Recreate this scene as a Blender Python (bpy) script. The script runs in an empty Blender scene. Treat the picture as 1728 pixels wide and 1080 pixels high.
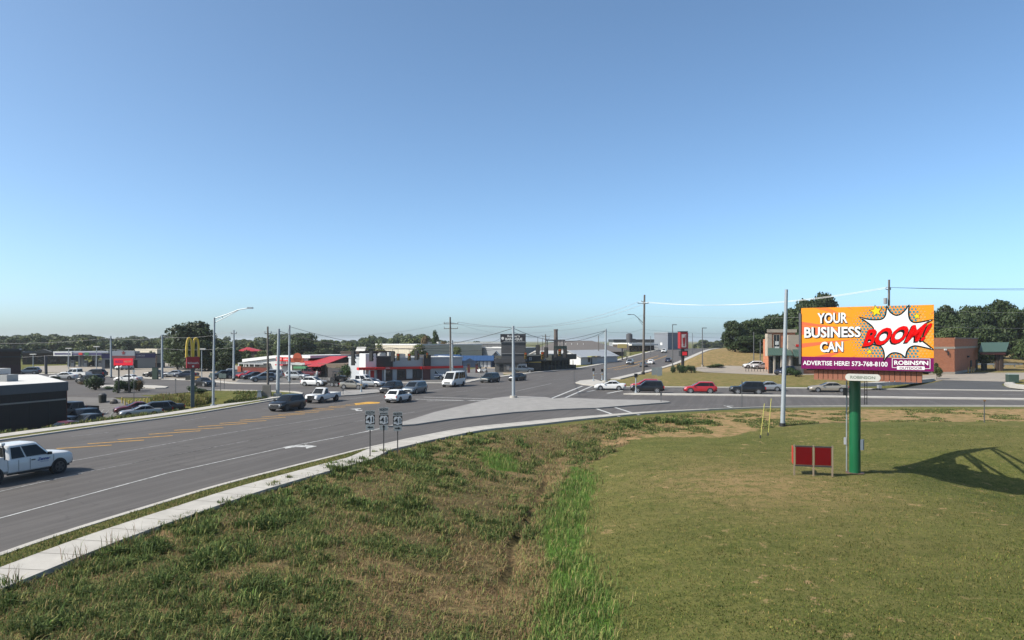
import bpy, bmesh, math, random
import numpy as np
from mathutils import Vector, Matrix
from mathutils.geometry import tessellate_polygon

scene = bpy.context.scene
COL = scene.collection
R = math.radians
rnd = random.Random(7)

# ------------------------------------------------------------------ camera
F, H, V0, UC = 1200.0, 7.7, 575.0, 864.0      # focal length in photo pixels, eye height, horizon row, centre column
cd = bpy.data.cameras.new('camera'); cam = bpy.data.objects.new('camera', cd); COL.objects.link(cam)
cam.location = (0, 0, H); cam.rotation_euler = (R(90), 0, 0)
cd.sensor_width = 36.0; cd.lens = 36.0 * F / 1728.0
cd.shift_y = (V0 - 540.0) / 1728.0
cd.clip_start = 0.5; cd.clip_end = 9000
scene.camera = cam
# ------------------------------------------------------------------ light
SUN_AZ = math.atan2(-.94, -.342)                # direction towards the sun, measured from +Y towards +X
SUN_EL = R(42)
w = bpy.data.worlds.new('World'); scene.world = w; w.use_nodes = True
nt = w.node_tree
sky = nt.nodes.new('ShaderNodeTexSky'); sky.sky_type = 'NISHITA'; sky.sun_disc = False
sky.sun_elevation = SUN_EL; sky.sun_rotation = SUN_AZ
sky.altitude = 0; sky.air_density = 0.55; sky.dust_density = 1.6; sky.ozone_density = 4.5
bg = nt.nodes['Background']; bg.inputs['Strength'].default_value = 0.128
wb = nt.nodes.new('ShaderNodeMix'); wb.data_type = 'RGBA'; wb.blend_type = 'MULTIPLY'      # white balance of the air light
wb.inputs['Factor'].default_value = 1.0; wb.inputs['B'].default_value = (0.93, 1.0, 0.89, 1)
nt.links.new(sky.outputs[0], wb.inputs['A']); nt.links.new(wb.outputs['Result'], bg.inputs['Color'])
sl = bpy.data.lights.new('sun', 'SUN'); sl.energy = 3.7; sl.angle = R(0.55); sl.color = (1.0, 0.94, 0.85)
so = bpy.data.objects.new('sun', sl); COL.objects.link(so)
sd = Vector((math.sin(SUN_AZ) * math.cos(SUN_EL), math.cos(SUN_AZ) * math.cos(SUN_EL), math.sin(SUN_EL)))
so.rotation_euler = (-sd).to_track_quat('-Z', 'Y').to_euler(); so.location = (-60, -15, 80)
vs = scene.view_settings
scene.display_settings.display_device = 'sRGB'
vs.view_transform = 'Standard'; vs.look = 'None'; vs.exposure = 1.1; vs.gamma = 1.0; vs.use_curve_mapping = False
scene.cycles.max_bounces = 5; scene.cycles.diffuse_bounces = 2; scene.cycles.glossy_bounces = 2
scene.cycles.transmission_bounces = 2; scene.cycles.transparent_max_bounces = 4

# ------------------------------------------------------------------ terrain
def sst(a, b, x):
    t = np.clip((np.asarray(x, float) - a) / (b - a), 0, 1); return t * t * (3 - 2 * t)
def flat(u, v, z=0.0):
    Y = (H - z) * F / (v - V0); return ((u - UC) / F * Y, Y)
def pdist(px, py, line):
    best = np.full(np.shape(px), 1e9)
    for (ax, ay), (bx, by) in zip(line[:-1], line[1:]):
        dx, dy = bx - ax, by - ay; L = dx * dx + dy * dy
        t = np.clip(((px - ax) * dx + (py - ay) * dy) / L, 0, 1)
        best = np.minimum(best, np.hypot(px - ax - t * dx, py - ay - t * dy))
    return best
DITCH = [flat(985, 735, -.1), flat(955, 765, -.5), flat(920, 809, -1), flat(904, 851, -1), flat(880, 893, -1), flat(862, 932, -1), flat(852, 978, -1), flat(838, 1080, -1), flat(815, 1500, -1)]
FARK = [flat(-300, 790), flat(0, 746), flat(162, 723), flat(324, 700.7), flat(453.6, 678.5)]
def rdx(Y):        # right edge of the road that climbs away
    return 18.5 + (np.asarray(Y, float) - 138) * 0.372
def T(X, Y):
    X = np.asarray(X, float); Y = np.asarray(Y, float)
    z = np.zeros(np.broadcast(X, Y).shape)
    d = pdist(X, Y, DITCH)
    fade = 1 - sst(48, 60, Y)
    z = z - 0.95 * np.exp(-(d / 4.6) ** 2) * fade
    z = z + sst(20.5, 29, X) * (-1.0 + 1.5 * sst(39.5, 48, Y)) * (1 - sst(56, 72, Y))
    # low restaurant lot beyond the road
    lx = -39 + (Y - 54) * 0.285 - 4.0
    z = z - 1.8 * sst(0, 5, lx - X) * (1 - sst(88, 101, Y)) * sst(40, 50, Y + 40)
    # road climbing to the crest, lot terrace and hill to its right
    side = sst(-75, -20, X - rdx(Y))
    z = z + (3.4 * sst(195, 350, Y) - 2.0 * sst(385, 520, Y)) * side
    wr = sst(0.5, 14, X - rdx(Y)) * sst(0, 1, X)
    z = z + wr * (1.0 * sst(116, 134, Y + 0.12 * (X - 30)) + 3.4 * sst(158, 208, Y) * (1 - 0.75 * sst(215, 320, Y)) * (1 - 0.55 * sst(70, 110, X)))
    return z
def G(u, v, dz=0.0):
    z = 0.0; lo = None
    for i in range(40):
        if v - V0 < 1: break
        X, Y = flat(u, v, z); zn = float(T(X, Y)) + dz
        z = z + 0.5 * (zn - z)
    X, Y = flat(u, v, z)
    return Vector((X, Y, float(T(X, Y))))
def at(u, v, Y):
    return Vector(((u - UC) / F * Y, Y, H - (v - V0) / F * Y))
def gz(x, y): return float(T(x, y))

# ------------------------------------------------------------------ value noise for scatter and terrain attributes
_nr = np.random.RandomState(3); _NT = _nr.rand(256, 256)
def vnoise(x, y, s, o=0):
    x = np.asarray(x, float) / s + 31.7 + o * 17.3; y = np.asarray(y, float) / s + 71.3 + o * 9.1
    xi = np.floor(x).astype(int); yi = np.floor(y).astype(int); fx = x - xi; fy = y - yi
    fx = fx * fx * (3 - 2 * fx); fy = fy * fy * (3 - 2 * fy)
    g = lambda a, b: _NT[a % 256, b % 256]
    return (g(xi, yi) * (1 - fx) + g(xi + 1, yi) * fx) * (1 - fy) + (g(xi, yi + 1) * (1 - fx) + g(xi + 1, yi + 1) * fx) * fy
def fbm(x, y, s, o=0): return (vnoise(x, y, s, o) * .5 + vnoise(x, y, s * .47, o + 1) * .3 + vnoise(x, y, s * .21, o + 2) * .2)
def inpoly(x, y, poly):
    x = np.asarray(x, float); y = np.asarray(y, float); c = np.zeros(x.shape, bool); n = len(poly); j = n - 1
    for i in range(n):
        xi, yi = poly[i][0], poly[i][1]; xj, yj = poly[j][0], poly[j][1]
        if yi != yj:
            c ^= ((yi > y) != (yj > y)) & (x < (xj - xi) * (y - yi) / (yj - yi) + xi)
        j = i
    return c

# ------------------------------------------------------------------ materials
def C(r, g, b):
    f = lambda c: (c / 255 / 12.92) if c / 255 <= .04045 else ((c / 255 + .055) / 1.055) ** 2.4
    return (.8 * f(r), .8 * f(g), .8 * f(b))
_M = {}; ALB = .68
def M(name, rgb=None, rough=.6, metal=0.0, var=.12, scale=2.0, bump=0.0, spec=.5, emit=0.0, stretch=None, coat=0.0):
    if name in _M: return _M[name]
    m = bpy.data.materials.new(name); _M[name] = m; m.use_nodes = True; rgb = tuple(c * ALB for c in rgb)
    n = m.node_tree; b = n.nodes['Principled BSDF']
    b.inputs['Roughness'].default_value = rough; b.inputs['Metallic'].default_value = metal
    b.inputs['Specular IOR Level'].default_value = spec
    b.inputs['Coat Weight'].default_value = coat
    tc = n.nodes.new('ShaderNodeTexCoord'); nz = n.nodes.new('ShaderNodeTexNoise')
    nz.inputs['Scale'].default_value = scale; nz.inputs['Detail'].default_value = 5
    src = tc.outputs['Object']
    if stretch:
        mp = n.nodes.new('ShaderNodeMapping'); mp.inputs['Scale'].default_value = stretch
        n.links.new(src, mp.inputs['Vector']); src = mp.outputs['Vector']
    n.links.new(src, nz.inputs['Vector'])
    mx = n.nodes.new('ShaderNodeMix'); mx.data_type = 'RGBA'
    mx.inputs['A'].default_value = (*[max(0, c * (1 - var)) for c in rgb], 1)
    mx.inputs['B'].default_value = (*[min(1, c * (1 + var)) for c in rgb], 1)
    n.links.new(nz.outputs['Fac'], mx.inputs['Factor']); n.links.new(mx.outputs['Result'], b.inputs['Base Color'])
    if bump:
        bp = n.nodes.new('ShaderNodeBump'); bp.inputs['Strength'].default_value = bump; bp.inputs['Distance'].default_value = .05
        n.links.new(nz.outputs['Fac'], bp.inputs['Height']); n.links.new(bp.outputs['Normal'], b.inputs['Normal'])
    if emit:
        b.inputs['Emission Color'].default_value = (*rgb, 1); b.inputs['Emission Strength'].default_value = emit
    return m
def paint(name, rgb, metal=0.0, rough=.28):
    return M('paint ' + name, rgb, rough=rough, metal=metal, var=.05, scale=1.2, spec=.5, coat=.25 if max(rgb) > .1 else .06)
class NB:          # small node-tree builder for the few richer materials
    def __init__(s, name, rough=.9):
        s.m = bpy.data.materials.new(name); s.m.use_nodes = True; s.t = s.m.node_tree
        s.b = s.t.nodes['Principled BSDF']; s.b.inputs['Roughness'].default_value = rough
        s.b.inputs['Specular IOR Level'].default_value = .25
        s.tc = s.t.nodes.new('ShaderNodeTexCoord'); _M[name] = s.m
    def L(s, a, b): s.t.links.new(a, b)
    def noise(s, scale, detail=6, rough=.6, vec=None, scl=None, rot=0, dist=0):
        n = s.t.nodes.new('ShaderNodeTexNoise'); n.inputs['Scale'].default_value = scale
        n.inputs['Detail'].default_value = detail; n.inputs['Roughness'].default_value = rough; n.inputs['Distortion'].default_value = dist
        v = s.tc.outputs['Object']
        if scl or rot:
            mp = s.t.nodes.new('ShaderNodeMapping'); mp.inputs['Rotation'].default_value = (0, 0, rot)
            s.L(v, mp.inputs['Vector']); v = mp.outputs['Vector']
            if scl:
                m2 = s.t.nodes.new('ShaderNodeMapping'); m2.inputs['Scale'].default_value = scl
                s.L(v, m2.inputs['Vector']); v = m2.outputs['Vector']
        s.L(v, n.inputs['Vector']); return n.outputs['Fac']
    def ramp(s, fac, stops, interp='LINEAR'):
        r = s.t.nodes.new('ShaderNodeValToRGB'); s.L(fac, r.inputs['Fac']); e = r.color_ramp.elements
        r.color_ramp.interpolation = interp
        while len(e) < len(stops): e.new(.5)
        for i, (p, c) in enumerate(stops):
            e[i].position = p; c = c if isinstance(c, tuple) else (c, c, c); e[i].color = (*c[:3], 1)
        return r.outputs['Color']
    def mix(s, fac, a, b, mode='MIX'):
        n = s.t.nodes.new('ShaderNodeMix'); n.data_type = 'RGBA'; n.blend_type = mode
        for k, v in (('Factor', fac), ('A', a), ('B', b)):
            if isinstance(v, (int, float)): n.inputs[k].default_value = v
            elif isinstance(v, tuple): n.inputs[k].default_value = (*v, 1)
            else: s.L(v, n.inputs[k])
        return n.outputs['Result']
    def math(s, op, a, b=0.0):
        n = s.t.nodes.new('ShaderNodeMath'); n.operation = op; n.use_clamp = op in ('MULTIPLY', 'ADD', 'SUBTRACT')
        for i, v in enumerate((a, b)):
            if isinstance(v, (int, float)): n.inputs[i].default_value = v
            else: s.L(v, n.inputs[i])
        return n.outputs[0]
    def attr(s, name):
        n = s.t.nodes.new('ShaderNodeAttribute'); n.attribute_name = name; return n
    def bump(s, h, st=.5, d=.1):
        n = s.t.nodes.new('ShaderNodeBump'); n.inputs['Strength'].default_value = st; n.inputs['Distance'].default_value = d
        s.L(h, n.inputs['Height']); s.L(n.outputs['Normal'], s.b.inputs['Normal'])
    def color(s, c): s.L(c, s.b.inputs['Base Color']); return s.m

def mat_ground():
    n = NB('ground', .95); n.b.inputs['Specular IOR Level'].default_value = .05
    at_ = n.attr('cover'); sep = n.t.nodes.new('ShaderNodeSeparateColor'); n.L(at_.outputs['Color'], sep.inputs['Color'])
    fine = n.noise(4.2, 8, .75); mid = n.noise(.5, 7, .72, scl=(.8, 1.5, 1)); big = n.noise(.09, 5, .6); vf = n.noise(17, 4, .7)
    lawn = n.mix(n.ramp(mid, [(.32, 0.0), (.66, 1.0)]), (.060, .076, .017), (.155, .142, .044))
    lawn = n.mix(n.ramp(fine, [(.36, 0.0), (.64, .85)]), lawn, (.030, .046, .010))
    lawn = n.mix(n.ramp(big, [(.42, 0.0), (.7, .55)]), lawn, (.125, .102, .038))
    lawn = n.mix(n.ramp(vf, [(.42, 0.0), (.72, .6)]), lawn, (.155, .138, .058))
    tuft = n.noise(1.9, 9, .82)
    lawn = n.mix(n.ramp(tuft, [(.52, 0.0), (.66, .85)]), lawn, (.038, .054, .012))
    lawn = n.mix(n.ramp(tuft, [(.30, .8), (.44, 0.0)]), lawn, (.165, .125, .058))
    spot = n.math('MULTIPLY', n.ramp(n.noise(1.3, 4, .6), [(.60, 0.0), (.68, 1.0)]), n.ramp(n.noise(.14, 3), [(.42, 0.0), (.58, .9)]))
    lawn = n.mix(spot, lawn, (.27, .185, .095))
    bank = n.mix(n.ramp(mid, [(.35, 0.0), (.62, 1.0)]), (.060, .064, .020), (.145, .102, .048))
    bank = n.mix(n.ramp(fine, [(.4, 0.0), (.62, .9)]), bank, (.060, .050, .026))
    bank = n.mix(n.ramp(vf, [(.5, 0.0), (.7, .45)]), bank, (.23, .175, .10))
    lush = n.mix(n.ramp(fine, [(.35, 0.0), (.7, 1.0)]), (.035, .075, .012), (.08, .14, .025))
    soil = n.mix(n.ramp(fine, [(.35, 0.0), (.7, 1.0)]), (.31, .20, .105), (.19, .125, .064))
    c = n.mix(sep.outputs[0], lawn, bank); c = n.mix(sep.outputs[1], c, lush)
    sm = n.math('MULTIPLY', sep.outputs[2], n.ramp(n.noise(1.1, 7, .7), [(.38, 0.0), (.55, 1.0)]))
    c = n.mix(sm, c, soil)
    n.bump(n.math('ADD', fine, n.math('MULTIPLY', vf, .5)), .7, .12)
    return n.color(c)
def mat_asphalt(name, base, light, rot):
    n = NB(name, .85)
    grain = n.noise(38, 4, .8); big = n.noise(.16, 5, .65); streak = n.noise(1.0, 5, .7, scl=(1.6, .035, 1), rot=rot)
    c = n.mix(n.ramp(big, [(.3, 0.0), (.7, 1.0)]), base, light)
    c = n.mix(n.ramp(streak, [(.42, 0.0), (.62, .75)]), c, tuple(x * .64 for x in base))
    c = n.mix(n.ramp(streak, [(.56, 0.0), (.74, .55)]), c, tuple(x * 1.5 for x in base))
    c = n.mix(n.ramp(grain, [(.3, 0.0), (.75, .35)]), c, tuple(x * 1.7 for x in light))
    vo = n.t.nodes.new('ShaderNodeTexVoronoi'); vo.feature = 'DISTANCE_TO_EDGE'; vo.inputs['Scale'].default_value = .11
    wob = n.t.nodes.new('ShaderNodeTexNoise'); wob.inputs['Scale'].default_value = .5; wob.inputs['Detail'].default_value = 6
    n.L(n.tc.outputs['Object'], wob.inputs['Vector']); vm = n.t.nodes.new('ShaderNodeVectorMath'); vm.operation = 'MULTIPLY_ADD'
    vm.inputs[1].default_value = (5, 5, 0); n.L(wob.outputs['Color'], vm.inputs[0]); n.L(n.tc.outputs['Object'], vm.inputs[2]); n.L(vm.outputs[0], vo.inputs['Vector'])
    c = n.mix(n.math('MULTIPLY', n.ramp(vo.outputs['Distance'], [(.0, 1.0), (.007, 0.0)]), n.ramp(n.noise(.07, 3), [(.45, 0.0), (.6, .55)])), c, tuple(x * .45 for x in base))   # sealed cracks
    n.bump(grain, .25, .02)
    return n.color(c)
def mat_concrete(name, base):
    n = NB(name, .85)
    st = n.noise(.8, 7, .7); gr = n.noise(24, 4, .7)
    c = n.mix(n.ramp(st, [(.3, 0.0), (.72, 1.0)]), tuple(x * .54 for x in base), tuple(min(.8, x * .76) for x in base))
    c = n.mix(n.ramp(gr, [(.35, 0.0), (.75, .3)]), c, tuple(x * .46 for x in base))
    n.bump(gr, .2, .02)
    return n.color(c)
def mat_blade(name, trans=.25):
    n = NB(name, .7); n.b.inputs['Specular IOR Level'].default_value = .08
    a = n.attr('tint'); n.color(a.outputs['Color'])
    tr = n.t.nodes.new('ShaderNodeBsdfTranslucent'); n.L(a.outputs['Color'], tr.inputs['Color'])
    mx = n.t.nodes.new('ShaderNodeMixShader'); mx.inputs[0].default_value = trans
    n.L(n.b.outputs[0], mx.inputs[1]); n.L(tr.outputs[0], mx.inputs[2])
    n.L(mx.outputs[0], n.t.nodes['Material Output'].inputs['Surface'])
    return n.m
def mat_leaf(name, c1, c2):
    n = NB(name, .6)
    a = n.attr('tint'); oi = n.t.nodes.new('ShaderNodeObjectInfo')
    k = n.math('ADD', n.math('MULTIPLY', a.outputs['Fac'], .7), n.math('MULTIPLY', oi.outputs['Random'], .3))
    c = n.mix(k, c1, c2); n.color(c)
    tr = n.t.nodes.new('ShaderNodeBsdfTranslucent'); n.L(c, tr.inputs['Color'])
    mx = n.t.nodes.new('ShaderNodeMixShader'); mx.inputs[0].default_value = .2
    n.L(n.b.outputs[0], mx.inputs[1]); n.L(tr.outputs[0], mx.inputs[2])
    n.L(mx.outputs[0], n.t.nodes['Material Output'].inputs['Surface'])
    return n.m
def mat_brick(name, c1, c2, mortar, scale=1.0):
    n = NB(name, .85); c1, c2, mortar = [tuple(x * ALB for x in q) for q in (c1, c2, mortar)]
    b = n.t.nodes.new('ShaderNodeTexBrick'); mp = n.t.nodes.new('ShaderNodeMapping'); mp.inputs['Rotation'].default_value = (R(90), 0, 0)
    n.L(n.tc.outputs['Object'], mp.inputs['Vector']); n.L(mp.outputs['Vector'], b.inputs['Vector'])
    b.inputs['Scale'].default_value = scale; b.inputs['Brick Width'].default_value = .42; b.inputs['Row Height'].default_value = .16; b.inputs['Mortar Size'].default_value = .012
    b.inputs['Color1'].default_value = (*c1, 1); b.inputs['Color2'].default_value = (*c2, 1); b.inputs['Mortar'].default_value = (*mortar, 1)
    c = n.mix(n.ramp(n.noise(.6, 5), [(.3, 0.0), (.8, .35)]), b.outputs['Color'], tuple(x * .6 for x in c1))
    return n.color(c)
def mat_seam(name, rgb, pitch, axis=0, dark=.55):
    n = NB(name, .5); rgb = tuple(x * ALB for x in rgb)
    wv = n.t.nodes.new('ShaderNodeTexWave'); wv.bands_direction = 'XYZ'[axis]; wv.inputs['Scale'].default_value = .5 / pitch * .628
    n.L(n.tc.outputs['Object'], wv.inputs['Vector'])
    c = n.mix(n.ramp(wv.outputs['Fac'], [(.0, 1.0), (.14, 0.0)]), rgb, tuple(x * dark for x in rgb))
    c = n.mix(n.ramp(n.noise(.5, 5), [(.3, 0.0), (.8, .3)]), c, tuple(x * .75 for x in rgb))
    return n.color(c)

def mat_paint(name, base, under=(.075, .072, .07), wear=.5):
    n = NB(name, .8)
    k = n.math('MULTIPLY', n.ramp(n.noise(3.2, 7, .75), [(.44, 0.0), (.62, 1.0)]), wear)
    return n.color(n.mix(k, tuple(x * ALB for x in base), under))
# ------------------------------------------------------------------ mesh builder
class MB:
    def __init__(s): s.v = []; s.f = []; s.m = []
    def poly(s, pts, m=0):
        i = len(s.v); s.v += [tuple(p) for p in pts]; s.f.append(tuple(range(i, i + len(pts)))); s.m.append(m); return s
    def box(s, x0, x1, y0, y1, z0, z1, m=0):
        return s.hexa([(x0, y0, z0), (x1, y0, z0), (x1, y1, z0), (x0, y1, z0), (x0, y0, z1), (x1, y0, z1), (x1, y1, z1), (x0, y1, z1)], m)
    def cbox(s, x, y, z, a, b, c, m=0): return s.box(x - a / 2, x + a / 2, y - b / 2, y + b / 2, z - c / 2, z + c / 2, m)
    def hexa(s, p, m=0):
        i = len(s.v); s.v += [tuple(q) for q in p]
        for q in ((3, 2, 1, 0), (4, 5, 6, 7), (0, 1, 5, 4), (1, 2, 6, 5), (2, 3, 7, 6), (3, 0, 4, 7)):
            s.f.append(tuple(i + k for k in q)); s.m.append(m)
        return s
    def loft(s, rings, m=0, caps=True, closed=True):
        i = len(s.v); n = len(rings[0])
        for r in rings: s.v += [tuple(p) for p in r]
        for a in range(len(rings) - 1):
            for k in range(n if closed else n - 1):
                k2 = (k + 1) % n
                s.f.append((i + a * n + k, i + a * n + k2, i + (a + 1) * n + k2, i + (a + 1) * n + k)); s.m.append(m)
        if caps:
            s.f.append(tuple(i + k for k in reversed(range(n)))); s.m.append(m)
            b = i + (len(rings) - 1) * n; s.f.append(tuple(b + k for k in range(n))); s.m.append(m)
        return s
    def tube(s, pts, r, n=8, m=0):
        pts = [Vector(p) for p in pts]; rs = r if isinstance(r, (list, tuple)) else [r] * len(pts); rings = []
        up = None
        for i, p in enumerate(pts):
            t = (pts[min(i + 1, len(pts) - 1)] - pts[max(i - 1, 0)]).normalized()
            if up is None:
                up = Vector((0, 0, 1)) if abs(t.z) < .9 else Vector((1, 0, 0))
            a = t.cross(up).normalized(); b = a.cross(t).normalized()
            rings.append([p + a * (rs[i] * math.cos(2 * math.pi * k / n)) + b * (rs[i] * math.sin(2 * math.pi * k / n)) for k in range(n)])
        return s.loft(rings, m)
    def cyl(s, x, y, z0, z1, r, n=12, m=0, r2=None): return s.tube([(x, y, z0), (x, y, z1)], [r, r if r2 is None else r2], n, m)
    def cylax(s, c, axis, half, r, n=16, m=0):
        c = Vector(c); a = Vector(axis); return s.tube([c - a * half, c + a * half], r, n, m)
    def prism(s, pts, z0, z1, m=0, mt=None):
        n = len(pts); i = len(s.v)
        s.v += [(p[0], p[1], z0) for p in pts] + [(p[0], p[1], z1) for p in pts]
        for k in range(n):
            s.f.append((i + k, i + (k + 1) % n, i + n + (k + 1) % n, i + n + k)); s.m.append(m)
        for t in tessellate_polygon([[Vector((p[0], p[1], 0)) for p in pts]]):
            s.f.append(tuple(i + n + k for k in t)); s.m.append(m if mt is None else mt)
        return s
    def fill(s, pts, m=0):      # planar concave polygon of 3D points
        i = len(s.v); s.v += [tuple(p) for p in pts]
        for t in tessellate_polygon([[Vector(p) for p in pts]]):
            s.f.append(tuple(i + k for k in t)); s.m.append(m)
        return s
    def raw(s, v, f, m=0):
        i = len(s.v); s.v += [tuple(p) for p in v]; s.f += [tuple(i + k for k in q) for q in f]; s.m += [m] * len(f); return s
    def mesh(s, name, mats, sharp=35):
        me = bpy.data.meshes.new(name); me.from_pydata([tuple(map(float, p)) for p in s.v], [], s.f)
        for m in (mats if isinstance(mats, (list, tuple)) else [mats]): me.materials.append(m)
        me.polygons.foreach_set('material_index', s.m)
        me.polygons.foreach_set('use_smooth', [True] * len(s.f))
        me.set_sharp_from_angle(angle=R(sharp)); me.update()
        return me
def link(name, data, parent=None, loc=(0, 0, 0), rz=0.0):
    o = bpy.data.objects.new(name, data); COL.objects.link(o); o.parent = parent; o.location = loc; o.rotation_euler = (0, 0, rz); return o
def obj(name, mb, mats, parent=None, loc=(0, 0, 0), rz=0.0, sharp=35):
    return link(name, mb.mesh(name, mats, sharp), parent, loc, rz)
def tag(o, label=None, cat=None, group=None, kind=None):
    if label: o['label'] = label
    if cat: o['category'] = cat
    if group: o['group'] = group
    if kind: o['kind'] = kind
    return o
def thing(name, label, cat, loc=(0, 0, 0), rz=0.0, group=None):
    return tag(link(name, None, None, loc, rz), label, cat, group)
def struct(o): o['kind'] = 'structure'; return o
def kids(o): return [c for c in bpy.data.objects if c.parent == o]
_kids = {}
def copy_tree(o, parent=None):
    c = o.copy(); COL.objects.link(c); c.parent = parent
    if o.name not in _kids: _kids[o.name] = [k.name for k in kids(o)]
    for n in _kids[o.name]: copy_tree(bpy.data.objects[n], c)
    return c
_tc = {}
def text_geo(body, bold=.02):
    key = (body, bold)
    if key in _tc: return _tc[key]
    cu = bpy.data.curves.new('lettering', 'FONT'); cu.body = body; cu.offset = bold; cu.resolution_u = 3
    o = bpy.data.objects.new('lettering', cu); COL.objects.link(o)
    bpy.context.view_layer.update()
    me = o.evaluated_get(bpy.context.evaluated_depsgraph_get()).to_mesh()
    v = np.array([p.co[:2] for p in me.vertices]); f = [tuple(p.vertices) for p in me.polygons]
    v = (v - v.min(0)) / (v.max(0) - v.min(0))
    bpy.data.objects.remove(o); bpy.data.curves.remove(cu)
    _tc[key] = (v, f); return v, f
def text_quad(mb, body, bl, br, tr, tl, m=0, bold=.02):     # lettering stretched over a quad of 3D points
    v, f = text_geo(body, bold); bl, br, tr, tl = map(Vector, (bl, br, tr, tl))
    pts = [bl * ((1 - a) * (1 - b)) + br * (a * (1 - b)) + tr * (a * b) + tl * ((1 - a) * b) for a, b in v]
    return mb.raw(pts, f, m)
def text_xz(mb, body, x0, x1, z0, z1, y, m=0, bold=.02):
    return text_quad(mb, body, (x0, y, z0), (x1, y, z0), (x1, y, z1), (x0, y, z1), m, bold)
def smooth_line(pts, n=6):
    P = [Vector((p[0], p[1], p[2] if len(p) > 2 else 0)) for p in pts]; out = []
    for i in range(len(P) - 1):
        p0, p1, p2, p3 = P[max(i - 1, 0)], P[i], P[i + 1], P[min(i + 2, len(P) - 1)]
        for k in range(n):
            t = k / n
            out.append(.5 * ((2 * p1) + (p2 - p0) * t + (2 * p0 - 5 * p1 + 4 * p2 - p3) * t * t + (3 * p1 - p0 - 3 * p2 + p3) * t ** 3))
    out.append(P[-1]); return out
def off_line(pts, d):
    out = []
    for i, p in enumerate(pts):
        t = (pts[min(i + 1, len(pts) - 1)] - pts[max(i - 1, 0)]); t.z = 0; t.normalize()
        dd = d[i] if isinstance(d, (list, tuple)) else d
        out.append(Vector((p.x + t.y * dd, p.y - t.x * dd, p.z)))
    return out
def drape(name, pts, off, mat, maxedge=5.0):
    bm = bmesh.new(); vs_ = [bm.verts.new((p[0], p[1], 0)) for p in pts]
    for t in tessellate_polygon([[Vector((p[0], p[1], 0)) for p in pts]]):
        try: bm.faces.new([vs_[k] for k in t])
        except ValueError: pass
    for it in range(7):
        es = [e for e in bm.edges if e.calc_length() > maxedge]
        if not es: break
        bmesh.ops.subdivide_edges(bm, edges=es, cuts=1, use_grid_fill=False)
        bmesh.ops.triangulate(bm, faces=[f for f in bm.faces if len(f.verts) > 3])
    bmesh.ops.recalc_face_normals(bm, faces=bm.faces)
    for v in bm.verts: v.co.z = gz(v.co.x, v.co.y) + off
    me = bpy.data.meshes.new(name); bm.to_mesh(me); bm.free(); me.materials.append(mat)
    if len(me.polygons) and me.polygons[0].normal.z < 0: me.flip_normals()
    return link(name, me)
def ribbon(mb, a, b, z0, z1, m=0):        # raised band between two polylines, heights above terrain
    ring = []
    for p, q in zip(a, b):
        zp, zq = gz(p.x, p.y), gz(q.x, q.y)
        ring.append([(p.x, p.y, zp + z0), (p.x, p.y, zp + z1), (q.x, q.y, zq + z1), (q.x, q.y, zq + z0)])
    return mb.loft(ring, m)
def lerp(a, b, t): return a + (b - a) * t
def interp(tab, x):
    for (x0, y0), (x1, y1) in zip(tab[:-1], tab[1:]):
        if x <= x1: return lerp(y0, y1, (x - x0) / (x1 - x0)) if x1 > x0 else y1
    return tab[-1][1]
GLASS = M('car glass', (.012, .015, .018), rough=.1, var=.1, spec=.2)
TRIM = M('black trim', (.014, .014, .015), rough=.5, var=.2); RUB = M('tyre rubber', (.016, .016, .017), rough=.85, var=.25, scale=8)
ALLOY = M('alloy', (.42, .42, .43), rough=.35, metal=.6, var=.1); DRIM = M('dark alloy', (.08, .08, .085), rough=.4, metal=.5)
LAMP = M('headlight lens', (.75, .77, .8), rough=.12, var=.05); TAIL = M('tail light lens', (.42, .012, .012), rough=.15, var=.1)
CHROME = M('chrome', (.6, .6, .62), rough=.15, metal=1.0); PLATE = M('licence plate', (.55, .57, .62), rough=.5)
# ================================================================== SETTING
ASPH = mat_asphalt('asphalt', (.061, .055, .051), (.083, .076, .071), R(18.5))
LOTA = mat_asphalt('old asphalt', (.092, .088, .084), (.125, .119, .113), R(80))
NEWA = mat_asphalt('new asphalt', (.045, .045, .046), (.06, .06, .06), R(80))
CONC = mat_concrete('concrete', (.52, .49, .44)); CONC2 = mat_concrete('lot concrete', (.36, .315, .26)); CONC3 = mat_concrete('island concrete', (.335, .32, .30))
GRAV = mat_concrete('gravel', (.38, .31, .225))
GROUND = mat_ground()
def px(lst): return [Vector(flat(u, v) + (0,)) for u, v in lst]
def gx(lst): return [G(u, v) for u, v in lst]

BANK = [flat(*p) for p in [(-300, 1100), (0, 998), (243, 904), (486, 814), (607, 771), (700, 747), (866, 727), (1000, 713), (1140, 702), (1230, 697), (1200, 712), (1080, 735), (1010, 760), (975, 800), (958, 850), (935, 930), (915, 1000), (900, 1080), (880, 1500), (-600, 1500)]]
LUSH = [flat(u, v, -.7) for u, v in [(968, 781), (1000, 798), (995, 858), (983, 932), (1010, 981), (1052, 1038), (1040, 1080), (1030, 1200), (880, 1200), (878, 1080), (900, 1040), (943, 1002), (925, 939), (920, 897), (930, 848), (954, 805)]]
LUSH2 = [flat(u, v, -.5) for u, v in [(813, 770), (860, 768), (885, 778), (870, 792), (820, 790)]]
DRY = [flat(*p) for p in [(1100, 703), (1300, 692), (1728, 690.5), (2300, 690.5), (2300, 716), (1728, 713), (1420, 716), (1310, 722), (1220, 738), (1100, 738), (1010, 745), (1040, 722)]]
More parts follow.
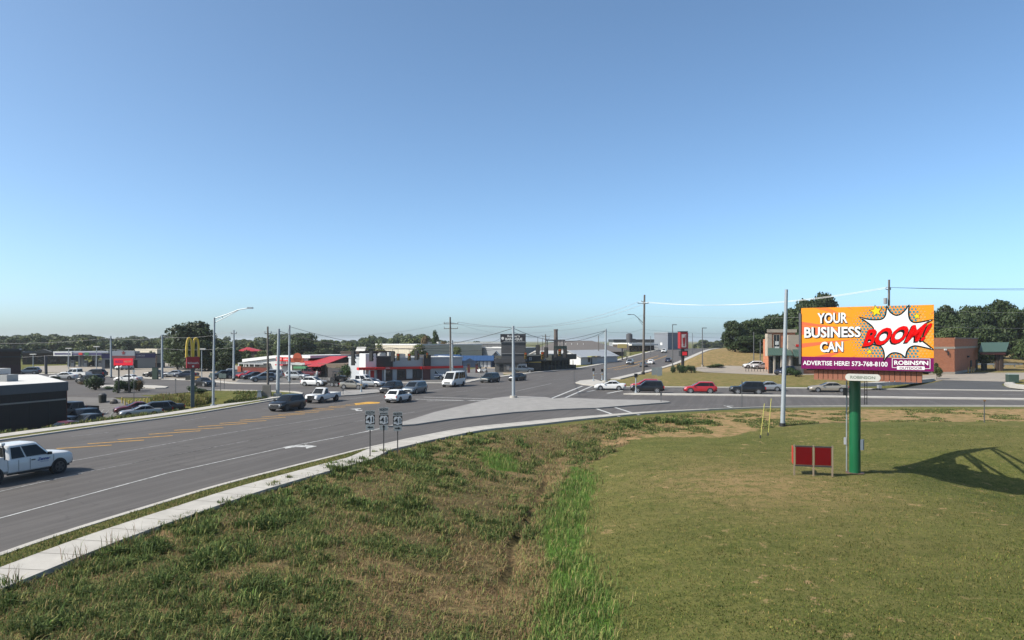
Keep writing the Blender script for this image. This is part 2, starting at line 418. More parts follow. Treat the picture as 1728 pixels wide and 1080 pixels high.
def cover(X, Y):       # what grows where: weedy bank, lush strip, bare soil
    jx = (fbm(X, Y, 3.0, 5) - .5) * 2.4; jy = (fbm(X, Y, 3.0, 9) - .5) * 2.4
    x, y = X + jx, Y + jy
    bank = inpoly(x, y, BANK).astype(float)
    lush = (inpoly(X + jx * .35, Y + jy * .35, LUSH) | inpoly(x, y, LUSH2)).astype(float)
    dry = inpoly(x, y, DRY) * .95
    blob = np.exp(-(((X - 12.5) / 5.5) ** 2 + ((Y - 38.5) / 6.5) ** 2)) * .62
    path = bank * (fbm(X, Y, 5, 30) > .58) * .45
    hill = ((Y > 118) & (X > rdx(Y))) * (.35 + .4 * (Y > 160))
    edge = (np.abs(pdist(X, Y, [tuple(p[:2]) for p in SWN[:40]]) - .9) < 1.0) * (fbm(X, Y, 4, 40) > .46) * .8
    soil = np.clip(np.maximum.reduce([dry, blob, path, hill, edge]), 0, 1) * (1 - lush)
    far = ((X < -20) & (Y > 60)) * .0
    return bank, lush, soil
KN = [Vector((-23.0, -22, 0)), Vector((-20.6, 4, 0)), Vector((-19.2, 17, 0))] + px([(0, 940.5), (121.5, 899), (243, 861), (364.5, 824), (486, 792), (567, 771.6), (607, 761.5), (650, 752), (700, 741), (786, 725), (866, 716.5), (946, 708.5), (1000, 704), (1079, 698), (1168, 693.5), (1295, 688.5), (1421, 686.5), (1590, 686), (1728, 686.5), (2100, 689)]) + [Vector((160, 71, 0))]
KN = smooth_line(KN, 5)
def uof(p): return UC + F * p.x / max(p.y, 1)
dv, dw = [], []
for p in KN:
    u = uof(p) if p.y > 3 else -500
    g = 1.05 if u < 560 else max(0.0, 1.05 * (1 - (u - 560) / 60))
    wd = 1.75 if u < 900 else max(.25, 1.75 - 1.5 * (u - 900) / 260)
    dv.append(.32 + g); dw.append(.32 + g + wd)
K1 = off_line(KN, .32); SWF = off_line(KN, dv); SWN = off_line(KN, dw)

# ---- ground sheet, one grid reaching the horizon
def axis(segs):
    out = []
    for a, b, s in segs: out += list(np.arange(a, b, s))
    return np.array(out + [segs[-1][1]])
gxs = axis([(-4000, -700, 400), (-700, -200, 25), (-200, -60, 4), (-60, -26, 1.5), (-26, 34, .32), (34, 60, 1.2), (60, 260, 4), (260, 700, 25), (700, 4000, 400)])
gys = axis([(-200, 10, 6), (10, 60, .32), (60, 90, .8), (90, 240, 2), (240, 600, 6), (600, 1000, 40), (1000, 7000, 500)])
XX, YY = np.meshgrid(gxs, gys); ZZ = T(XX, YY)
cb, cl, cs = cover(XX, YY)
rough = (fbm(XX, YY, 1.3, 20) - .5) * .16 * cb + (fbm(XX, YY, .8, 24) - .5) * .05
RUTL = [flat(925, 800, -.9), flat(918, 818, -1), flat(904, 851, -1), flat(892, 872, -1), flat(880, 893, -1), flat(868, 915, -1), flat(862, 932, -1), flat(864, 955, -1), flat(852, 978, -1), flat(846, 1000, -1)]
rd = pdist(XX + (fbm(XX, YY, 1.2, 50) - .5) * .5, YY, RUTL)
ZZ = ZZ + rough * (YY < 66) - .4 * np.exp(-(rd / .27) ** 2)
n1, n0 = XX.shape
me = bpy.data.meshes.new('ground'); me.vertices.add(n1 * n0)
me.vertices.foreach_set('co', np.stack([XX, YY, ZZ], -1).reshape(-1).astype(np.float32))
ii = np.arange(n1 * n0).reshape(n1, n0)
q = np.stack([ii[:-1, :-1], ii[:-1, 1:], ii[1:, 1:], ii[1:, :-1]], -1).reshape(-1)
nf = (n1 - 1) * (n0 - 1); me.loops.add(nf * 4); me.polygons.add(nf)
me.loops.foreach_set('vertex_index', q.astype(np.int32)); me.polygons.foreach_set('loop_start', np.arange(0, nf * 4, 4, dtype=np.int32))
me.polygons.foreach_set('use_smooth', np.ones(nf, bool))
ca = me.color_attributes.new('cover', 'FLOAT_COLOR', 'POINT')
ca.data.foreach_set('color', np.stack([cb, cl, cs, np.ones_like(cb)], -1).reshape(-1).astype(np.float32))
me.update(calc_edges=True); me.materials.append(GROUND)
struct(link('ground', me))

# ---- roads
ys = list(range(190, 440, 8))
RIGHTN = px([(2100, 666), (1728, 661), (1497, 658), (1337, 656), (1126, 654.5), (1040, 654), (1010, 652.5), (985, 650.5), (970, 647.2), (978, 645)])
LEFTF = px([(911, 629), (861, 635), (820, 640), (800, 644), (785, 647), (744, 647.6), (689, 647.6), (600, 648), (512, 649), (440, 649), (387, 647.7), (342, 643.6), (273, 640.6), (200, 636.5), (100, 632), (-50, 628), (-500, 620)])
LEFTN = px([(-500, 668), (60, 668), (180, 669), (250, 669), (300, 664), (359, 659), (440, 660.5), (485, 661.5), (508, 664), (511, 667), (490, 672.5), (453.6, 678.5), (324, 700.7), (162, 723), (0, 746)]) + [Vector((-41.7, 43, 0)), Vector((-64, -22, 0))]
road = KN + RIGHTN + [Vector((rdx(y), y, 0)) for y in [140, 160, 175] + ys] + [Vector((rdx(y) - 21.5, y, 0)) for y in reversed(ys)] + LEFTF + LEFTN
struct(drape('road', road, .06, ASPH, 6.0))

def lot(name, pts, mat, off): return struct(drape(name, gx(pts), off, mat, 5.0))
lot('parking_lot', [(60, 719), (150, 711), (216, 698), (224, 688), (212, 678), (190, 671), (113, 669), (40, 669)], LOTA, .05)
lot('forecourt', [(40, 626), (100, 629.5), (200, 634), (273, 638), (342, 641), (398, 645), (412, 634), (450, 622), (380, 615), (300, 612), (60, 618)], CONC2, .035)
lot('restaurant_lot', [(398, 645.5), (440, 646.8), (512, 647), (600, 645.8), (744, 645.4), (783, 645), (800, 641.5), (820, 637.5), (850, 633.5), (845, 622), (800, 622), (780, 627), (600, 630), (480, 630), (415, 629)], LOTA, .045)
lot('gravel_yard', [(800, 623), (845, 614), (1010, 604), (1000, 611.5), (967, 618), (911, 626), (861, 631.5), (835, 632)], GRAV, .03)
lot('pharmacy_lot', [(1160, 621), (1215, 617), (1300, 619), (1420, 622), (1420, 632), (1305, 633.5), (1190, 628.5)], CONC2, .035)
lot('pharmacy_drive', [(1530, 639), (1560, 633), (1650, 629), (1760, 629), (1760, 637), (1712, 643), (1697, 646.5), (1590, 641.5), (1548, 648)], CONC2, .035)
lot('driveway', [(1478, 658.2), (1540, 652.5), (1575, 646), (1592, 641.8), (1697, 644.5), (1690, 650), (1705, 656), (1745, 660.8)], NEWA, .045)

mb = MB(); ribbon(mb, KN, K1, .0, .18); struct(obj('kerb', mb, CONC))
mb = MB()
i1 = max(i for i, p in enumerate(KN) if uof(p) < 618 and p.y > 0 and p.x < 0)
ribbon(mb, off_line(KN, .33)[:i1], off_line(SWF, -.01)[:i1], .0, .15); struct(obj('verge', mb, GROUND))
mb = MB(); i2 = max(i for i, p in enumerate(KN) if uof(p) < 1230)
ribbon(mb, SWF[:i2], SWN[:i2], -.05, .17)
acc = 0.0
for a_, b_, a2_, b2_ in zip(SWF[:i2 - 1], SWN[:i2 - 1], SWF[1:i2], SWN[1:i2]):      # tooled joints across the walk
    L_ = (a2_ - a_).length; s_ = -acc % 1.7
    while s_ < L_:
        t0, t1 = s_ / L_, min(1, (s_ + .035) / L_); p = [a_.lerp(a2_, t0), b_.lerp(b2_, t0), b_.lerp(b2_, t1), a_.lerp(a2_, t1)]
        mb.poly([(q.x, q.y, gz(q.x, q.y) + .1735) for q in p], 1); s_ += 1.7
    acc += L_
struct(obj('sidewalk', mb, [CONC, mat_concrete('joint', (.16, .15, .13))]))
mb = MB(); i3 = max(i for i, p in enumerate(KN) if uof(p) < 760 and p.y < 75)
# far side of the main road: kerb, verge, walk round the corner
FK = smooth_line([Vector((-64, -22, 0)), Vector((-41.7, 43, 0))] + px([(0, 746), (162, 723), (324, 700.7), (453.6, 678.5), (490, 672.5), (508, 667.5), (509, 664), (485, 661.5), (440, 660.5), (359, 659), (318, 662)]), 5)
mb = MB(); ribbon(mb, off_line(FK, -.35), FK, 0, .18); struct(obj('kerb', mb, CONC))
ue = [uof(p) if p.y > 1 else -500 for p in FK]
f1 = max(i for i, p in enumerate(FK) if uof(p) < 462 and p.y < 92)
mb = MB(); ribbon(mb, off_line(FK, -1.5)[:f1 + 1], off_line(FK, -.36)[:f1 + 1], 0, .14); struct(obj('verge', mb, GROUND))
mb = MB(); ribbon(mb, off_line(FK, -3.3)[:f1 + 8], off_line(FK, -1.52)[:f1 + 8], -.05, .17); struct(obj('sidewalk', mb, CONC))
mb = MB(); ribbon(mb, smooth_line(LEFTF, 3), off_line(smooth_line(LEFTF, 3), 1.6), 0, .17); struct(obj('sidewalk', mb, CONC))
# far kerb of the right arm and the walk up the hill
RK = smooth_line(RIGHTN[:8], 4)
mb = MB(); ribbon(mb, RK, off_line(RK, 1.0), 0, .18); struct(obj('kerb', mb, CONC))
up = [Vector((rdx(y), y, 0)) for y in [141, 150, 160, 170, 180] + ys]
mb = MB(); ribbon(mb, off_line(up, -.1), off_line(up, 1.9), .0, .2); struct(obj('sidewalk', mb, CONC))
upl = [Vector((rdx(y) - 21.5, y, 0)) for y in ys[::-1]] + px([(911, 629), (861, 635)])
mb = MB(); ribbon(mb, upl, off_line(upl, 1.6), 0, .2); struct(obj('sidewalk', mb, CONC))
nose = px([(1008, 652.4), (985, 650.2), (971, 647), (980, 643.6), (1003, 641.6), (1016, 645), (1020, 651.5)])
struct(obj('corner_apron', MB().prism(nose, -.02, .2), CONC))
# islands
isl = px([(655, 722.5), (700, 709), (733, 698.5), (781, 687), (834, 674), (866, 670.6), (919, 672), (935, 675.2), (951, 673.4), (1026, 676.4), (1106, 677.6), (1128, 679.4), (1131, 681.2), (1039, 688.5), (1007, 691), (946, 693), (866, 698.5), (760, 710.5), (700, 719.5)])
struct(obj('traffic_island', MB().prism(isl, -.02, .2), CONC3))
struct(obj('traffic_island', MB().prism(px([(573, 670), (571, 665), (580, 661.4), (602, 660.2), (636, 659), (642, 661.5), (642, 664), (600, 668.2)]), -.02, .2), CONC3))
struct(obj('traffic_island', MB().prism(px([(150, 652.5), (215, 651), (262, 652.2), (284, 654), (279, 656.2), (262, 656.6), (230, 655), (150, 656)]), -.02, .2), CONC))
struct(obj('median', MB().prism(px([(1052, 666.2), (1068, 664.8), (1253, 667.2), (1590, 672.3), (1728, 674), (2100, 678), (2100, 680.2), (1728, 676.2), (1590, 674.4), (1253, 669.3), (1066, 667)]), -.02, .18), CONC))
struct(obj('kerb', MB().prism(gx([(1445, 659.5), (1500, 654.5), (1535, 648.5), (1568, 642.5), (1576, 641.6), (1577, 643), (1552, 649), (1520, 655.2), (1480, 658.8)]), gz(*flat(1530, 650)) - .1, gz(*flat(1530, 650)) + .45), CONC))
struct(obj('kerb', MB().prism(gx([(1694, 650), (1700, 646.5), (1712, 643.6), (1716, 645), (1708, 649), (1716, 654.5), (1745, 659), (1740, 660.6), (1706, 656)]), .2, .75), CONC))

# ---- painted markings
WHITE = mat_paint('white road paint', (.58, .58, .56), wear=.6); YELL = mat_paint('yellow road paint', (.78, .42, .06), wear=.4)
WORN = mat_paint('worn road paint', (.40, .40, .39), wear=.85)
ZM = .072
def stripe(mb, a, b, w, m=0, wb=None):
    a, b = Vector((*a[:2], 0)), Vector((*b[:2], 0)); t = (b - a).normalized(); nrm = Vector((-t.y, t.x, 0)); wb = wb or w
    n = max(1, int((b - a).length / 6)); pts = []
    for i in range(n + 1):
        p = a.lerp(b, i / n); ww = w + (wb - w) * i / n
        l, r = p - nrm * ww / 2, p + nrm * ww / 2
        pts.append([(l.x, l.y, gz(l.x, l.y) + ZM), (r.x, r.y, gz(r.x, r.y) + ZM)])
    for i in range(n): mb.poly([pts[i][0], pts[i + 1][0], pts[i + 1][1], pts[i][1]], m)
def dashes(mb, line, w, on, offg, m=0):
    d = 0; 
    for a, b in zip(line[:-1], line[1:]):
        L = (b - a).length; s = -(d % (on + offg))
        while s < L:
            x0, x1 = max(0, s), min(L, s + on)
            if x1 > x0 + .1: stripe(mb, a.lerp(b, x0 / L), a.lerp(b, x1 / L), w, m)
            s += on + offg
        d += L
wm, ym = MB(), MB()
def path(mb, pts, w, m=0):
    for a, b in zip(pts[:-1], pts[1:]): stripe(mb, a, b, w, m)
path(wm, [Vector((-32, 1, 0))] + px([(0, 877), (283.5, 800), (486, 755.5), (580, 737.5)]), .13)
path(wm, px([(580, 737.5), (622, 729), (680, 717.5)]), .13); path(wm, px([(580, 737.5), (640, 724.5), (770, 690), (830, 674.5)]), .13)
l2 = px([(-60, 845), (154, 797), (466, 736), (600, 712.5), (700, 696)]); dashes(wm, l2, .12, 7, 3.5, 1); path(wm, l2[1:4], .07, 1)
path(wm, px([(60, 795), (125.6, 779), (376, 733.5), (607, 698), (660, 689)]), .12, 1)
l4 = px([(-200, 775), (200, 729), (400, 697), (560, 675)]); dashes(wm, l4, .1, 3, 9, 1)
for a, b in (((930, 673.4), (983, 652)), ((951.5, 673.2), (999, 652.2)), ((1007, 690.8), (1045, 704.3)), ((1038, 688.6), (1079, 701.7)), ((700, 674.4), (840, 678)), ((715, 671), (834, 674.2)), ((720, 677.5), (832, 676))):
    stripe(wm, flat(*a), flat(*b), .35)
stripe(wm, flat(1025, 664.5), flat(1050, 659.8), .5); stripe(wm, flat(990, 662), flat(1012, 657.5), .3)
dashes(wm, px([(1020, 659), (1128, 659.8), (1300, 662), (1500, 664.5), (1728, 667)]), .14, 3.2, 8)
dashes(wm, px([(1110, 657.4), (1300, 658.7)]), .14, 6, 9)
path(wm, px([(1222, 686.2), (1238, 686.2)]), .5); path(wm, px([(1222, 685.4), (1238, 690)]), .3)
path(wm, px([(1131, 685), (1230, 684)]), .1, 1)
for a, b in (((770, 662), (800, 660)), ((812, 655), (850, 655.6)), ((905, 640), (930, 640.5)), ((935, 641), (960, 641.6)), ((700, 664), (760, 655)), ((870, 661), (930, 648)), ((575, 676), (640, 668))):
    stripe(wm, flat(*a), flat(*b), .18, 1)
for k, fr in enumerate((.27, .46, .62, .8)):
    line = [Vector((rdx(y) - 21.5 * fr, y, 0)) for y in range(150, 400, 6)]
    if k in (1, 2): path(ym, line[6:22], .13); path(ym, [p + Vector((.35, 0, 0)) for p in line[6:22]], .13)
    else: dashes(wm, line, .14, 3, 9, 1)
arrow = px([(482, 758.8), (478, 756.2), (494, 753.2), (515, 753.4), (514, 751.8), (535, 754.6), (517, 758.8), (516, 756.2), (498, 756)])
wm.fill([(p.x, p.y, ZM) for p in arrow])
arrow = px([(590, 691.2), (608, 690), (610, 690.9), (603, 692), (606, 693.6), (612, 692.6), (611, 694.6), (601, 694.4), (599, 692.2)])
wm.fill([(p.x, p.y, ZM) for p in arrow])
wm.v = [(x, y, max(z, gz(x, y) + ZM)) for x, y, z in wm.v]
z6 = lambda x, y: flat(x / 2.469, 640 + y / 2.469)
for a, b in (((235, 293), (465, 278)), ((365, 273), (600, 257)), ((490, 255), (720, 238)), ((620, 233), (835, 218)), ((725, 216), (930, 205)), ((825, 201), (1030, 187)), ((915, 187), (1110, 175)), ((1000, 174), (1190, 161)), ((1090, 160), (1270, 147)), ((1160, 150), (1330, 138)), ((1230, 138), (1390, 128)), ((1300, 127), (1440, 118)), ((1370, 117), (1500, 109))):
    stripe(ym, z6(*a), z6(*b), .22)
ym.fill([(*flat(u, v), ZM) for u, v in [(598, 681.6), (622, 679), (641, 679.6), (640, 681.4), (600, 684)]])
stripe(ym, z6(1440, 108), z6(1580, 98), .2)
struct(obj('road_marking', wm, [WHITE, WORN])); struct(obj('road_marking', ym, YELL))
mb = MB()
for k in range(7):
    a = G(158 + k * 8.5, 688 + k * 1.9); stripe(mb, a, (a.x + .9, a.y - 2.6), .12)
mb.v = [(x, y, gz(x, y) + .065) for x, y, z in mb.v]; struct(obj('road_marking', mb, WORN))
# ================================================================== BUILDINGS
WGLASS = M('window glass', (.02, .026, .032), rough=.07, var=.15, spec=.6)
BRICK = mat_brick('orange brick', C(222, 140, 100), C(204, 126, 90), (.30, .24, .19)); BRICKR = mat_brick('red brick', C(150, 66, 50), C(128, 54, 44), (.25, .2, .17))
BRICKD = mat_brick('brown brick', C(92, 74, 64), C(80, 64, 56), (.1, .09, .08)); STONE = mat_brick('stone wall', C(140, 122, 104), C(120, 104, 90), (.2, .18, .16))
WHITEW = M('white wall', (.66, .66, .65), rough=.7, scale=.6); CREAMW = M('cream wall', (.56, .50, .40), rough=.8, scale=.5); GREYW = M('grey wall', (.27, .28, .29), rough=.8, scale=.5)
CHARW = M('charcoal cladding', (.022, .015, .014), rough=.75, scale=.8, var=.25, stretch=(1, 1, 6)); BANDW = M('slate fascia', (.085, .095, .115), rough=.6)
ROOFW = M('white membrane roof', (.66, .64, .60), rough=.8, var=.2, scale=.35); ROOFG = M('grey shingle roof', (.13, .115, .105), rough=.9, var=.3, scale=3)
ROOFR = mat_seam('red metal roof', C(205, 66, 68), 1.2, 0, .8); ROOFB = mat_seam('blue metal roof', C(56, 88, 132), 1.0, 0, .8); ROOFT = mat_seam('teal metal roof', C(84, 108, 98), .5, 0, .7)
SEAMW = mat_seam('white ribbed wall', (.60, .60, .58), 1.0, 0, .85); SEAMC = mat_seam('cream ribbed wall', (.58, .52, .42), 1.6, 0, .8); SEAMG = mat_seam('grey ribbed wall', (.28, .27, .26), 1.6, 0, .8)
REDB = M('red fascia', C(226, 30, 26), rough=.5); BLUEW = M('blue wall', (.02, .045, .10), rough=.6); DKGREEN = M('dark olive wall', (.028, .03, .024), rough=.8, var=.3); STEELG = M('galvanised steel', (.33, .355, .375), rough=.5, metal=.35, var=.2, scale=1.5)
PURP = M('purple band', (.045, .035, .13), rough=.5); DOORW = M('white roller door', (.6, .6, .6), rough=.6); METALD = M('dark metal', (.03, .03, .032), rough=.5); LITW = M('white sign face', (.7, .7, .68), rough=.5)
TANW = M('tan stucco', (.42, .36, .29), rough=.85, scale=.6); CONDU = M('rooftop unit metal', (.36, .36, .35), rough=.6)

class Bld:
    """a building in its own frame: x along the front (left to right), y going back, z up; origin at the front left ground corner"""
    def __init__(s, name, label, cat, a, b, depth, group=None, square=True):
        a, b = Vector((a[0], a[1], 0)), Vector((b[0], b[1], 0))
        z = min(gz(a.x, a.y), gz(b.x, b.y)) - .05
        s.w = (b - a).length; s.d = depth; s.o = thing(name, label, cat, (a.x, a.y, z), math.atan2(b.y - a.y, b.x - a.x), group)
    def part(s, name, mb, mats, parent=None, sharp=30): return obj(name, mb, mats, parent or s.o, sharp=sharp)
    def wall(s, h, mat, x0=0, x1=None, y0=0, y1=None, name='wall', z0=-.3):
        return s.part(name, MB().box(x0, s.w if x1 is None else x1, y0, s.d if y1 is None else y1, z0, h), mat)
    def flat_roof(s, h, mat, cap, over=.12, th=.35, x0=0, x1=None, y0=0, y1=None, name='roof', capname='parapet'):
        x1 = s.w if x1 is None else x1; y1 = s.d if y1 is None else y1
        r = s.part(name, MB().box(x0 + .2, x1 - .2, y0 + .2, y1 - .2, h + .002, h + .03), mat)
        m = MB(); o = over
        m.box(x0 - o, x1 + o, y0 - o, y0 + .2, h - .1, h + th); m.box(x0 - o, x1 + o, y1 - .2, y1 + o, h - .1, h + th)
        m.box(x0 - o, x0 + .2, y0 + .2, y1 - .2, h - .1, h + th); m.box(x1 - .2, x1 + o, y0 + .2, y1 - .2, h - .1, h + th)
        s.part(capname, m, cap); return r
    def gable(s, h, hr, mat, over=.5, axis='x', name='roof', x0=0, x1=None, wallmat=None, y1=None):
        x1 = s.w if x1 is None else x1; y1 = s.d if y1 is None else y1; m = MB(); o = over; t = .18
        if axis == 'x':
            ym = y1 / 2; k = (hr - h) / ym
            for sgn in (-1, 1):
                ye = -o if sgn < 0 else y1 + o
                m.hexa([(x0 - o, ye, h - k * o), (x1 + o, ye, h - k * o), (x1 + o, ym, hr), (x0 - o, ym, hr), (x0 - o, ye, h - k * o + t), (x1 + o, ye, h - k * o + t), (x1 + o, ym, hr + t), (x0 - o, ym, hr + t)])
            g = [MB().poly([(xx, 0, h), (xx, y1, h), (xx, ym, hr)]) for xx in (x0 + .02, x1 - .02)]
        else:
            xm = (x0 + x1) / 2; k = (hr - h) / ((x1 - x0) / 2)
            for sgn in (-1, 1):
                xe = x0 - o if sgn < 0 else x1 + o
                m.hexa([(xe, -o, h - k * o), (xm, -o, hr), (xm, y1 + o, hr), (xe, y1 + o, h - k * o), (xe, -o, h - k * o + t), (xm, -o, hr + t), (xm, y1 + o, hr + t), (xe, y1 + o, h - k * o + t)])
            g = [MB().poly([(x0, yy, h), (x1, yy, h), (xm, yy, hr)]) for yy in (0.02, y1 - .02)]
        r = s.part(name, m, mat)
        if wallmat:
            for g_ in g: s.part('gable', g_, wallmat)
        return r
    def window(s, x0, x1, z0, z1, frame=None, y=0.0, mull=1, name='window', glass=None):
        f = frame or METALD; m = MB(); t = .07
        for a, b, c, d in ((x0 - t, x1 + t, z1, z1 + t), (x0 - t, x1 + t, z0 - t, z0), (x0 - t, x0, z0, z1), (x1, x1 + t, z0, z1)): m.box(a, b, y - .06, y + .03, c, d)
        for k in range(1, mull):
            xm = lerp(x0, x1, k / mull); m.box(xm - .03, xm + .03, y - .05, y + .03, z0, z1)
        o = s.part(name, m, f); s.part('pane', MB().box(x0, x1, y - .02, y + .02, z0, z1), glass or WGLASS, o); return o
    def box(s, name, x0, x1, y0, y1, z0, z1, mat, parent=None): return s.part(name, MB().box(x0, x1, y0, y1, z0, z1), mat, parent)
    def side_window(s, y0, y1, z0, z1, x, name='window'):
        return s.part(name, MB().box(x - .03, x + .03, y0, y1, z0, z1), WGLASS)
    def units(s, n, h, seed=1):
        r = random.Random(seed)
        for k in range(n):
            x = r.uniform(.12, .88) * s.w; y = r.uniform(.25, .75) * s.d; a, b, c = r.uniform(.9, 1.8), r.uniform(.9, 1.6), r.uniform(.7, 1.2)
            m = MB().box(x - a / 2, x + a / 2, y - b / 2, y + b / 2, h, h + c); m.cylax((x, y, h + c), (0, 0, 1), .05, min(a, b) * .35, 12, 1); s.part('rooftop_unit', m, [CONDU, METALD])

def fronts(uL, uR, Y):      # a front square to the line of sight at its right end, so its right flank stays out of view
    tL, tR = (uL - UC) / F, (uR - UC) / F; n = math.hypot(1, tR); dx, dy = 1 / n, -tR / n
    s = (tR * Y - tL * Y) / (dx - tL * dy); b = Vector((tR * Y, Y)); return b - Vector((dx, dy)) * s, b
# --- charcoal restaurant, front left (its far end is cut off at an angle)
zg = -1.1
o = thing('charcoal_restaurant', 'charcoal clad restaurant with a white flat roof at the left edge', 'restaurant', (-48.8, 78.0, zg))
fp = [(0, 0), (-14.5, 17.0), (-34, 12), (-9, -27.5)]
obj('wall', MB().prism(fp, -1.6, 3.55), CHARW, o)
obj('fascia', MB().prism([(.12, .02), (-14.5, 17.15), (-34.2, 12), (-9, -27.8)], 3.35, 4.3, 0), [BANDW], o)
obj('roof', MB().prism([(-.1, .0), (-14.4, 16.8), (-33.6, 11.8), (-9, -27.2)], 4.26, 4.32), ROOFW, o)
dx, dy = -9 / 28.94, -27.5 / 28.94
def fr(s, out=0.0): return (dx * s - dy * -out * -1, dy * s + dx * out * -1)
def onface(s, z0, z1, s1, th, name, mat):
    nx, ny = -dy, dx   # outward normal
    if nx < 0: nx, ny = -nx, -ny
    a, b = (dx * s, dy * s), (dx * s1, dy * s1)
    return obj(name, MB().prism([a, b, (b[0] + nx * th, b[1] + ny * th), (a[0] + nx * th, a[1] + ny * th)], z0, z1), mat, o)
onface(.2, 2.35, 2.5, 11.5, .12, 'light_strip', M('pale trim', (.30, .28, .26), rough=.6)); onface(13.0, 1.35, 1.6, 13.3, .25, 'wall_lamp', LITW)
onface(.02, -.3, 3.3, .1, .04, 'corner_trim', M('rust trim', (.12, .03, .025)))
for k in range(1, 14): onface(k * 2.1, -.2, 3.3, k * 2.1 + .05, .03, 'panel_joint', METALD)
for x, y, a, b, c in ((-7.6, .6, 2.4, 1.8, .75), (-10.5, -4, 1.7, 1.6, .9), (-11.5, -9, 2.4, 1.8, .8), (-12.5, 3.5, 1.3, 1.3, .7)):
    m = MB().box(x - a / 2, x + a / 2, y - b / 2, y + b / 2, 4.32, 4.32 + c); m.cylax((x, y, 4.34 + c), (0, 0, 1), .06, min(a, b) * .34, 12, 1); obj('rooftop_unit', m, [CONDU, METALD], o)
m = MB().box(-21, -16.2, 10.5, 14.2, 4.32, 5.25); obj('stair_housing', m, [ROOFW], o)
t = thing('utility_enclosure', 'dark green utility enclosure among weeds below the charcoal wall', 'enclosure', G(14, 718), R(75))
obj('body', MB().box(-1.4, 1.4, -.5, .5, 0, 1.0), M('dark green metal', (.03, .045, .04)), t); obj('lid', MB().box(-1.5, 1.5, -.58, .58, 1.0, 1.1), METALD, t)

# --- brown brick building behind it
b = Bld('brick_building', 'brown brick building with a dark cornice behind the white flat roof', 'building', *fronts(-150, 35, 122), 16)
b.wall(6.0, BRICKD); b.flat_roof(6.0, ROOFG, METALD, th=.25); b.box('dark_panel', b.w - 2.6, b.w + .02, -.05, 1, 1.2, 3.6, M('maroon panel', (.05, .018, .018))); b.box('cornice_band', -.05, b.w + .08, -.08, b.d, 4.9, 5.15, METALD)

# --- long brick shop row and fuel station
b = Bld('shop_row', 'long low brown shop row left of the fuel canopy', 'shop', *fronts(38, 112, 235), 12)
b.wall(3.9, BRICKD); b.flat_roof(3.9, ROOFG, BANDW, th=.3)
for k in range(5): b.window(1.2 + k * 3, 3.4 + k * 3, .8, 2.6, mull=2)
b.part('gable', MB().loft([[(x, -.3, 3.6), (x + 0, -.3, 3.6), (5.5, -.3, 5.0), (5.5, -.3, 5.0)] if False else [(x0, y, 3.7) for x0, y in ((2, yy), (9, yy))] + [(5.5, yy, 5.0)] for x, yy in ((0, -.4), (0, 10))]), ROOFG)
pc = G(172, 618.5); ang = R(-2)
t = thing('fuel_canopy', 'fuel station canopy with a white end sign and purple stripe', 'fuel canopy', (pc.x, pc.y, 0), ang)
W2 = 63 / F * pc.y; 
obj('roof', MB().box(-W2, W2 * .78, -5, 5, 3.35, 4.55), M('canopy grey', (.30, .32, .36)), t)
obj('stripe', MB().box(-W2 - .02, W2 * .78 + .02, -5.06, -4.98, 3.6, 4.15), PURP, t)
obj('end_sign', MB().box(-W2 - .1, -W2 + 5.4, -5.2, -5.07, 3.25, 4.6), LITW, t); obj('sign_stripe', MB().box(-W2 + .3, -W2 + 5.0, -5.26, -5.21, 3.65, 4.1), PURP, t)
obj('emblem', MB().box(-W2 + 7.4, -W2 + 8.5, -5.14, -5.07, 3.55, 4.25), REDB, t); obj('emblem', MB().box(-W2 + 9.2, -W2 + 10.4, -5.14, -5.07, 3.55, 4.25), M('green emblem', (.02, .16, .05)), t)
for x in (-W2 + 3.2, -W2 + 6.5, -W2 + 11.5, -W2 + 16.5):
    for y in (-3.2, 3.2): obj('column', MB().box(x - .3, x + .3, y - .3, y + .3, 0, 3.35), GREYW, t)
for x in (-W2 + 4.4, -W2 + 8.2, -W2 + 12.5, -W2 + 17.6):
    q = thing('fuel_pump', 'grey fuel pump under the canopy', 'fuel pump', Vector((pc.x + x, pc.y - 3.0, 0)), ang, 'fuel pumps')
    m = MB().box(-.5, .5, -.35, .35, 0, 1.95); m.box(-.6, .6, -.45, .45, -.1, .12); obj('cabinet', m, GREYW, q); obj('display', MB().box(-.35, .35, -.38, -.34, 1.2, 1.7), METALD, q)
    obj('hose', MB().tube([(.52, -.2, 1.5), (.7, -.25, .8), (.6, -.25, .4), (.53, -.2, 1.1)], .03, 5), TRIM, q)
b = Bld('fuel_shop', 'grey fuel station shop with a purple fascia behind the red sign', 'shop', *fronts(172, 262, 200), 12)
b.wall(3.2, GREYW); b.box('fascia', -.1, b.w + .1, -.15, b.d, 3.0, 4.15, PURP); b.flat_roof(4.16, ROOFG, METALD, th=.12)
m = MB(); text_xz(m, 'CIRCLE', 8.4, 10.4, 3.4, 3.8, -.17); b.part('lettering', m, LITW)
for k in range(3): b.window(.8 + k * 2.0, 2.4 + k * 2.0, .4, 2.5)
b.box('door', 7.2, 8.6, -.05, .1, 0, 2.4, WGLASS); b.units(2, 4.2, 3)
fs = at(209, 605, 190)
t = thing('shop_fascia', 'grey shop fascia with a maroon star emblem above the red sign', 'fascia sign', (fs.x, fs.y, 0), 0)
obj('panel', MB().box(-3.0, 3.0, -.2, .2, 3.7, 5.0), M('steel blue panel', (.22, .25, .29)), t); obj('band', MB().box(-3.05, 3.05, -.24, .24, 2.7, 3.68), M('maroon band', (.12, .014, .02)), t)
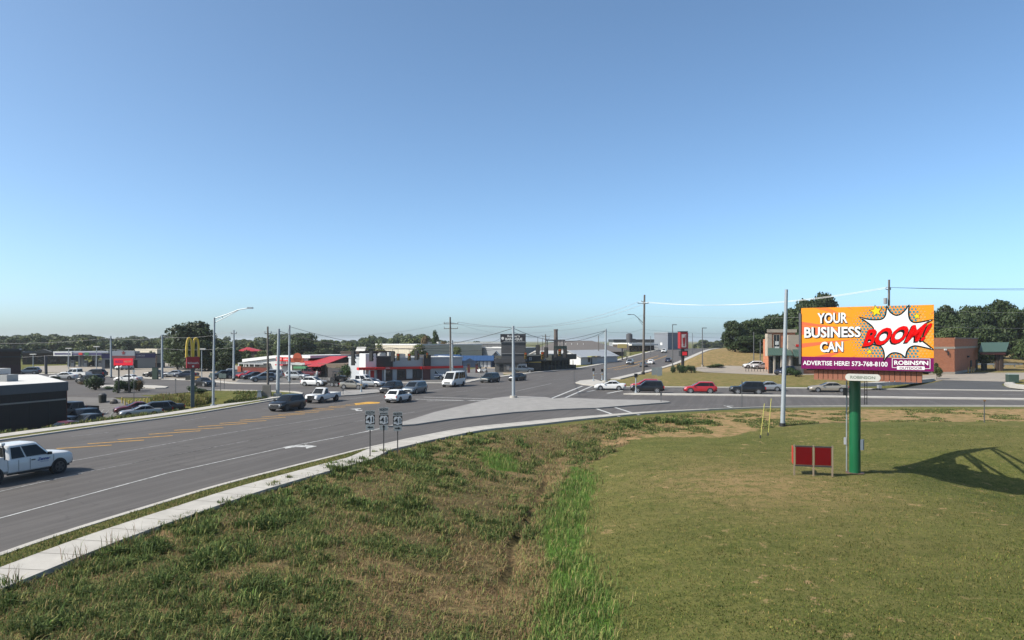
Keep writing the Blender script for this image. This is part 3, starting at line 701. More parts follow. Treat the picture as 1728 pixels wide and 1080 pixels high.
m = MB(); st = [(math.cos(R(90 + k * 36)) * (.62 if k % 2 == 0 else .27), -.26, 4.45 + math.sin(R(90 + k * 36)) * (.62 if k % 2 == 0 else .27)) for k in range(10)]; m.fill(st); m.fill([(x, -.23, z) for x, y, z in st]); obj('emblem', m, M('maroon emblem', (.2, .02, .025)), t)
for x in (-2.6, 2.6): obj('post', MB().box(x - .15, x + .15, -.15, .15, 0, 2.7), METALD, t)
b = Bld('white_warehouse', 'windowless cream warehouse block above the purple fascia', 'warehouse', at(228, 612, 262).xy, at(265, 612, 250).xy, 4)
b.wall(4.6, SEAMC); b.flat_roof(4.6, ROOFW, CREAMW, th=.2)
b = Bld('small_outbuilding', 'small grey outbuilding with a dark lower wall by the thin pole', 'outbuilding', *fronts(262, 278, 205), 6)
b.wall(3.8, CREAMW); b.box('dark_base', -.05, b.w + .05, -.05, b.d, 0, 1.4, METALD); b.flat_roof(3.8, ROOFG, BANDW, th=.15)

# --- white gabled market with brick forecourt wall
A_, B_ = at(414, 634, 172).xy, at(520, 634, 158).xy
b = Bld('white_market', 'long white gabled building with red sign boards behind the steel poles', 'market', A_, B_, 16)
w_ = b.w; xm = w_ * .62
xm = w_ * .5
b.part('wall', MB().fill([(0, 0, -.3), (w_, 0, -.3), (w_, 0, 3.9), (xm, 0, 3.7), (0, 0, 2.6)]).box(0.02, w_ - .02, .3, b.d, -.3, 2.6), SEAMW)
b.part('roof', MB().hexa([(-.4, -.6, 2.6), (xm, -.6, 3.7), (xm, b.d, 3.7), (-.4, b.d, 2.6), (-.4, -.6, 3.3), (xm, -.6, 4.35), (xm, b.d, 4.35), (-.4, b.d, 3.3)]).hexa([(xm, -.6, 3.7), (w_ + 1.5, -.6, 3.9), (w_ + 1.5, b.d, 3.9), (xm, b.d, 3.7), (xm, -.6, 4.35), (w_ + 1.5, -.6, 4.5), (w_ + 1.5, b.d, 4.5), (xm, b.d, 4.35)]), WHITEW)
for x0, x1, z0, z1 in ((.56 * w_, .65 * w_, 3.1, 4.0), (.665 * w_, .78 * w_, 3.1, 4.0)): b.box('sign_board', x0, x1, -.85, -.65, z0, z1, REDB)
m = MB(); text_xz(m, 'MARKET', w_ * .565, w_ * .645, 3.4, 3.7, -.87); text_xz(m, 'GRILL', w_ * .68, w_ * .765, 3.4, 3.7, -.87); b.part('lettering', m, LITW)
b.box('awning', w_ * .58, w_ * .70, -1.5, -.1, 2.1, 2.4, M('pink awning', C(200, 70, 80)))
for k in range(4): b.window(.8 + k * 1.25, 1.7 + k * 1.25, .9, 1.9)
b.box('porch_beam', 0, xm * .85, -2.0, -.1, 2.2, 2.5, GREYW)
for k in range(4): b.box('porch_post', .2 + k * 2.1, .4 + k * 2.1, -2.0, -1.8, 0, 2.2, WHITEW)
b.part('hedge_wall', MB().box(w_ - 4.8, w_ + 2.0, -.7, -.1, 0, 2.3), M('dark green fence', (.025, .04, .012), var=.5, scale=4))
t = thing('brick_wall', 'low red brick wall with a bright orange end pillar before the white gable', 'wall', G(408, 637.5), R(-12))
obj('wall', MB().box(0, 6.3, -.15, .15, -.2, 2.2), BRICKR, t); obj('end_pillar', MB().box(-.8, 0, -.3, .3, -.2, 2.4), M('orange brick pillar', C(190, 90, 55), var=.2), t); obj('coping', MB().box(-.05, 6.35, -.2, .2, 2.2, 2.32), STONE, t)
# --- red hipped roof restaurant
A_, B_ = at(528, 634, 150).xy, at(578, 634, 147).xy
b = Bld('red_roof_restaurant', 'stone restaurant with a large sloping red metal roof', 'restaurant', A_, B_, 18)
w_ = b.w; b.wall(2.9, STONE, y0=1.5)
inv = Matrix.Translation(b.o.location) @ Matrix.Rotation(b.o.rotation_euler.z, 4, 'Z'); inv.invert()
P = [inv @ at(*q) for q in ((521, 617.5, 150), (541, 617.5, 149), (587, 600.5, 158), (537, 601.5, 163), (512, 601, 167), (501, 607.5, 161))]; dn = Vector((0, 0, -.18))
rf = MB()
for q in ((0, 1, 2, 3), (0, 3, 4, 5)): rf.loft([[P[k] + dn for k in q], [P[k] for k in q]])
b.part('roof', rf, ROOFR)
b.part('side_wall', MB().fill([(P[1].x - .2, P[1].y + .2, -.3), (P[2].x - .3, P[2].y, -.3), P[2] + dn * 1.2 + Vector((-.3, 0, 0)), P[1] + dn * 1.2 + Vector((-.2, .2, 0))]), BRICKD)
b.part('rear_wall', MB().fill([(P[2].x - .3, P[2].y, -.3), (P[3].x, P[3].y, -.3), P[3] + dn * 1.3, P[2] + dn * 1.3 + Vector((-.3, 0, 0))]), BRICKD)
b.box('panelled_screen', 4.3, 10.4, -.6, -.4, -.2, 2.1, M('dark panel', (.05, .042, .042), rough=.7)); b.box('door', 2.6, 3.5, 1.42, 1.6, 0, 2.1, WGLASS)
b.window(.3, 1.6, .9, 2.1, y=1.5); b.part('roof_vent', MB().cyl(4.6, 9, 3.2, 4.5, .45).cyl(4.6, 9, 4.5, 4.75, .6), GREYW); b.box('green_awning', -3.8, -.6, -1.6, 0, 1.9, 2.3, M('green awning', (.05, .22, .09)))
t = thing('orange_sign', 'orange and white pictorial sign above the green fence', 'sign', G(502, 636), R(-5))
m = MB(); m.cylax((0, 0, 4.1), (0, 1, 0), .12, 1.0, 16); m.box(-1.4, 1.4, -.12, .12, 3.1, 4.0); obj('panel', m, M('orange sign face', C(205, 90, 50), var=.3, scale=3), t); obj('trim_panel', MB().box(-1.5, 1.6, -.1, .1, 2.6, 3.0), LITW, t)
for x in (-1.1, 1.1): obj('post', MB().box(x - .08, x + .08, -.06, .06, 0, 3.0), METALD, t)
# --- brown block behind it
b = Bld('brown_block', 'plain brown block between the red roof and the diner', 'building', at(575, 628, 168).xy, at(606, 628, 165).xy, 12)
b.wall(5.1, BRICKD); b.flat_roof(5.1, ROOFG, BRICKD, th=.15)
# --- red and white diner
A_, B_ = at(618, 639, 134).xy, at(780, 639, 143).xy
b = Bld('diner', 'white and grey diner with dark corner towers and a continuous red band', 'restaurant', A_, B_, 13)
w_ = b.w; L_ = lambda u: (u - 618) / 162 * w_
GREYP = M('pale grey siding', (.42, .44, .46), rough=.7, stretch=(.3, 1, 8), var=.1)
b.wall(4.35, GREYP); b.flat_roof(4.35, ROOFW, GREYP, th=.2)
b.box('white_tower', -.2, L_(633), -.25, 4, -.1, 5.3, WHITEW); b.box('dark_tower', L_(635), L_(660), -.35, 4.5, 2.75, 4.8, M('dark brown cladding', (.035, .03, .027), rough=.7)); b.box('dark_tower', L_(711), L_(723), -.55, 4, 2.75, 4.95, M('dark brown cladding'))
b.box('red_band', -.3, w_ + .05, -.42, -.26, 2.3, 2.75, REDB); b.box('red_band', L_(602), L_(628), -1.9, -.43, 2.3, 2.78, REDB); b.box('red_band', L_(630), L_(644), -1.5, -.43, 2.3, 2.72, REDB); b.box('red_band', L_(706), L_(723), -.8, -.56, 2.2, 2.75, REDB)
for u in (611, 619): b.box('column', L_(u) - .15, L_(u) + .15, -1.8, -1.5, -.1, 2.3, WHITEW)
b.box('red_panel', L_(620), L_(630), -.32, -.26, .2, 2.1, M('red poster', C(215, 50, 45), var=.5, scale=1.5)); b.box('red_door', L_(635.5), L_(643), -.1, -.02, 0, 2.2, M('maroon door', (.16, .02, .025))); b.box('column', L_(643.5), L_(645.5), -1.4, -1.1, 0, 2.3, WHITEW)
b.box('brick_panel', L_(646), L_(707), -.06, -.01, 0, 2.3, M('rust brown siding', (.09, .05, .038), var=.4, scale=.8)); b.box('white_panel', L_(660), L_(667), -.12, -.065, 0, 2.25, GREYP); b.box('white_panel', L_(683), L_(693), -.14, -.065, .4, 2.25, GREYP); b.box('brick_panel', L_(711), L_(723), -.3, -.01, 0, 2.2, M('maroon siding', (.10, .03, .028)))
for u0, u1 in ((647, 658), (669, 680), (694, 700)): b.window(L_(u0), L_(u1), .7, 2.0, y=-.07, mull=2)
m = MB(); text_xz(m, 'OPEN', L_(648), L_(655), 2.42, 2.65, -.44); b.part('lettering', m, LITW)
b.box('drive_window', L_(700), L_(709), -.09, -.065, .4, 2.2, METALD); b.units(5, 4.36, 8)
b.box('lower_wing', w_ - .02, w_ + 1.2, .5, 9, -.3, 2.6, GREYP)
# --- warehouses behind
b = Bld('cream_warehouse', 'long cream warehouse with a white roof edge behind the diner', 'warehouse', at(634, 608, 285).xy, at(712, 608, 255).xy, 26)
b.wall(6.2, SEAMC); b.flat_roof(6.2, ROOFW, WHITEW, th=.35); b.units(3, 6.3, 5)
b = Bld('grey_warehouse', 'broad grey warehouse behind the blue roofed storage units', 'warehouse', *fronts(752, 872, 300), 40)
b.wall(6.6, SEAMG); b.flat_roof(6.6, ROOFW, WHITEW, th=.35)
b = Bld('warehouse_annex', 'cream fronted lower annex with a grey side before the grey warehouse', 'warehouse', at(792, 604, 276).xy, at(872, 604, 262).xy, 14)
b.wall(5.1, M('grey panel wall', (.24, .25, .27), rough=.8, scale=.4)); b.flat_roof(5.1, ROOFW, WHITEW, th=.2); b.box('cream_front', -.1, 2.8, -.1, 4, 0, 5.0, SEAMC); b.box('door', 1.8, 2.5, -.16, -.1, 0, 1.8, METALD)
b = Bld('storage_units', 'low blue storage units with a blue roof and white roller doors', 'storage', at(775, 615, 205).xy, at(830, 615, 205).xy, 10)
b.wall(2.0, BLUEW); b.gable(2.0, 3.2, ROOFB, wallmat=BLUEW)
for k in range(4): b.box('roller_door', b.w - 4.6 + k * 1.12, b.w - 3.75 + k * 1.12, -.06, .02, .1, 1.75, DOORW)
b.part('porch_gable', MB().fill([(1.2, -1.0, 1.8), (5.0, -1.0, 1.8), (3.1, -1.0, 2.7)]).box(1.2, 5.0, -.95, 0, 0, 1.8), BLUEW)
b = Bld('storage_annex', 'blue roofed storage wing left of the round tree', 'storage', at(733, 614, 215).xy, at(772, 614, 215).xy, 9)
b.wall(2.3, BLUEW); b.gable(2.3, 3.3, ROOFB)
b = Bld('grey_shed', 'small grey gabled shed left of the smokehouse', 'shed', at(827, 615, 212).xy, at(846, 615, 212).xy, 8)
b.wall(2.6, BLUEW); b.gable(2.6, 4.4, M('grey metal roof', (.3, .32, .34)), axis='y', wallmat=GREYW)
# --- smokehouse with sign tower
A_, B_ = at(836, 624, 172).xy, at(884, 624, 172).xy
b = Bld('smokehouse', 'dark smokehouse with a tall black sign tower and stone base', 'restaurant', A_, B_, 10)
b.wall(2.5, M('grey stone', (.11, .105, .095), var=.35, scale=3)); b.flat_roof(2.5, ROOFG, M('dark shingle', (.045, .045, .048), var=.3), th=.9, over=.35)
DKP = M('weathered panel', (.055, .055, .058), var=.3, scale=2, stretch=(1, 1, 5))
b.box('tower', 1.4, b.w + .5, .4, 3.4, 2.6, 7.4, DKP); b.box('tower_ledge', 1.2, b.w + .7, .2, 3.6, 4.55, 4.65, GREYW); b.box('tower_ledge', 1.2, b.w + .7, .2, 3.6, 7.2, 7.35, GREYW)
sg = b.part('sign_board', MB().box(1.2, b.w + .4, .1, .38, 7.4, 9.4), M('black sign', (.014, .012, .016)))
m = MB(); text_xz(m, "Rosser's", 2.9, 5.9, 8.6, 9.2, .08); text_xz(m, 'BAR-B-QUE', 2.4, 6.5, 7.75, 8.45, .08, bold=.03); m.cylax((1.75, .08, 8.35), (0, 1, 0), .01, .35, 10); m.box(2.0, b.w + .2, .07, .09, 7.5, 7.56); b.part('lettering', m, LITW, sg)
b.box('white_panel', 5.7, 7.6, -.1, .0, .2, 2.2, M('posters', (.4, .4, .42), var=.5, scale=2.5)); b.window(1.0, 1.9, .5, 2.0); b.window(2.6, 3.4, .7, 1.9, glass=M('pale pane', (.2, .2, .2)))
A_, B_ = at(884, 624, 173).xy, at(972, 617, 192).xy
b = Bld('smokehouse_porch', 'long low dark green dining porch right of the sign tower', 'porch', A_, B_, 9)
b.wall(1.3, DKGREEN); b.box('wall', .0, b.w, 2.0, b.d, 1.2, 3.0, DKGREEN); b.box('roof', -.3, b.w * .8, -.4, b.d, 2.55, 2.75, DKGREEN); b.box('upper_wall', 0, b.w * .45, 1.0, b.d, 2.75, 4.0, DKGREEN); b.box('dark_roof', b.w * .52, b.w + .6, .2, b.d, 2.76, 4.15, M('olive roof', (.035, .04, .03)))
for k in range(14): b.box('porch_post', k * b.w / 14, k * b.w / 14 + .12, -.15, -.02, 0, 2.55, M('porch timber', (.075, .08, .05)))
for x0, x1 in ((1.2, 2.6), (3.6, 4.5), (9.3, 10.6)): b.window(x0, x1, 3.0, 3.6, y=1.0, frame=LITW, glass=M('pale pane'))
t = thing('smoke_stack', 'tall brown brick smoke stack rising behind the smokehouse', 'chimney', G(938, 612), 0)
b0 = gz(t.location.x, t.location.y); k_ = t.location.y / F
obj('stack', MB().cyl(0, 0, 0, (613 - 557) * k_, .75, 12, r2=.62).cyl(0, 0, (613 - 559) * k_, (613 - 556.5) * k_, .72, 12), M('stack brick', (.10, .075, .065), var=.3, scale=2), t)
obj('platform', MB().box(-3.2, 3.0, -1.5, 1.5, (613 - 576) * k_, (613 - 574) * k_), METALD, t)
for x in (-2.8, 2.6): obj('leg', MB().box(x - .12, x + .12, -.12, .12, 0, (613 - 576) * k_), METALD, t)
# --- hip roof building, white shed, cream shop, far commercial blocks
b = Bld('hip_roof_building', 'large brown hip roofed building behind the white shed', 'building', at(898, 607, 285).xy, at(1046, 603, 275).xy, 22)
b.wall(3.4, BRICKD)
b.part('roof', MB().loft([[(-1, -1, 3.3), (b.w + 1, -1, 3.3), (b.w + 1, b.d + 1, 3.3), (-1, b.d + 1, 3.3)], [(8, b.d * .5 - .1, 7.6), (b.w - 13, b.d * .5 - .1, 7.6), (b.w - 13, b.d * .5 + .1, 7.6), (8, b.d * .5 + .1, 7.6)]]), ROOFG)
for k in range(5): b.part('roof_vent', MB().cyl(10 + k * 2.4, 6.5, 5.2, 6.6, .12, 6), LITW)
b = Bld('white_shed', 'long white roofed shed in front of the hip roofed building', 'shed', at(922, 611, 222).xy, at(992, 608, 236).xy, 9)
b.wall(2.4, SEAMW); b.gable(2.4, 4.2, M('white metal roof', (.70, .69, .66), rough=.5), wallmat=WHITEW)
b = Bld('cream_workshop', 'pale workshop with a grey roof and dark door beside the thin pole', 'workshop', at(980, 611.2, 219).xy, at(1042, 608.5, 238).xy, 9)
b.wall(2.5, WHITEW); b.gable(2.5, 4.4, M('pale grey roof', (.42, .44, .46), rough=.6), wallmat=WHITEW); b.window(4.4, 5.5, .9, 2.0); b.box('door', 6.0, 6.9, -.06, .02, 0, 2.0, METALD)
for x, c_ in ((5.2, 'green canopy'), (8.4, 'tan canopy')): b.box('canopy', x - 1.4, x + 1.2, -1.6, -.05, 2.5, 2.75, M(c_, (.33, .34, .12) if 'green' in c_ else (.4, .3, .18)))
b = Bld('white_complex', 'sprawling white flat roofed complex far behind the cream workshop', 'building', at(985, 600, 330).xy, at(1110, 600, 330).xy, 30)
b.wall(4.2, SEAMW, z0=-2); b.flat_roof(4.2, ROOFW, WHITEW, th=.35)
b = Bld('black_edged_block', 'grey block with a black roof edge on the skyline', 'building', at(1036, 598, 380).xy, at(1118, 598, 380).xy, 20)
b.wall(6.2, GREYW, z0=-2); b.box('roof_edge', -.3, b.w + .3, -.4, b.d, 6.2, 7.4, METALD)
b = Bld('blue_grey_block', 'blue grey windowless block at the crest of the climbing road', 'building', at(1104, 595, 345).xy, at(1127, 594, 340).xy, 20)
b.wall(8.2, M('blue grey cladding', (.19, .21, .24), rough=.7, scale=.3), z0=-2); b.flat_roof(8.2, ROOFG, GREYW, th=.25); b.box('emblem', b.w * .45, b.w * .6, -.06, .02, 2.4, 3.6, LITW)
b = Bld('strip_mall', 'low strip mall with a pale canopy edge left of the blue grey block', 'shop', at(1062, 601, 318).xy, at(1104, 597.5, 325).xy, 12)
b.wall(3.6, BRICKD, z0=-2); b.box('canopy', -.4, b.w + .4, -2.2, 0, 3.0, 3.7, ROOFW); b.flat_roof(3.6, ROOFW, WHITEW, th=.6)
for k in range(5): b.window(.8 + k * 2.1, 2.3 + k * 2.1, .4, 2.4)
t = thing('dark_silo', 'dark cylindrical silo with an arm above the far white roofs', 'silo', at(1062, 590, 360).xyz, 0); t.location.z = gz(t.location.x, 360)
k_ = 360 / F
obj('tank', MB().cyl(0, 0, 3, 31 * k_ - .6, 1.6, 12).cyl(0, 0, 31 * k_ - .6, 31 * k_, 1.6, 12, r2=.7), M('silo steel', (.06, .06, .065)), t); obj('leg', MB().cyl(-1.2, 0, 0, 3.2, .15, 6), METALD, t); obj('leg', MB().cyl(1.2, 0, 0, 3.2, .15, 6), METALD, t); obj('arm', MB().tube([(1.4, 0, 6.4), (3.0, 0, 6.2), (4.0, 0, 5.2)], .25, 6), METALD, t)
t = thing('yellow_signs', 'pole with stacked yellow fast food boards beside the far kerb', 'sign', G(1050, 607.5), 0)
obj('pole', MB().box(-.2, .2, -.2, .2, 0, 4.2), METALD, t); obj('panel', MB().box(-1.6, 1.6, -.2, .2, 4.2, 5.6), M('ochre board', (.42, .33, .12)), t); obj('panel', MB().box(.6, 2.6, .3, .6, 1.4, 3.4), M('pale yellow board', (.45, .42, .22)), t); obj('post', MB().box(1.5, 1.7, .4, .5, 0, 1.4), METALD, t)
b = Bld('red_tile_house', 'house with a pink tiled hip roof among trees', 'house', at(402, 604, 262).xy, at(430, 604, 262).xy, 8)
b.wall(4.0, BRICKD); b.part('roof', MB().loft([[(-.5, -.5, 3.9), (b.w + .5, -.5, 3.9), (b.w + .5, b.d + .5, 3.9), (-.5, b.d + .5, 3.9)], [(1.6, 3.9, 5.3), (2.6, 3.9, 5.3), (2.6, 4.1, 5.3), (1.6, 4.1, 5.3)]]), ROOFR)
b = Bld('small_house', 'small pale roofed house in the trees above the brown block', 'house', at(602, 600, 270).xy, at(613, 600, 270).xy, 6)
b.wall(3.6, GREYW); b.gable(3.6, 5.2, ROOFW, wallmat=GREYW)
# --- pharmacy: tower entrance, white portal, brick wings, drive-through
Yp = 143.0
def pxX(u, Y=Yp): return (u - UC) / F * Y
px0 = pxX(1299); zP = gz(px0, Yp)
o = thing('pharmacy', 'brick pharmacy with a corner tower, green awnings and a drive through', 'pharmacy', (px0, Yp, zP), 0)
U = lambda u: pxX(u) - px0
hz = lambda v: H - (v - V0) / F * Yp - zP
class _B(Bld):
    def __init__(s, o, w, d): s.o = o; s.w = w; s.d = d
b = _B(o, U(1650), 22)
b.box('wall', U(1353), U(1572), .6, 22, -.3, hz(572), BRICK); b.part('tower', MB().prism([(0, 1.2), (U(1346), 1.2), (U(1346), 8), (3.0, 8)], hz(601), hz(561)), BRICK); b.part('tower_cornice', MB().prism([(-.25, .95), (U(1346) + .25, .95), (U(1346) + .25, 8.2), (2.9, 8.2)], hz(561), hz(555.5)), TANW)
b.box('tower_pier', -.06, U(1306), 1.1, 2.5, hz(601), hz(563), TANW); b.box('white_portal', U(1331), U(1357), .3, 2.5, -.2, hz(565), TANW)
w1 = b.window(U(1309), U(1319), hz(598), hz(565), frame=TANW, y=1.16, mull=2)
m = MB(); x0 = U(1311.5); m.box(x0, x0 + .7, 1.05, 1.1, hz(582), hz(576)); m.box(x0 - .1, x0 + .8, 1.05, 1.1, hz(592), hz(585)); m.box(x0 + .15, x0 + .35, 1.05, 1.1, hz(597), hz(593)); b.part('lettering', m, LITW)
m = MB(); m.hexa([(U(1291), -1.6, hz(600)), (U(1333), -1.6, hz(600)), (U(1336), 1.3, hz(588)), (U(1300), 1.3, hz(588)), (U(1291), -1.6, hz(599)), (U(1333), -1.6, hz(599)), (U(1336), 1.3, hz(586.5)), (U(1300), 1.3, hz(586.5))]); b.part('awning', m, ROOFT)
m = MB(); m.hexa([(U(1336), -.9, hz(602)), (U(1366), -.9, hz(602)), (U(1366), .6, hz(588)), (U(1339), .6, hz(588)), (U(1336), -.9, hz(601)), (U(1366), -.9, hz(601)), (U(1366), .6, hz(586.5)), (U(1339), .6, hz(586.5))]); b.part('awning', m, ROOFT)
for u in (1303, 1315, 1329): b.box('column', U(u) - .16, U(u) + .16, -1.3, -1.0, -.2, hz(600), TANW)
b.box('entrance_glass', U(1303), U(1330), 1.6, 1.9, 0, hz(601), WGLASS); b.part('lower_wall', MB().prism([(.4, 2.0), (U(1353), 2.0), (U(1353), 8), (3.2, 8)], -.3, hz(601)), BRICK)
b.window(U(1339), U(1352), hz(617), hz(604), y=.28); b.box('red_emblem', U(1344), U(1349), .22, .29, hz(585), hz(581), REDB)
# drive-through wing, nearer to the viewer
b.box('wall', U(1560), U(1603), -1.5, 12, -.6, hz(570), BRICK)
xr = U(1603); sx, sy = 19.0, 22.0
m = MB(); m.prism([(xr - .01, -1.48), (xr + sx, -1.5 + sy), (xr + sx - 6, -1.5 + sy + 4), (xr - 3, 11)], -.6, hz(570) - .02); b.part('side_wall', m, BRICK)
b.box('stone_band', U(1560), xr + .03, -1.54, 12, hz(588.5), hz(585), TANW); b.box('stone_base', U(1560), xr + .04, -1.56, 12, -.6, hz(627), TANW)
def flank(z0, z1, name, mat, s0=0.0, s1=1.0, th=.06): return b.part(name, MB().prism([(xr + sx * s0, -1.5 + sy * s0), (xr + sx * s0 + th, -1.5 + sy * s0 - th), (xr + sx * s1 + th, -1.5 + sy * s1 - th), (xr + sx * s1, -1.5 + sy * s1)], z0, z1), mat)
flank(hz(588.5), hz(585), 'stone_band', TANW); flank(-.6, hz(627), 'stone_base', TANW)
flank(hz(605), hz(602), 'wall_lamp', METALD, .5, .53, .3); flank(0, 2.4, 'service_door', DKGREEN, .64, .70, .1); flank(0, 2.4, 'service_door', DKGREEN, .9, .97, .1)
flank(hz(571.5), hz(569.5), 'coping', M('brick coping', (.25, .15, .11)), -.005, 1.0, .1)
b.box('rooftop_unit', U(1577), U(1588), 3, 5, hz(570), hz(564), CONDU); b.box('wall_lamp', U(1585), U(1589), -1.75, -1.55, hz(591), hz(588.5), LITW); b.box('meter_box', U(1591), U(1592.6), -1.7, -1.5, hz(599), hz(593), METALD)
inv = Matrix.Translation(o.location) @ Matrix.Rotation(o.rotation_euler.z, 4, 'Z'); inv.invert(); Q_ = lambda u, v, Y: inv @ at(u, v, Y)
m = MB()
for a_, b_ in (((1656, 594, 158), (1698, 593.5, 157)),):
    e0, e1, r0_, r1_ = Q_(1652, 594.5, 158), Q_(1698, 594, 157), Q_(1656, 579, 162), Q_(1703, 578.5, 161); k0, k1 = r0_ + Vector((1.0, 4, -2.0)), r1_ + Vector((1.0, 4, -2.0)); up_ = Vector((0, 0, .15))
    m.loft([[e0, e1, e1 + up_, e0 + up_], [r0_, r1_, r1_ + up_, r0_ + up_]]); m.loft([[r0_, r1_, r1_ + up_, r0_ + up_], [k0, k1, k1 + up_, k0 + up_]])
b.part('canopy_roof', m, ROOFT)
f0, f1 = Q_(1655, 594.5, 158.2), Q_(1697, 594, 157.2); b.part('canopy_fascia', MB().hexa([f0 + Vector((0, 0, -.5)), f1 + Vector((0, 0, -.5)), f1 + Vector((0, .2, -.5)), f0 + Vector((0, .2, -.5)), f0, f1, f1 + Vector((0, .2, 0)), f0 + Vector((0, .2, 0))]), M('maroon fascia', (.16, .045, .04)))
for u_, Y_ in ((1682, 158.5), (1688.5, 158.2), (1684, 164), (1690, 163.5)):
    q = Q_(u_, 600, Y_); b.box('canopy_column', q.x - .3, q.x + .3, q.y - .25, q.y + .25, -.4, e0.z, BRICKD)
for u_, Y_ in ((1634, 146), (1639, 147), (1643, 148)):
    q = Q_(u_, 600, Y_); b.part('bollard', MB().cyl(q.x, q.y, -.3, 1.3, .14, 8), M('yellow bollard', (.4, .26, .08)))
q = Q_(1662, 600, 160); b.box('drive_kiosk', q.x - .5, q.x + .5, q.y, q.y + .6, -.3, 1.6, DKGREEN)
# brick bicycle railings, propane cage and small lot furniture
t = thing('bike_rails', 'row of black hoop railings at the kerb of the pharmacy lot', 'railing', G(1284, 627.2), R(-4))
for k in range(6): obj('hoop', MB().tube([(-3.2 + k * 1.25, 0, 0), (-3.2 + k * 1.25, 0, .95), (-2.9 + k * 1.25, 0, 1.05), (-2.6 + k * 1.25, 0, .95), (-2.6 + k * 1.25, 0, 0)], .06, 6), METALD, t)
t = thing('guard_rail', 'pale steel guard rail beyond the drive through canopy', 'barrier', ((1668 - UC) / F * 172, 172, gz((1668 - UC) / F * 172, 172)), R(-2))
m = MB(); m.box(-4, 8, -.06, .06, .55, .95); obj('rail', m, STEELG, t)
for k in range(6): obj('post', MB().box(-3.8 + k * 2.5, -3.65 + k * 2.5, .06, .2, -.2, .9), STEELG, t)
t = thing('green_utility_box', 'dark green utility box on the kerb corner of the drive through', 'utility box', G(1708, 645.5), R(-15))
obj('body', MB().box(-.75, .75, -.7, .7, 0, 1.35), M('utility green', (.03, .06, .045)), t); obj('lid', MB().hexa([(-.8, -.75, 1.35), (.8, -.75, 1.35), (.8, .75, 1.35), (-.8, .75, 1.35), (-.7, -.6, 1.5), (.7, -.6, 1.5), (.7, .6, 1.5), (-.7, .6, 1.5)]), M('pale lid', (.2, .24, .22)), t)
for u, v, lb in ((1484, 659, 'small black mailbox by the kerb under the wide billboard apron'), (1537, 648.5, 'low dark drain box on the wedge of grass by the driveway')):
    t = thing('mailbox' if u < 1500 else 'drain_box', lb, 'box', G(u, v), 0)
    obj('body', MB().box(-.25, .25, -.25, .25, .35 if u < 1500 else 0, .85 if u < 1500 else .5), METALD if u > 1500 else GREYW, t); obj('base', MB().box(-.1, .1, -.1, .1, -.1, .36), METALD, t)
# ================================================================== VEHICLES
KINDS = {   # length, width, sill, wheel radius, wheel positions, deck line, cabin (rear base, rear top, front top, front base, belt, roof), pillars
 'sedan': dict(L=4.85, W=1.84, zb=.2, wr=.33, wx=(-1.42, 1.42), deck=[(-1, .5), (-.985, .95), (-.9, 1.02), (-.6, 1.03), (.36, .97), (.5, .93), (.8, .84), (.94, .72), (1, .45)], cab=(-.74, -.40, .02, .46, .95, 1.45), pil=[(.05, .49), (.51, .96)]),
 'suv': dict(L=4.65, W=1.88, zb=.27, wr=.39, wx=(-1.36, 1.4), deck=[(-1, .5), (-.985, 1.0), (-.93, 1.12), (.4, 1.07), (.54, 1.04), (.82, .95), (.95, .8), (1, .45)], cab=(-.955, -.78, .06, .53, 1.06, 1.69), pil=[(.05, .28), (.295, .97)]),
 'jeep': dict(L=4.85, W=1.92, zb=.32, wr=.39, wx=(-1.4, 1.45), deck=[(-1, .5), (-.99, 1.05), (-.95, 1.14), (.34, 1.12), (.42, 1.12), (.88, 1.06), (.97, .92), (1, .5)], cab=(-.965, -.86, .1, .44, 1.12, 1.78), pil=[(.05, .29), (.31, .62), (.635, .97)]),
 'crossover': dict(L=4.3, W=1.8, zb=.25, wr=.35, wx=(-1.27, 1.28), deck=[(-1, .5), (-.98, .95), (-.93, 1.06), (.4, 1.0), (.55, .98), (.82, .9), (.95, .76), (1, .45)], cab=(-.95, -.62, .0, .54, 1.0, 1.6), pil=[(.05, .46), (.475, .96)]),
 'minivan': dict(L=5.1, W=1.98, zb=.22, wr=.35, wx=(-1.5, 1.55), deck=[(-1, .5), (-.985, 1.0), (-.95, 1.08), (.55, 1.03), (.68, 1.0), (.88, .9), (.96, .75), (1, .45)], cab=(-.965, -.84, .2, .68, 1.05, 1.74), pil=[(.05, .31), (.325, .97)]),
 'van': dict(L=5.95, W=2.06, zb=.28, wr=.36, wx=(-1.75, 1.95), deck=[(-1, .5), (-.99, 1.2), (-.96, 1.3), (.66, 1.25), (.78, 1.18), (.93, 1.0), (.98, .8), (1, .45)], cab=(-.975, -.955, .45, .8, 1.25, 2.5), pil=[(.02, .18), (.20, .38), (.40, .58), (.64, .95)]),
 'pickup': dict(L=5.9, W=2.03, zb=.42, wr=.41, wx=(-1.72, 1.95), deck=[(-.33, .6), (-.33, 1.24), (.5, 1.24), (.56, 1.24), (.9, 1.18), (.97, 1.06), (1, .6)], cab=(-.325, -.30, .27, .54, 1.2, 1.98), pil=[(.06, .38), (.42, .96)], bed=True),
 'crewpickup': dict(L=5.9, W=2.03, zb=.42, wr=.41, wx=(-1.72, 1.95), deck=[(-.34, .6), (-.34, 1.22), (.5, 1.22), (.56, 1.22), (.9, 1.16), (.97, 1.04), (1, .6)], cab=(-.335, -.31, .24, .5, 1.18, 1.94), pil=[(.05, .46), (.52, .96)], bed=True),
 'regpickup': dict(L=5.3, W=1.9, zb=.38, wr=.38, wx=(-1.6, 1.68), deck=[(-.04, .6), (-.04, 1.1), (.4, 1.1), (.5, 1.1), (.9, 1.05), (.97, .92), (1, .55)], cab=(-.035, -.01, .24, .5, 1.08, 1.82), pil=[(.12, .95)], bed=True),
}
_WH = {}
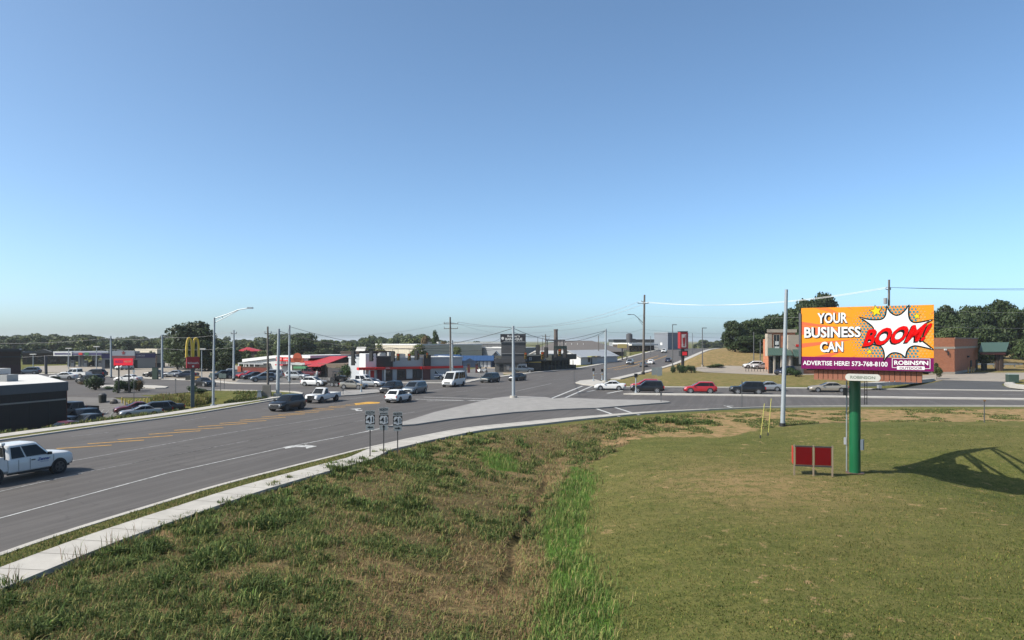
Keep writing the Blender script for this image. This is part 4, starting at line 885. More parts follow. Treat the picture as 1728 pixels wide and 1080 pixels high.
def wheel_meshes(r, wd, rim):
    k = (r, wd, rim.name)
    if k not in _WH:
        t = MB(); n = 18
        prof = [(-wd / 2, r * .68), (-wd / 2, r * .93), (-wd / 2 + .04, r), (wd / 2 - .04, r), (wd / 2, r * .93), (wd / 2, r * .68)]
        t.loft([[(rr * math.cos(2 * math.pi * i / n), y, rr * math.sin(2 * math.pi * i / n)) for i in range(n)] for y, rr in prof], 0)
        q = MB(); q.cylax((0, 0, 0), (0, 1, 0), wd / 2 - .02, r * .67, 18, 1)
        for i in range(5):
            a = 2 * math.pi * i / 5
            q.hexa([Vector((math.cos(a) * u - math.sin(a) * s * .05, wd / 2 - .02 + h, math.sin(a) * u + math.cos(a) * s * .05)) for h in (0, .035) for u, s in ((.03, -1), (r * .66, -1.3), (r * .66, 1.3), (.03, 1))], 0)
        q.tube([(0, wd / 2 - .02, 0), (0, wd / 2 + .02, 0)], r * .16, 10, 0)
        rg = [(wd / 2 - .02, r * .58), (wd / 2 + .012, r * .6), (wd / 2 + .012, r * .7), (wd / 2 - .02, r * .7)]
        q.loft([[(rr * math.cos(2 * math.pi * i / n), y, rr * math.sin(2 * math.pi * i / n)) for i in range(n)] for y, rr in rg], 0, caps=False)
        _WH[k] = (t.mesh('tyre', RUB, 50), q.mesh('rim', [rim, TRIM], 50))
    return _WH[k]
_VP = {}
def car(kind, col, label, cat, pos, rz, group=None, L=None, W=None, h=1.0, rim=None, name=None, lower=None, bed_cover=False):
    """pos is the ground point under the middle of the vehicle, rz the direction its nose points"""
    K = KINDS[kind]; L = L or K['L']; W = W or K['W']; hl = L / 2; sx = L / K['L']; rim = rim or ALLOY
    t = thing(name or cat.replace(' ', '_'), label, cat, pos, rz, group)
    key = (kind, col.name, L, W, h, rim.name, lower.name if lower else '', bed_cover)
    if key in _VP:
        for ch in _VP[key]: copy_tree(ch, t)
        return t
    zb = K['zb'] * h; deck = K['deck']
    low = lower or col
    def hw(x):
        a = abs(x / hl); return W / 2 * (1 - .16 * max(0, (a - .82) / .18) ** 2)
    xs = sorted(set([d[0] * hl for d in deck] + [d[0] * hl + (.012 if i == 0 else 0) for i, d in enumerate(deck)] + [lerp(deck[0][0], 1, k / 14) * hl for k in range(1, 14)]))
    rings = []
    for x in xs:
        zt = interp([(d[0] * hl, d[1] * h) for d in deck], x); zbb = zb + .1 * max(0, abs(x / hl) - .86) / .14; b = hw(x)
        if x == xs[0] and deck[0][0] > -.9: zt = deck[1][1] * h
        zt = max(zt, zbb + .15)
        half = [(0, zbb), (b * .86, zbb), (b * .975, zbb + .1), (b, lerp(zbb, zt, .45)), (b * .985, lerp(zbb, zt, .74)), (b * .95, zt - .05), (b * .88, zt), (b * .45, zt + .02), (0, zt + .025)]
        rings.append([(x, -y, z) for y, z in half] + [(x, y, z) for y, z in reversed(half[1:-1])])
    bd = MB(); bd.loft(rings, 0)
    # cabin
    rb, rt, ft, fb, belt, roof = K['cab']; belt *= h; roof *= h; b0 = W / 2 * .93; b1 = W / 2 * (.76 if kind not in ('van',) else .82)
    def ring(f, inset=0.0, z=None):
        x0, x1 = lerp(rb, rt, f) * hl + inset, lerp(fb, ft, f) * hl - inset; y = lerp(b0, b1, f) - inset; z = lerp(belt - .06, roof - .05, f) if z is None else z
        c = .16
        return [(x0, -y + c, z), (x0 + c * .6, -y, z), (x1 - c, -y, z), (x1 + .03, -y + c, z), (x1 + .07, 0, z), (x1 + .03, y - c, z), (x1 - c, y, z), (x0 + c * .6, y, z), (x0, y - c, z), (x0 - .03, 0, z)]
    bd.loft([ring(0), ring(.5), ring(1), ring(1, .07, roof - .012), ring(1, .3, roof + .012)], 0)
    # sills, arches, bumpers
    ex = deck[0][0] * hl
    for s in (-1, 1):
        bd.box(-hl * .9 if not K.get('bed') else ex, hl * .9, s * W * .44 - .03, s * W * .44 + .03, zb - .05, zb + .06, 1)
        for wx in K['wx']:
            if wx * sx > ex - .2: bd.cylax((wx * sx, s * (W / 2 - .12), K['wr'] * h + .01), (0, 1, 0), .128, K['wr'] * h + .075, 20, 1)
    fx = hl - .01
    bd.cbox(fx - .04, 0, zb + .13, .12, W * .74, .2, 1)
    if kind in ('suv', 'jeep', 'crossover', 'van'): bd.cbox(-hl + .03, 0, zb + .16, .14, W * .84, .22, 1)
    main = obj('body', bd, [col, TRIM], t, sharp=40)
    parts = [main]
    # glass
    def side_pt(f, tt, s, o=.014):
        x0, x1 = lerp(rb, rt, f) * hl + .06, lerp(fb, ft, f) * hl - .1; y = lerp(b0, b1, f) + o
        return Vector((lerp(x0, x1, tt), s * y, lerp(belt - .06, roof - .05, f)))
    for s in (-1, 1):
        g = MB()
        for a, c in K['pil']: g.poly([side_pt(.12, a, s), side_pt(.12, c, s), side_pt(.88, min(c, .97), s), side_pt(.88, max(a, .03), s)])
        parts.append(obj('side_window', g, GLASS, t))
    def end_glass(name, xb, xt, o, f0, f1, kk):
        g = MB(); P = []
        for f in (f0, f1):
            x = lerp(xb, xt, f) * hl; y = lerp(b0, b1, f) - .17; z = lerp(belt - .06, roof - .05, f)
            P.append([(x + o * (.045 if kk else .012), -y, z), (x + o * (.085 if kk else .044), 0, z), (x + o * (.045 if kk else .012), y, z)])
        g.poly([P[0][0], P[0][1], P[1][1], P[1][0]]); g.poly([P[0][1], P[0][2], P[1][2], P[1][1]])
        parts.append(obj(name, g, GLASS, t))
    end_glass('windshield', fb, ft, 1, .1, .93, 1); end_glass('rear_window', rb, rt, -1, .16 if kind != 'van' else .4, .88, 0)
    # lamps, grille, plate, mirrors
    hz = interp([(d[0] * hl, d[1] * h) for d in deck], hl * .95) - .1
    xe = hl * .965
    for s in (-1, 1):
        parts.append(obj('headlight', MB().hexa([(xe - .12, s * W * .31, hz - .07), (xe + .05, s * W * .31, hz - .07), (xe - .05, s * W * .458, hz - .05), (xe - .3, s * W * .482, hz - .04), (xe - .12, s * W * .31, hz + .07), (xe + .03, s * W * .31, hz + .07), (xe - .08, s * W * .452, hz + .08), (xe - .3, s * W * .478, hz + .08)]), LAMP, t))
        tz = (deck[1][1] * h if not K.get('bed') else deck[1][1] * h - .02) - .16
        tall = .34 if kind in ('suv', 'jeep', 'minivan', 'van', 'pickup', 'crewpickup', 'regpickup') else .2
        parts.append(obj('taillight', MB().box(-hl - .018, -hl + .16, s * W * .452 - .1 * (s > 0) - 0.0, s * W * .452 + .1 * (s < 0), tz - tall * .5, tz + tall * .5), TAIL, t))
        m = MB(); m.cbox(lerp(fb, ft, .2) * hl - .12, s * (W / 2 + .07), belt + .08, .14, .2, .15)
        parts.append(obj('mirror', m, col if kind not in ('pickup', 'crewpickup', 'regpickup', 'van') else TRIM, t))
    parts.append(obj('grille', MB().cbox(hl - .03, 0, hz - .07, .1, W * .5, .2 if kind not in ('pickup', 'crewpickup', 'regpickup') else .34), TRIM, t))
    parts.append(obj('licence_plate', MB().cbox(-hl - .035 if not K.get('bed') else -hl - .125, 0, zb + (.3 if not K.get('bed') else .18), .02, .34, .16), PLATE, t))
    if K.get('bed'):
        bb = MB(); x0, x1 = -hl, ex - .03; zt = deck[1][1] * h; y = W / 2 * .985
        for s in (-1, 1):
            bb.hexa([(x0, s * y * .86, zb + .06), (x1, s * y * .86, zb + .06), (x1, s * y, zb + .2), (x0, s * y, zb + .2), (x0, s * (y - .13), zt), (x1, s * (y - .13), zt), (x1, s * (y - .02), zt), (x0, s * (y - .02), zt)])
        bb.box(x0, x1, -y * .86, y * .86, zb + .1, zb + .35); bb.box(x0, x0 + .07, -y + .03, y - .03, zb + .15, zt); bb.box(x1 - .06, x1, -y + .03, y - .03, zb + .2, zt)
        bb.cbox(-hl - .05, 0, zb + .16, .14, W * .84, .22, 1)
        if bed_cover: bb.box(x0, x1, -y + .1, y - .1, zt - .02, zt + .05, 1)
        for s in (-1, 1):
            wx = K['wx'][0] * sx; bb.cylax((wx, s * (W / 2 - .12), K['wr'] * h + .01), (0, 1, 0), .128, K['wr'] * h + .09, 20, 1)
        parts.append(obj('cargo_bed', bb, [col, TRIM], t))
    tm, rm = wheel_meshes(K['wr'] * h, .24, rim)
    for s in (-1, 1):
        for wx in K['wx']:
            wo = link('wheel', tm, t, (wx * sx, s * (W / 2 - .075), K['wr'] * h), 0 if s > 0 else math.pi)
            link('rim', rm, wo); parts.append(wo)
    _VP[key] = parts
    return t
AWAY, TOWARD, LEFT, RIGHTW = R(71.5), R(251.5), R(171), R(-9)
def gp(u, v, back=.9, z=.06):      # ground point: pixel of the near tyre contact, moved back to the vehicle's middle
    p = G(u, v); q = Vector((p.x + back * p.x / p.y, p.y + back, 0)); q.z = gz(q.x, q.y) + z; return q
pw, pbk, psil, pgr = paint('white', (.74, .74, .73)), paint('black', (.008, .008, .009)), paint('silver', (.42, .43, .44), .5), paint('grey', (.07, .075, .08), .2)
pred, pdred, pteal, pblue = paint('red', (.42, .012, .018)), paint('dark red', (.12, .012, .02)), paint('dark teal', (.018, .03, .033), .1), paint('dark blue', (.018, .026, .055), .1)
pbeige, pdgrey, pgold, pslate = paint('beige', (.42, .37, .30), .4), paint('charcoal', (.017, .018, .02), .1), paint('champagne', (.36, .33, .28), .5), paint('slate', (.16, .19, .22), .5)

# the two-tone work pickup at the left edge
tr = car('pickup', pw, 'white extended cab pickup with blue door lettering, cut by the left edge of the photo', 'pickup', Vector((-27.7, 39.5, .06)), R(70.3), rim=DRIM)
BLUEP = M('blue lettering', (.02, .07, .32), rough=.5)
m = MB()
text_quad(m, 'Zenner', (.62, -1.03, .93), (1.36, -1.03, .93), (1.42, -1.03, 1.1), (.68, -1.03, 1.1), 0, .03)
text_quad(m, 'SERVICES', (.8, -1.03, .83), (1.28, -1.03, .83), (1.28, -1.03, .88), (.8, -1.03, .88), 0, .0)
obj('door_lettering', m, BLUEP, tr)
m = MB(); m.box(-1.16, -1.06, -.78, .78, 1.96, 2.02, 1); m.box(-1.17, -1.05, -.12, .12, 2.0, 2.1, 0)
for s in (-1, 1): m.tube([(-1.11, s * .9, 1.24), (-1.11, s * .76, 2.0)], .045, 6, 1); m.box(-1.2, -1.0, s * .66 - .13, s * .66 + .13, 2.0, 2.13, 0)
for k in range(-3, 4): m.tube([(-1.11, k * .22, 1.24), (-1.11, k * .21, 2.0)], .012, 5, 1)
m.tube([(-1.11, -.9, 1.3), (-1.11, .9, 1.3)], .035, 6, 1)
obj('cab_rack', m, [pw, TRIM], tr)
m = MB(); m.box(-2.85, -1.2, -.98, -.5, 1.2, 1.4, 0); m.box(-2.85, -1.2, .5, .98, 1.2, 1.4, 0); obj('tool_box', m, pw, tr)
m = MB(); m.cbox(.40, -1.03, 1.04, .22, .02, .06); obj('door_handle', m, TRIM, tr)
for s in (-1, 1): obj('running_board', MB().box(-.4, 1.3, s * 1.0 - .07, s * 1.0 + .07, .36, .42), TRIM, tr)
for x in (.22, 1.6, -.42): obj('door_seam', MB().box(x - .006, x + .006, -1.026, -1.012, .55, 1.15), TRIM, tr)

def lp(u, v, back=.9):
    X, Y = flat(u, v, -1.75); q = Vector((X + back * X / Y, Y + back, 0)); q.z = gz(q.x, q.y) + .06; return q
V = 'vehicles on the main road'; Q = 'cars waiting on the side road'; LT = 'cars parked outside the restaurants'; FR = 'cars in the low lot'; UPH = 'cars on the climbing road'
car('suv', pdgrey, 'charcoal suv nearest the yellow hatching, driving towards the viewer', 'suv', gp(485, 694), TOWARD, V, rim=DRIM)
car('regpickup', pw, 'white single cab pickup driving just behind the charcoal suv', 'pickup', gp(545, 680), TOWARD, V, rim=DRIM)
car('suv', pbk, 'black suv side by side with a slate minivan in the oncoming lanes', 'suv', gp(661, 664), TOWARD, V)
car('minivan', pslate, 'slate grey minivan beside the black suv in the oncoming lanes', 'minivan', gp(700, 665), TOWARD, V, L=4.9, h=1.0)
car('crossover', pw, 'white crossover with a dark tailgate window and red lamps, driving away', 'crossover', gp(673, 680), AWAY, V, rim=DRIM)
car('van', pw, 'tall white passenger van with dark side windows crossing the junction', 'van', gp(766, 653), TOWARD, V, rim=DRIM)
car('minivan', pteal, 'dark teal minivan alone in the middle of the junction', 'minivan', gp(827, 646), R(243), V, L=4.7)
car('sedan', pbk, 'black sedan half hidden behind the grey signal pole', 'sedan', gp(873, 643), R(243), V)
car('crossover', pw, 'white crossover on the left side street near the flatbed trailer', 'crossover', gp(530, 652.5), R(-16), V)
car('sedan', pgold, 'champagne hatchback waiting ahead of the trailer', 'sedan', gp(597, 657.5), R(-14), V, L=4.3, h=1.04)
car('crewpickup', pw, 'white crew cab pickup towing the black trailer', 'pickup', gp(611, 653, 1.4), R(-16), V)
car('sedan', psil, 'silver sedan with a black bonnet ahead of the white towing pickup', 'sedan', gp(627, 653.5), R(-22), V)
car('sedan', pbk, 'black sedan turning on the side street beside the tall lamp post', 'sedan', gp(345, 653), R(-35), V, L=4.3)
# queue on the right arm
car('sedan', pw, 'white sedan first in the queue by the crossing', 'sedan', gp(1029.5, 659.2), R(168), Q)
car('jeep', pbk, 'black suv second in the queue, beside a red suv', 'suv', gp(1092, 664.3), LEFT, Q)
car('suv', pred, 'red suv with a pale roof hidden behind the black suv', 'suv', gp(1089, 659.2), LEFT, Q)
car('suv', pred, 'bright red crossover alone between two black suvs', 'crossover', gp(1181, 665), LEFT, Q)
car('jeep', pbk, 'boxy black suv in front of a silver sedan', 'suv', gp(1261, 666.3), LEFT, Q)
car('sedan', psil, 'silver sedan poking out behind the boxy black suv', 'sedan', gp(1293, 660.8), LEFT, Q)
car('sedan', pbeige, 'long beige sedan last in the queue, left of the green billboard post', 'sedan', gp(1397, 662.6), LEFT, Q, L=5.6, W=1.95)
# restaurant lots
car('jeep', psil, 'silver suv parked right of the slim grey poles', 'suv', gp(502, 641.8), R(-20), LT)
car('crewpickup', pdred, 'dark red pickup parked under the red roof', 'pickup', gp(522, 637), R(-12), LT)
car('suv', pteal, 'dark green suv parked beside the brick wall, left end of the row', 'suv', gp(374, 640), R(215), LT)
car('crewpickup', psil, 'silver pickup parked left of the brick wall', 'pickup', gp(389, 639), R(200), LT, L=5.4)
car('sedan', psil, 'silver sedan nose out in front of the brick wall', 'sedan', gp(413, 638.5), R(225), LT)
car('sedan', pred, 'red sedan squeezed between silver and charcoal sedans', 'sedan', gp(419, 639.2), R(225), LT)
car('sedan', pdgrey, 'charcoal sedan parked right of the red sedan', 'sedan', gp(428, 640.5), R(225), LT)
car('suv', pslate, 'slate suv with bright bonnet coming through the lot', 'suv', gp(444, 644.8), R(205), LT)
car('minivan', psil, 'silver minivan parked before the white gable wall', 'minivan', gp(457, 638.5), R(190), LT)
car('sedan', pw, 'white sedan parked in the middle of the tan lot', 'sedan', gp(107, 641.5), R(190), LT)
car('sedan', pdgrey, 'dark sedan parked behind the slim steel pole in the tan lot', 'sedan', gp(262, 636.5), R(175), LT)
car('sedan', psil, 'silver sedan parked between two dark sedans in the tan lot', 'sedan', gp(294, 637), R(180), LT)
car('sedan', pblue, 'dark blue sedan parked by the small orange sign', 'sedan', gp(314, 637.8), R(180), LT)
car('sedan', pw, 'white sedan passing under the red lettered sign', 'sedan', gp(216, 646), R(172), V)
car('suv', pdgrey, 'dark suv half behind the round roadside bush', 'suv', gp(152, 648.5), R(172), V)
car('crewpickup', pw, 'white pickup with a blue bed crossing by the fuel canopy', 'pickup', gp(128, 638.3), R(172), V)
car('suv', pbk, 'black suv waiting before the fuel canopy', 'suv', gp(158, 637), R(178), V, L=5.2)
car('suv', pslate, 'slate suv above the flat white roof', 'suv', gp(49, 632.5), R(195), V)
car('van', pw, 'white van parked at the shop behind the red sign', 'van', gp(210, 624.5), R(250), LT, L=4.6, W=1.9, h=.8)
car('suv', pdgrey, 'charcoal suv parked under the fuel canopy', 'suv', gp(158, 618), R(200), LT)
# low lot by the charcoal restaurant
car('sedan', psil, 'silver sedan first in the row behind the grassy bank', 'sedan', lp(237, 705), R(215), FR)
car('suv', pbk, 'black suv second in the row behind the grassy bank', 'suv', lp(256, 704, 1.5), R(215), FR)
car('sedan', pbk, 'black sedan at the far end of the row behind the bank', 'sedan', lp(276, 701.5, 1.5), R(215), FR)
car('sedan', pdred, 'dark red sedan showing only its tail beside the silver sedan', 'sedan', lp(228, 703.5, 2.5), R(215), FR)
car('crewpickup', pbk, 'black pickup parked beside the charcoal restaurant wall', 'pickup', lp(123, 706), R(255), FR)
car('suv', pbk, 'black suv parked next to the grey hatchback', 'suv', lp(136, 717), R(255), FR)
car('crossover', pgr, 'grey hatchback parked nearest the pavement by the charcoal restaurant', 'hatchback', lp(143, 726), R(255), FR)
car('sedan', pdred, 'red sedan peeking over the weeds by the charcoal wall', 'sedan', lp(106, 738), R(255), FR)
# pharmacy
car('suv', pw, 'white suv parked on the pharmacy lot below the dry hill', 'suv', gp(1271, 622.3), R(175), 'cars at the pharmacy')
car('sedan', psil, 'silver sedan behind the black railings of the pharmacy', 'sedan', gp(1287, 623.2), R(175), 'cars at the pharmacy')
car('suv', pblue, 'dark blue suv parked under the green pharmacy awning', 'suv', gp(1325, 633), R(210), 'cars at the pharmacy')
# uphill
def onroad(y, fr): x = float(rdx(y)) - 21.5 * fr; return Vector((x, y, gz(x, y) + .06))
car('suv', psil, 'silver suv coming down beside the yellow line of the climbing road', 'suv', onroad(222, .60), TOWARD, UPH)
car('sedan', pw, 'white sedan climbing, partly behind the tall wooden pole', 'sedan', onroad(224, .31), AWAY, UPH)
car('sedan', pslate, 'slate sedan climbing behind the tall wooden pole, nearer one', 'sedan', onroad(207, .27), AWAY, UPH)
car('sedan', pblue, 'dark blue sedan climbing near the right kerb', 'sedan', onroad(236, .14), AWAY, UPH)
car('suv', pw, 'white suv far up the climbing road by the grey block', 'suv', onroad(300, .68), TOWARD, UPH)
car('crewpickup', pslate, 'slate pickup parked beside the smokehouse wall', 'pickup', gp(880, 630), R(0), 'vehicles at the smokehouse')
car('crewpickup', pbk, 'black pickup facing left before the red and white diner', 'pickup', gp(628, 640.5), R(190), LT)
car('suv', pw, 'white suv parked beside the grey diner wall behind the pole', 'suv', gp(769, 638), R(10), LT)
car('sedan', psil, 'silver sedan parked just ahead of the ambulance', 'sedan', gp(754, 640.5), R(-10), LT)

# ambulance
t = thing('ambulance', 'white box ambulance with blue stripe outside the grey diner', 'ambulance', gp(732, 641, 1.2), R(-8))
c0 = car('regpickup', pw, 'x', 'x', Vector((0, 0, 0)), 0)
for ch in list(kids(c0)):
    if ch.name.split('.')[0] in ('cargo_bed', 'taillight', 'licence_plate', 'rear_window'):
        for g in kids(ch): bpy.data.objects.remove(g)
        bpy.data.objects.remove(ch)
    else: ch.parent = t
bpy.data.objects.remove(c0); _VP.pop([k for k in _VP if k[0] == 'regpickup' and k[5] == ALLOY.name][0])
b = MB(); b.hexa([(-3.3, -1.1, .5), (.05, -1.1, .5), (.05, 1.1, .5), (-3.3, 1.1, .5), (-3.28, -1.08, 2.75), (.02, -1.08, 2.75), (.02, 1.08, 2.75), (-3.28, 1.08, 2.75)])
obj('patient_box', b, pw, t)
b = MB(); b.box(-2.7, .03, -1.115, -1.1, .95, 1.25); b.box(.05, 1.7, -.965, -.94, .75, .95); obj('side_stripe', b, M('ambulance blue', (.03, .08, .22), rough=.4), t)
b = MB(); b.cylax((-2.75, -1.112, 1.75), (0, 1, 0), .012, .5, 16)
obj('star_emblem', b, M('emblem blue', (.06, .14, .3), rough=.4), t)
b = MB(); b.box(-1.2, -.75, -1.118, -1.1, 1.5, 2.1); obj('side_window', b, GLASS, t)
b = MB()
for x in (-3.1, -1.6, -.15): b.box(x - .12, x + .12, -1.13, -1.08, 2.5, 2.64)
obj('warning_lamp', b, TAIL, t)
for s in (-1, 1): obj('taillight', MB().box(-3.32, -3.28, s * .9 - .08, s * .9 + .08, 1.0, 1.4), TAIL, t)

# flatbed trailer with a small tractor
p = gp(571, 653.5, 1.6)
t = thing('utility_trailer', 'black flatbed trailer with a raised mesh ramp, towed by a white pickup', 'trailer', p, R(-16))
d = MB(); d.box(-2.6, 2.3, -1.0, 1.0, .55, .65)
for s in (-1, 1):
    d.box(-2.6, 2.3, s * 1.0 - .04, s * 1.0 + .04, .62, .85)
    for x in (-2.5, -1.2, 0, 1.2, 2.2): d.box(x - .03, x + .03, s * 1.0 - .03, s * 1.0 + .03, .6, 1.0)
d.tube([(2.3, -.9, .6), (3.6, 0, .55)], .06, 6); d.tube([(2.3, .9, .6), (3.6, 0, .55)], .06, 6)
obj('deck', d, TRIM, t)
d = MB()
for y in (-.95, -.5, 0, .5, .95): d.tube([(-2.6, y, .6), (-2.75, y, 2.0)], .03, 5)
for k in range(8): d.tube([(-2.6 - .02 * k, -.95, .62 + .19 * k), (-2.6 - .02 * k, .95, .62 + .19 * k)], .015, 5)
obj('ramp', d, TRIM, t)
tm, rm = wheel_meshes(.36, .22, ALLOY)
for s in (-1, 1):
    for x in (-.5, .35):
        wo = link('wheel', tm, t, (x, s * 1.12, .36), 0 if s > 0 else math.pi); link('rim', rm, wo)
c_, s_ = math.cos(R(-16)), math.sin(R(-16))
t = thing('compact_tractor', 'black open tractor with a roll bar riding on the flatbed trailer', 'tractor', p + Vector((.1 * c_, .1 * s_, .66)), R(-16))
d = MB(); d.loft([[(x, -wq, z0), (x, wq, z0), (x, wq, z1), (x, -wq, z1)] for x, wq, z0, z1 in ((-1.0, .4, .5, .9), (0, .42, .45, .95), (.2, .34, .5, 1.15), (1.3, .3, .55, 1.05))]); obj('body', d, pbk, t)
d = MB(); d.tube([(-.9, -.5, .8), (-.8, -.5, 1.75), (-.8, .5, 1.75), (-.9, .5, .8)], .045, 6); d.box(-1.0, .45, -.6, .6, 1.78, 1.88); d.tube([(.35, -.5, .9), (.35, -.5, 1.8)], .035, 6); d.tube([(.35, .5, .9), (.35, .5, 1.8)], .035, 6); obj('roll_bar', d, TRIM, t)
d = MB(); d.cbox(-.5, 0, 1.0, .5, .5, .15); d.cbox(-.72, 0, 1.2, .12, .5, .45); obj('seat', d, TRIM, t)
for x, r_ in ((-.75, .52), (1.0, .34)):
    tm2, rm2 = wheel_meshes(r_, .3, DRIM)
    for s in (-1, 1):
        wo = link('wheel', tm2, t, (x, s * .62, r_), 0 if s > 0 else math.pi); link('rim', rm2, wo)

# dark dump trailer beside the smokehouse pickup
t = thing('dump_trailer', 'black tipping trailer with a yellow top edge beside the smokehouse', 'trailer', gp(896, 628, 1.2), R(0))
d = MB(); d.loft([[(x, -1.05, z0), (x, 1.05, z0), (x, 1.1, 2.3), (x, -1.1, 2.3)] for x, z0 in ((-2.3, .9), (-1.9, .6), (2.0, .6), (2.4, 1.0))]); obj('body', d, pbk, t)
d = MB(); d.box(-2.4, 2.5, -1.14, 1.14, 2.3, 2.45); obj('rim_band', d, M('safety yellow', (.55, .36, .04)), t)
for s in (-1, 1):
    for x in (-.5, .4):
        wo = link('wheel', tm, t, (x, s * 1.0, .36), 0 if s > 0 else math.pi); link('rim', rm, wo)

# motorcycles by the vacuum posts
def motorcycle(pos, rz, col, label):
    t = thing('motorcycle', label, 'motorcycle', pos, rz, 'motorcycles by the posts')
    tm, rm = wheel_meshes(.32, .14, DRIM)
    for x in (-.72, .72):
        wo = link('wheel', tm, t, (x, 0, .32)); link('rim', rm, wo)
    d = MB(); d.loft([[(x, -a, z0), (x, a, z0), (x, a * .7, z1), (x, -a * .7, z1)] for x, a, z0, z1 in ((-.95, .1, .7, .85), (-.4, .2, .4, .8), (0, .24, .3, .85), (.35, .22, .35, 1.0), (.6, .12, .6, .95))]); obj('body', d, col, t)
    d = MB(); d.loft([[(x, -a, z0), (x, a, z0), (x, a, z1), (x, -a, z1)] for x, a, z0, z1 in ((-.85, .13, .84, .92), (-.3, .17, .8, .88), (.05, .14, .85, .95))]); obj('seat', d, TRIM, t)
    d = MB(); d.tube([(.72, 0, .32), (.5, 0, 1.05)], .04, 6); d.tube([(.42, -.38, 1.12), (.5, 0, 1.05), (.42, .38, 1.12)], .025, 6); d.hexa([(.5, -.2, 1.0), (.62, -.2, 1.0), (.62, .2, 1.0), (.5, .2, 1.0), (.38, -.16, 1.4), (.4, -.16, 1.4), (.4, .16, 1.4), (.38, .16, 1.4)]); obj('handlebar', d, TRIM, t)
motorcycle(gp(809, 630, .2), R(-60), pw, 'white and black motorcycle next to the second dark red post')
motorcycle(gp(818, 629.6, .2), R(-50), psil, 'silver and black motorcycle furthest from the dark red posts')
# ================================================================== BILLBOARD
BGREEN = M('green pole paint', (.005, .115, .042), rough=.35, var=.12, scale=1.5); SILV = STEELG
pb = G(1442, 799)
bb = thing('billboard', 'wide orange and purple advertising billboard on a thick green post', 'billboard', pb, R(-36.5))
zb_, zt_ = 6.1 - pb.z, 9.575 - pb.z; xl, xr_ = -2.39, 4.2; yf = -2.2
Yl, Yr = 40.9, 37.0
def art(x, y, off=0.0):       # measured place on the face -> point on the board
    p = (x - 150) / 1460.0; t_ = 140 - 43 * p; b_ = 790 + 38 * p
    s = p * Yl / ((1 - p) * Yr + p * Yl)
    return Vector((xl + (xr_ - xl) * s, yf - off, zb_ + (zt_ - zb_) * (b_ - y) / (b_ - t_)))
pole = obj('post', MB().cyl(0, .1, -.3, zb_ + .4, .305, 28), BGREEN, bb)
obj('base_plate', MB().cyl(0, .1, -.1, .05, .5, 20), M('rust soil', (.14, .08, .05)), bb)
obj('conduit', MB().tube([(-.42, 0, .1), (-.42, 0, zb_ - .2)], .04, 8), SILV, bb)
obj('meter_box', MB().box(-.56, -.4, -.1, .1, 1.65, 2.05), GREYW, bb); obj('fuse_box', MB().box(-.6, -.4, -.1, .14, 4.5, 4.95), METALD, bb); obj('side_box', MB().box(.33, .48, -.12, .16, 1.4, 2.0), M('blue grey box', (.1, .13, .16)), bb)
m = MB()
for x in (.5, .62): m.tube([(x, .2, 4.0), (x, .2, zb_ - .1)], .02, 6)
for k in range(7): m.tube([(.5, .2, 4.1 + k * .25), (.62, .2, 4.1 + k * .25)], .012, 5)
obj('ladder', m, METALD, bb)
# steel frame: two faces opening as a V with struts between
fr_ = MB(); a2 = Vector((xl + .1, yf + .55, 0)); b2 = Vector((.9, yf + 7.2, 0)); 
for z in (zb_ + .15, zb_ + 1.2, zb_ + 2.4, zt_ - .2): fr_.box(xl + .1, xr_ - .1, yf + .08, yf + .2, z - .07, z + .07)
for k in range(6): x = lerp(xl + .3, xr_ - .3, k / 5); fr_.box(x - .06, x + .06, yf + .2, yf + .34, zb_, zt_ - .1)
for p, q in ((Vector((2.6, yf + .3, 0)), a2.lerp(b2, .93)), (Vector((.4, yf + .3, 0)), a2.lerp(b2, .55)), (Vector((3.9, yf + .3, 0)), a2.lerp(b2, .97)), (Vector((-1.2, yf + .3, 0)), a2.lerp(b2, .28))):
    for z in (zb_ + .35, zt_ - .5): fr_.tube([p + Vector((0, 0, z)), q + Vector((0, 0, z))], .1, 6)
fr_.tube([(0, .1, zb_ + .2), (0, .1, zb_ + 1.6)], .33, 16); fr_.box(-.2, .2, yf + .2, 3.2, zb_ + .4, zb_ + .8)
obj('frame', fr_, METALD, bb)
t_ = (b2 - a2).normalized(); n_ = Vector((-t_.y, t_.x, 0)) * .1
obj('rear_panel', MB().hexa([a2 + n_ + Vector((0, 0, zb_)), b2 + n_ + Vector((0, 0, zb_)), b2 - n_ + Vector((0, 0, zb_)), a2 - n_ + Vector((0, 0, zb_)), a2 + n_ + Vector((0, 0, zt_)), b2 + n_ + Vector((0, 0, zt_)), b2 - n_ + Vector((0, 0, zt_)), a2 - n_ + Vector((0, 0, zt_))]), M('grey steel back', (.18, .19, .21)), bb)
obj('edge_panel', MB().box(xl - .12, xl, yf - .06, yf + .5, zb_ + .25, zt_ - .3), M('dark edge', (.07, .075, .09)), bb)
ap0, ap1 = art(274, 800).x, art(1475, 820).x
AP = M('rust red slat', (.27, .095, .052), rough=.75, var=.18); m = MB(); n = 21
for k in range(n):
    x0 = lerp(ap0, ap1, k / n); x1 = lerp(ap0, ap1, (k + 1) / n); m.box(x0 + .015, x1 - .015, yf + .25, yf + .3, zb_ - .62, zb_ - .03)
m.box(ap0, ap1, yf + .31, yf + .36, zb_ - .55, zb_ - .05, 1)
obj('apron', m, [AP, METALD], bb)
obj('catwalk', MB().box(xl, xr_, yf - .7, yf - .08, zb_ - .12, zb_ - .06) if False else MB().box(xl + .2, xr_ - .2, yf + .34, yf + 1.0, zb_ - .1, zb_ - .04), METALD, bb)
ORNG = NB('orange vinyl', .35); ORNG.b.inputs['Specular IOR Level'].default_value = .3
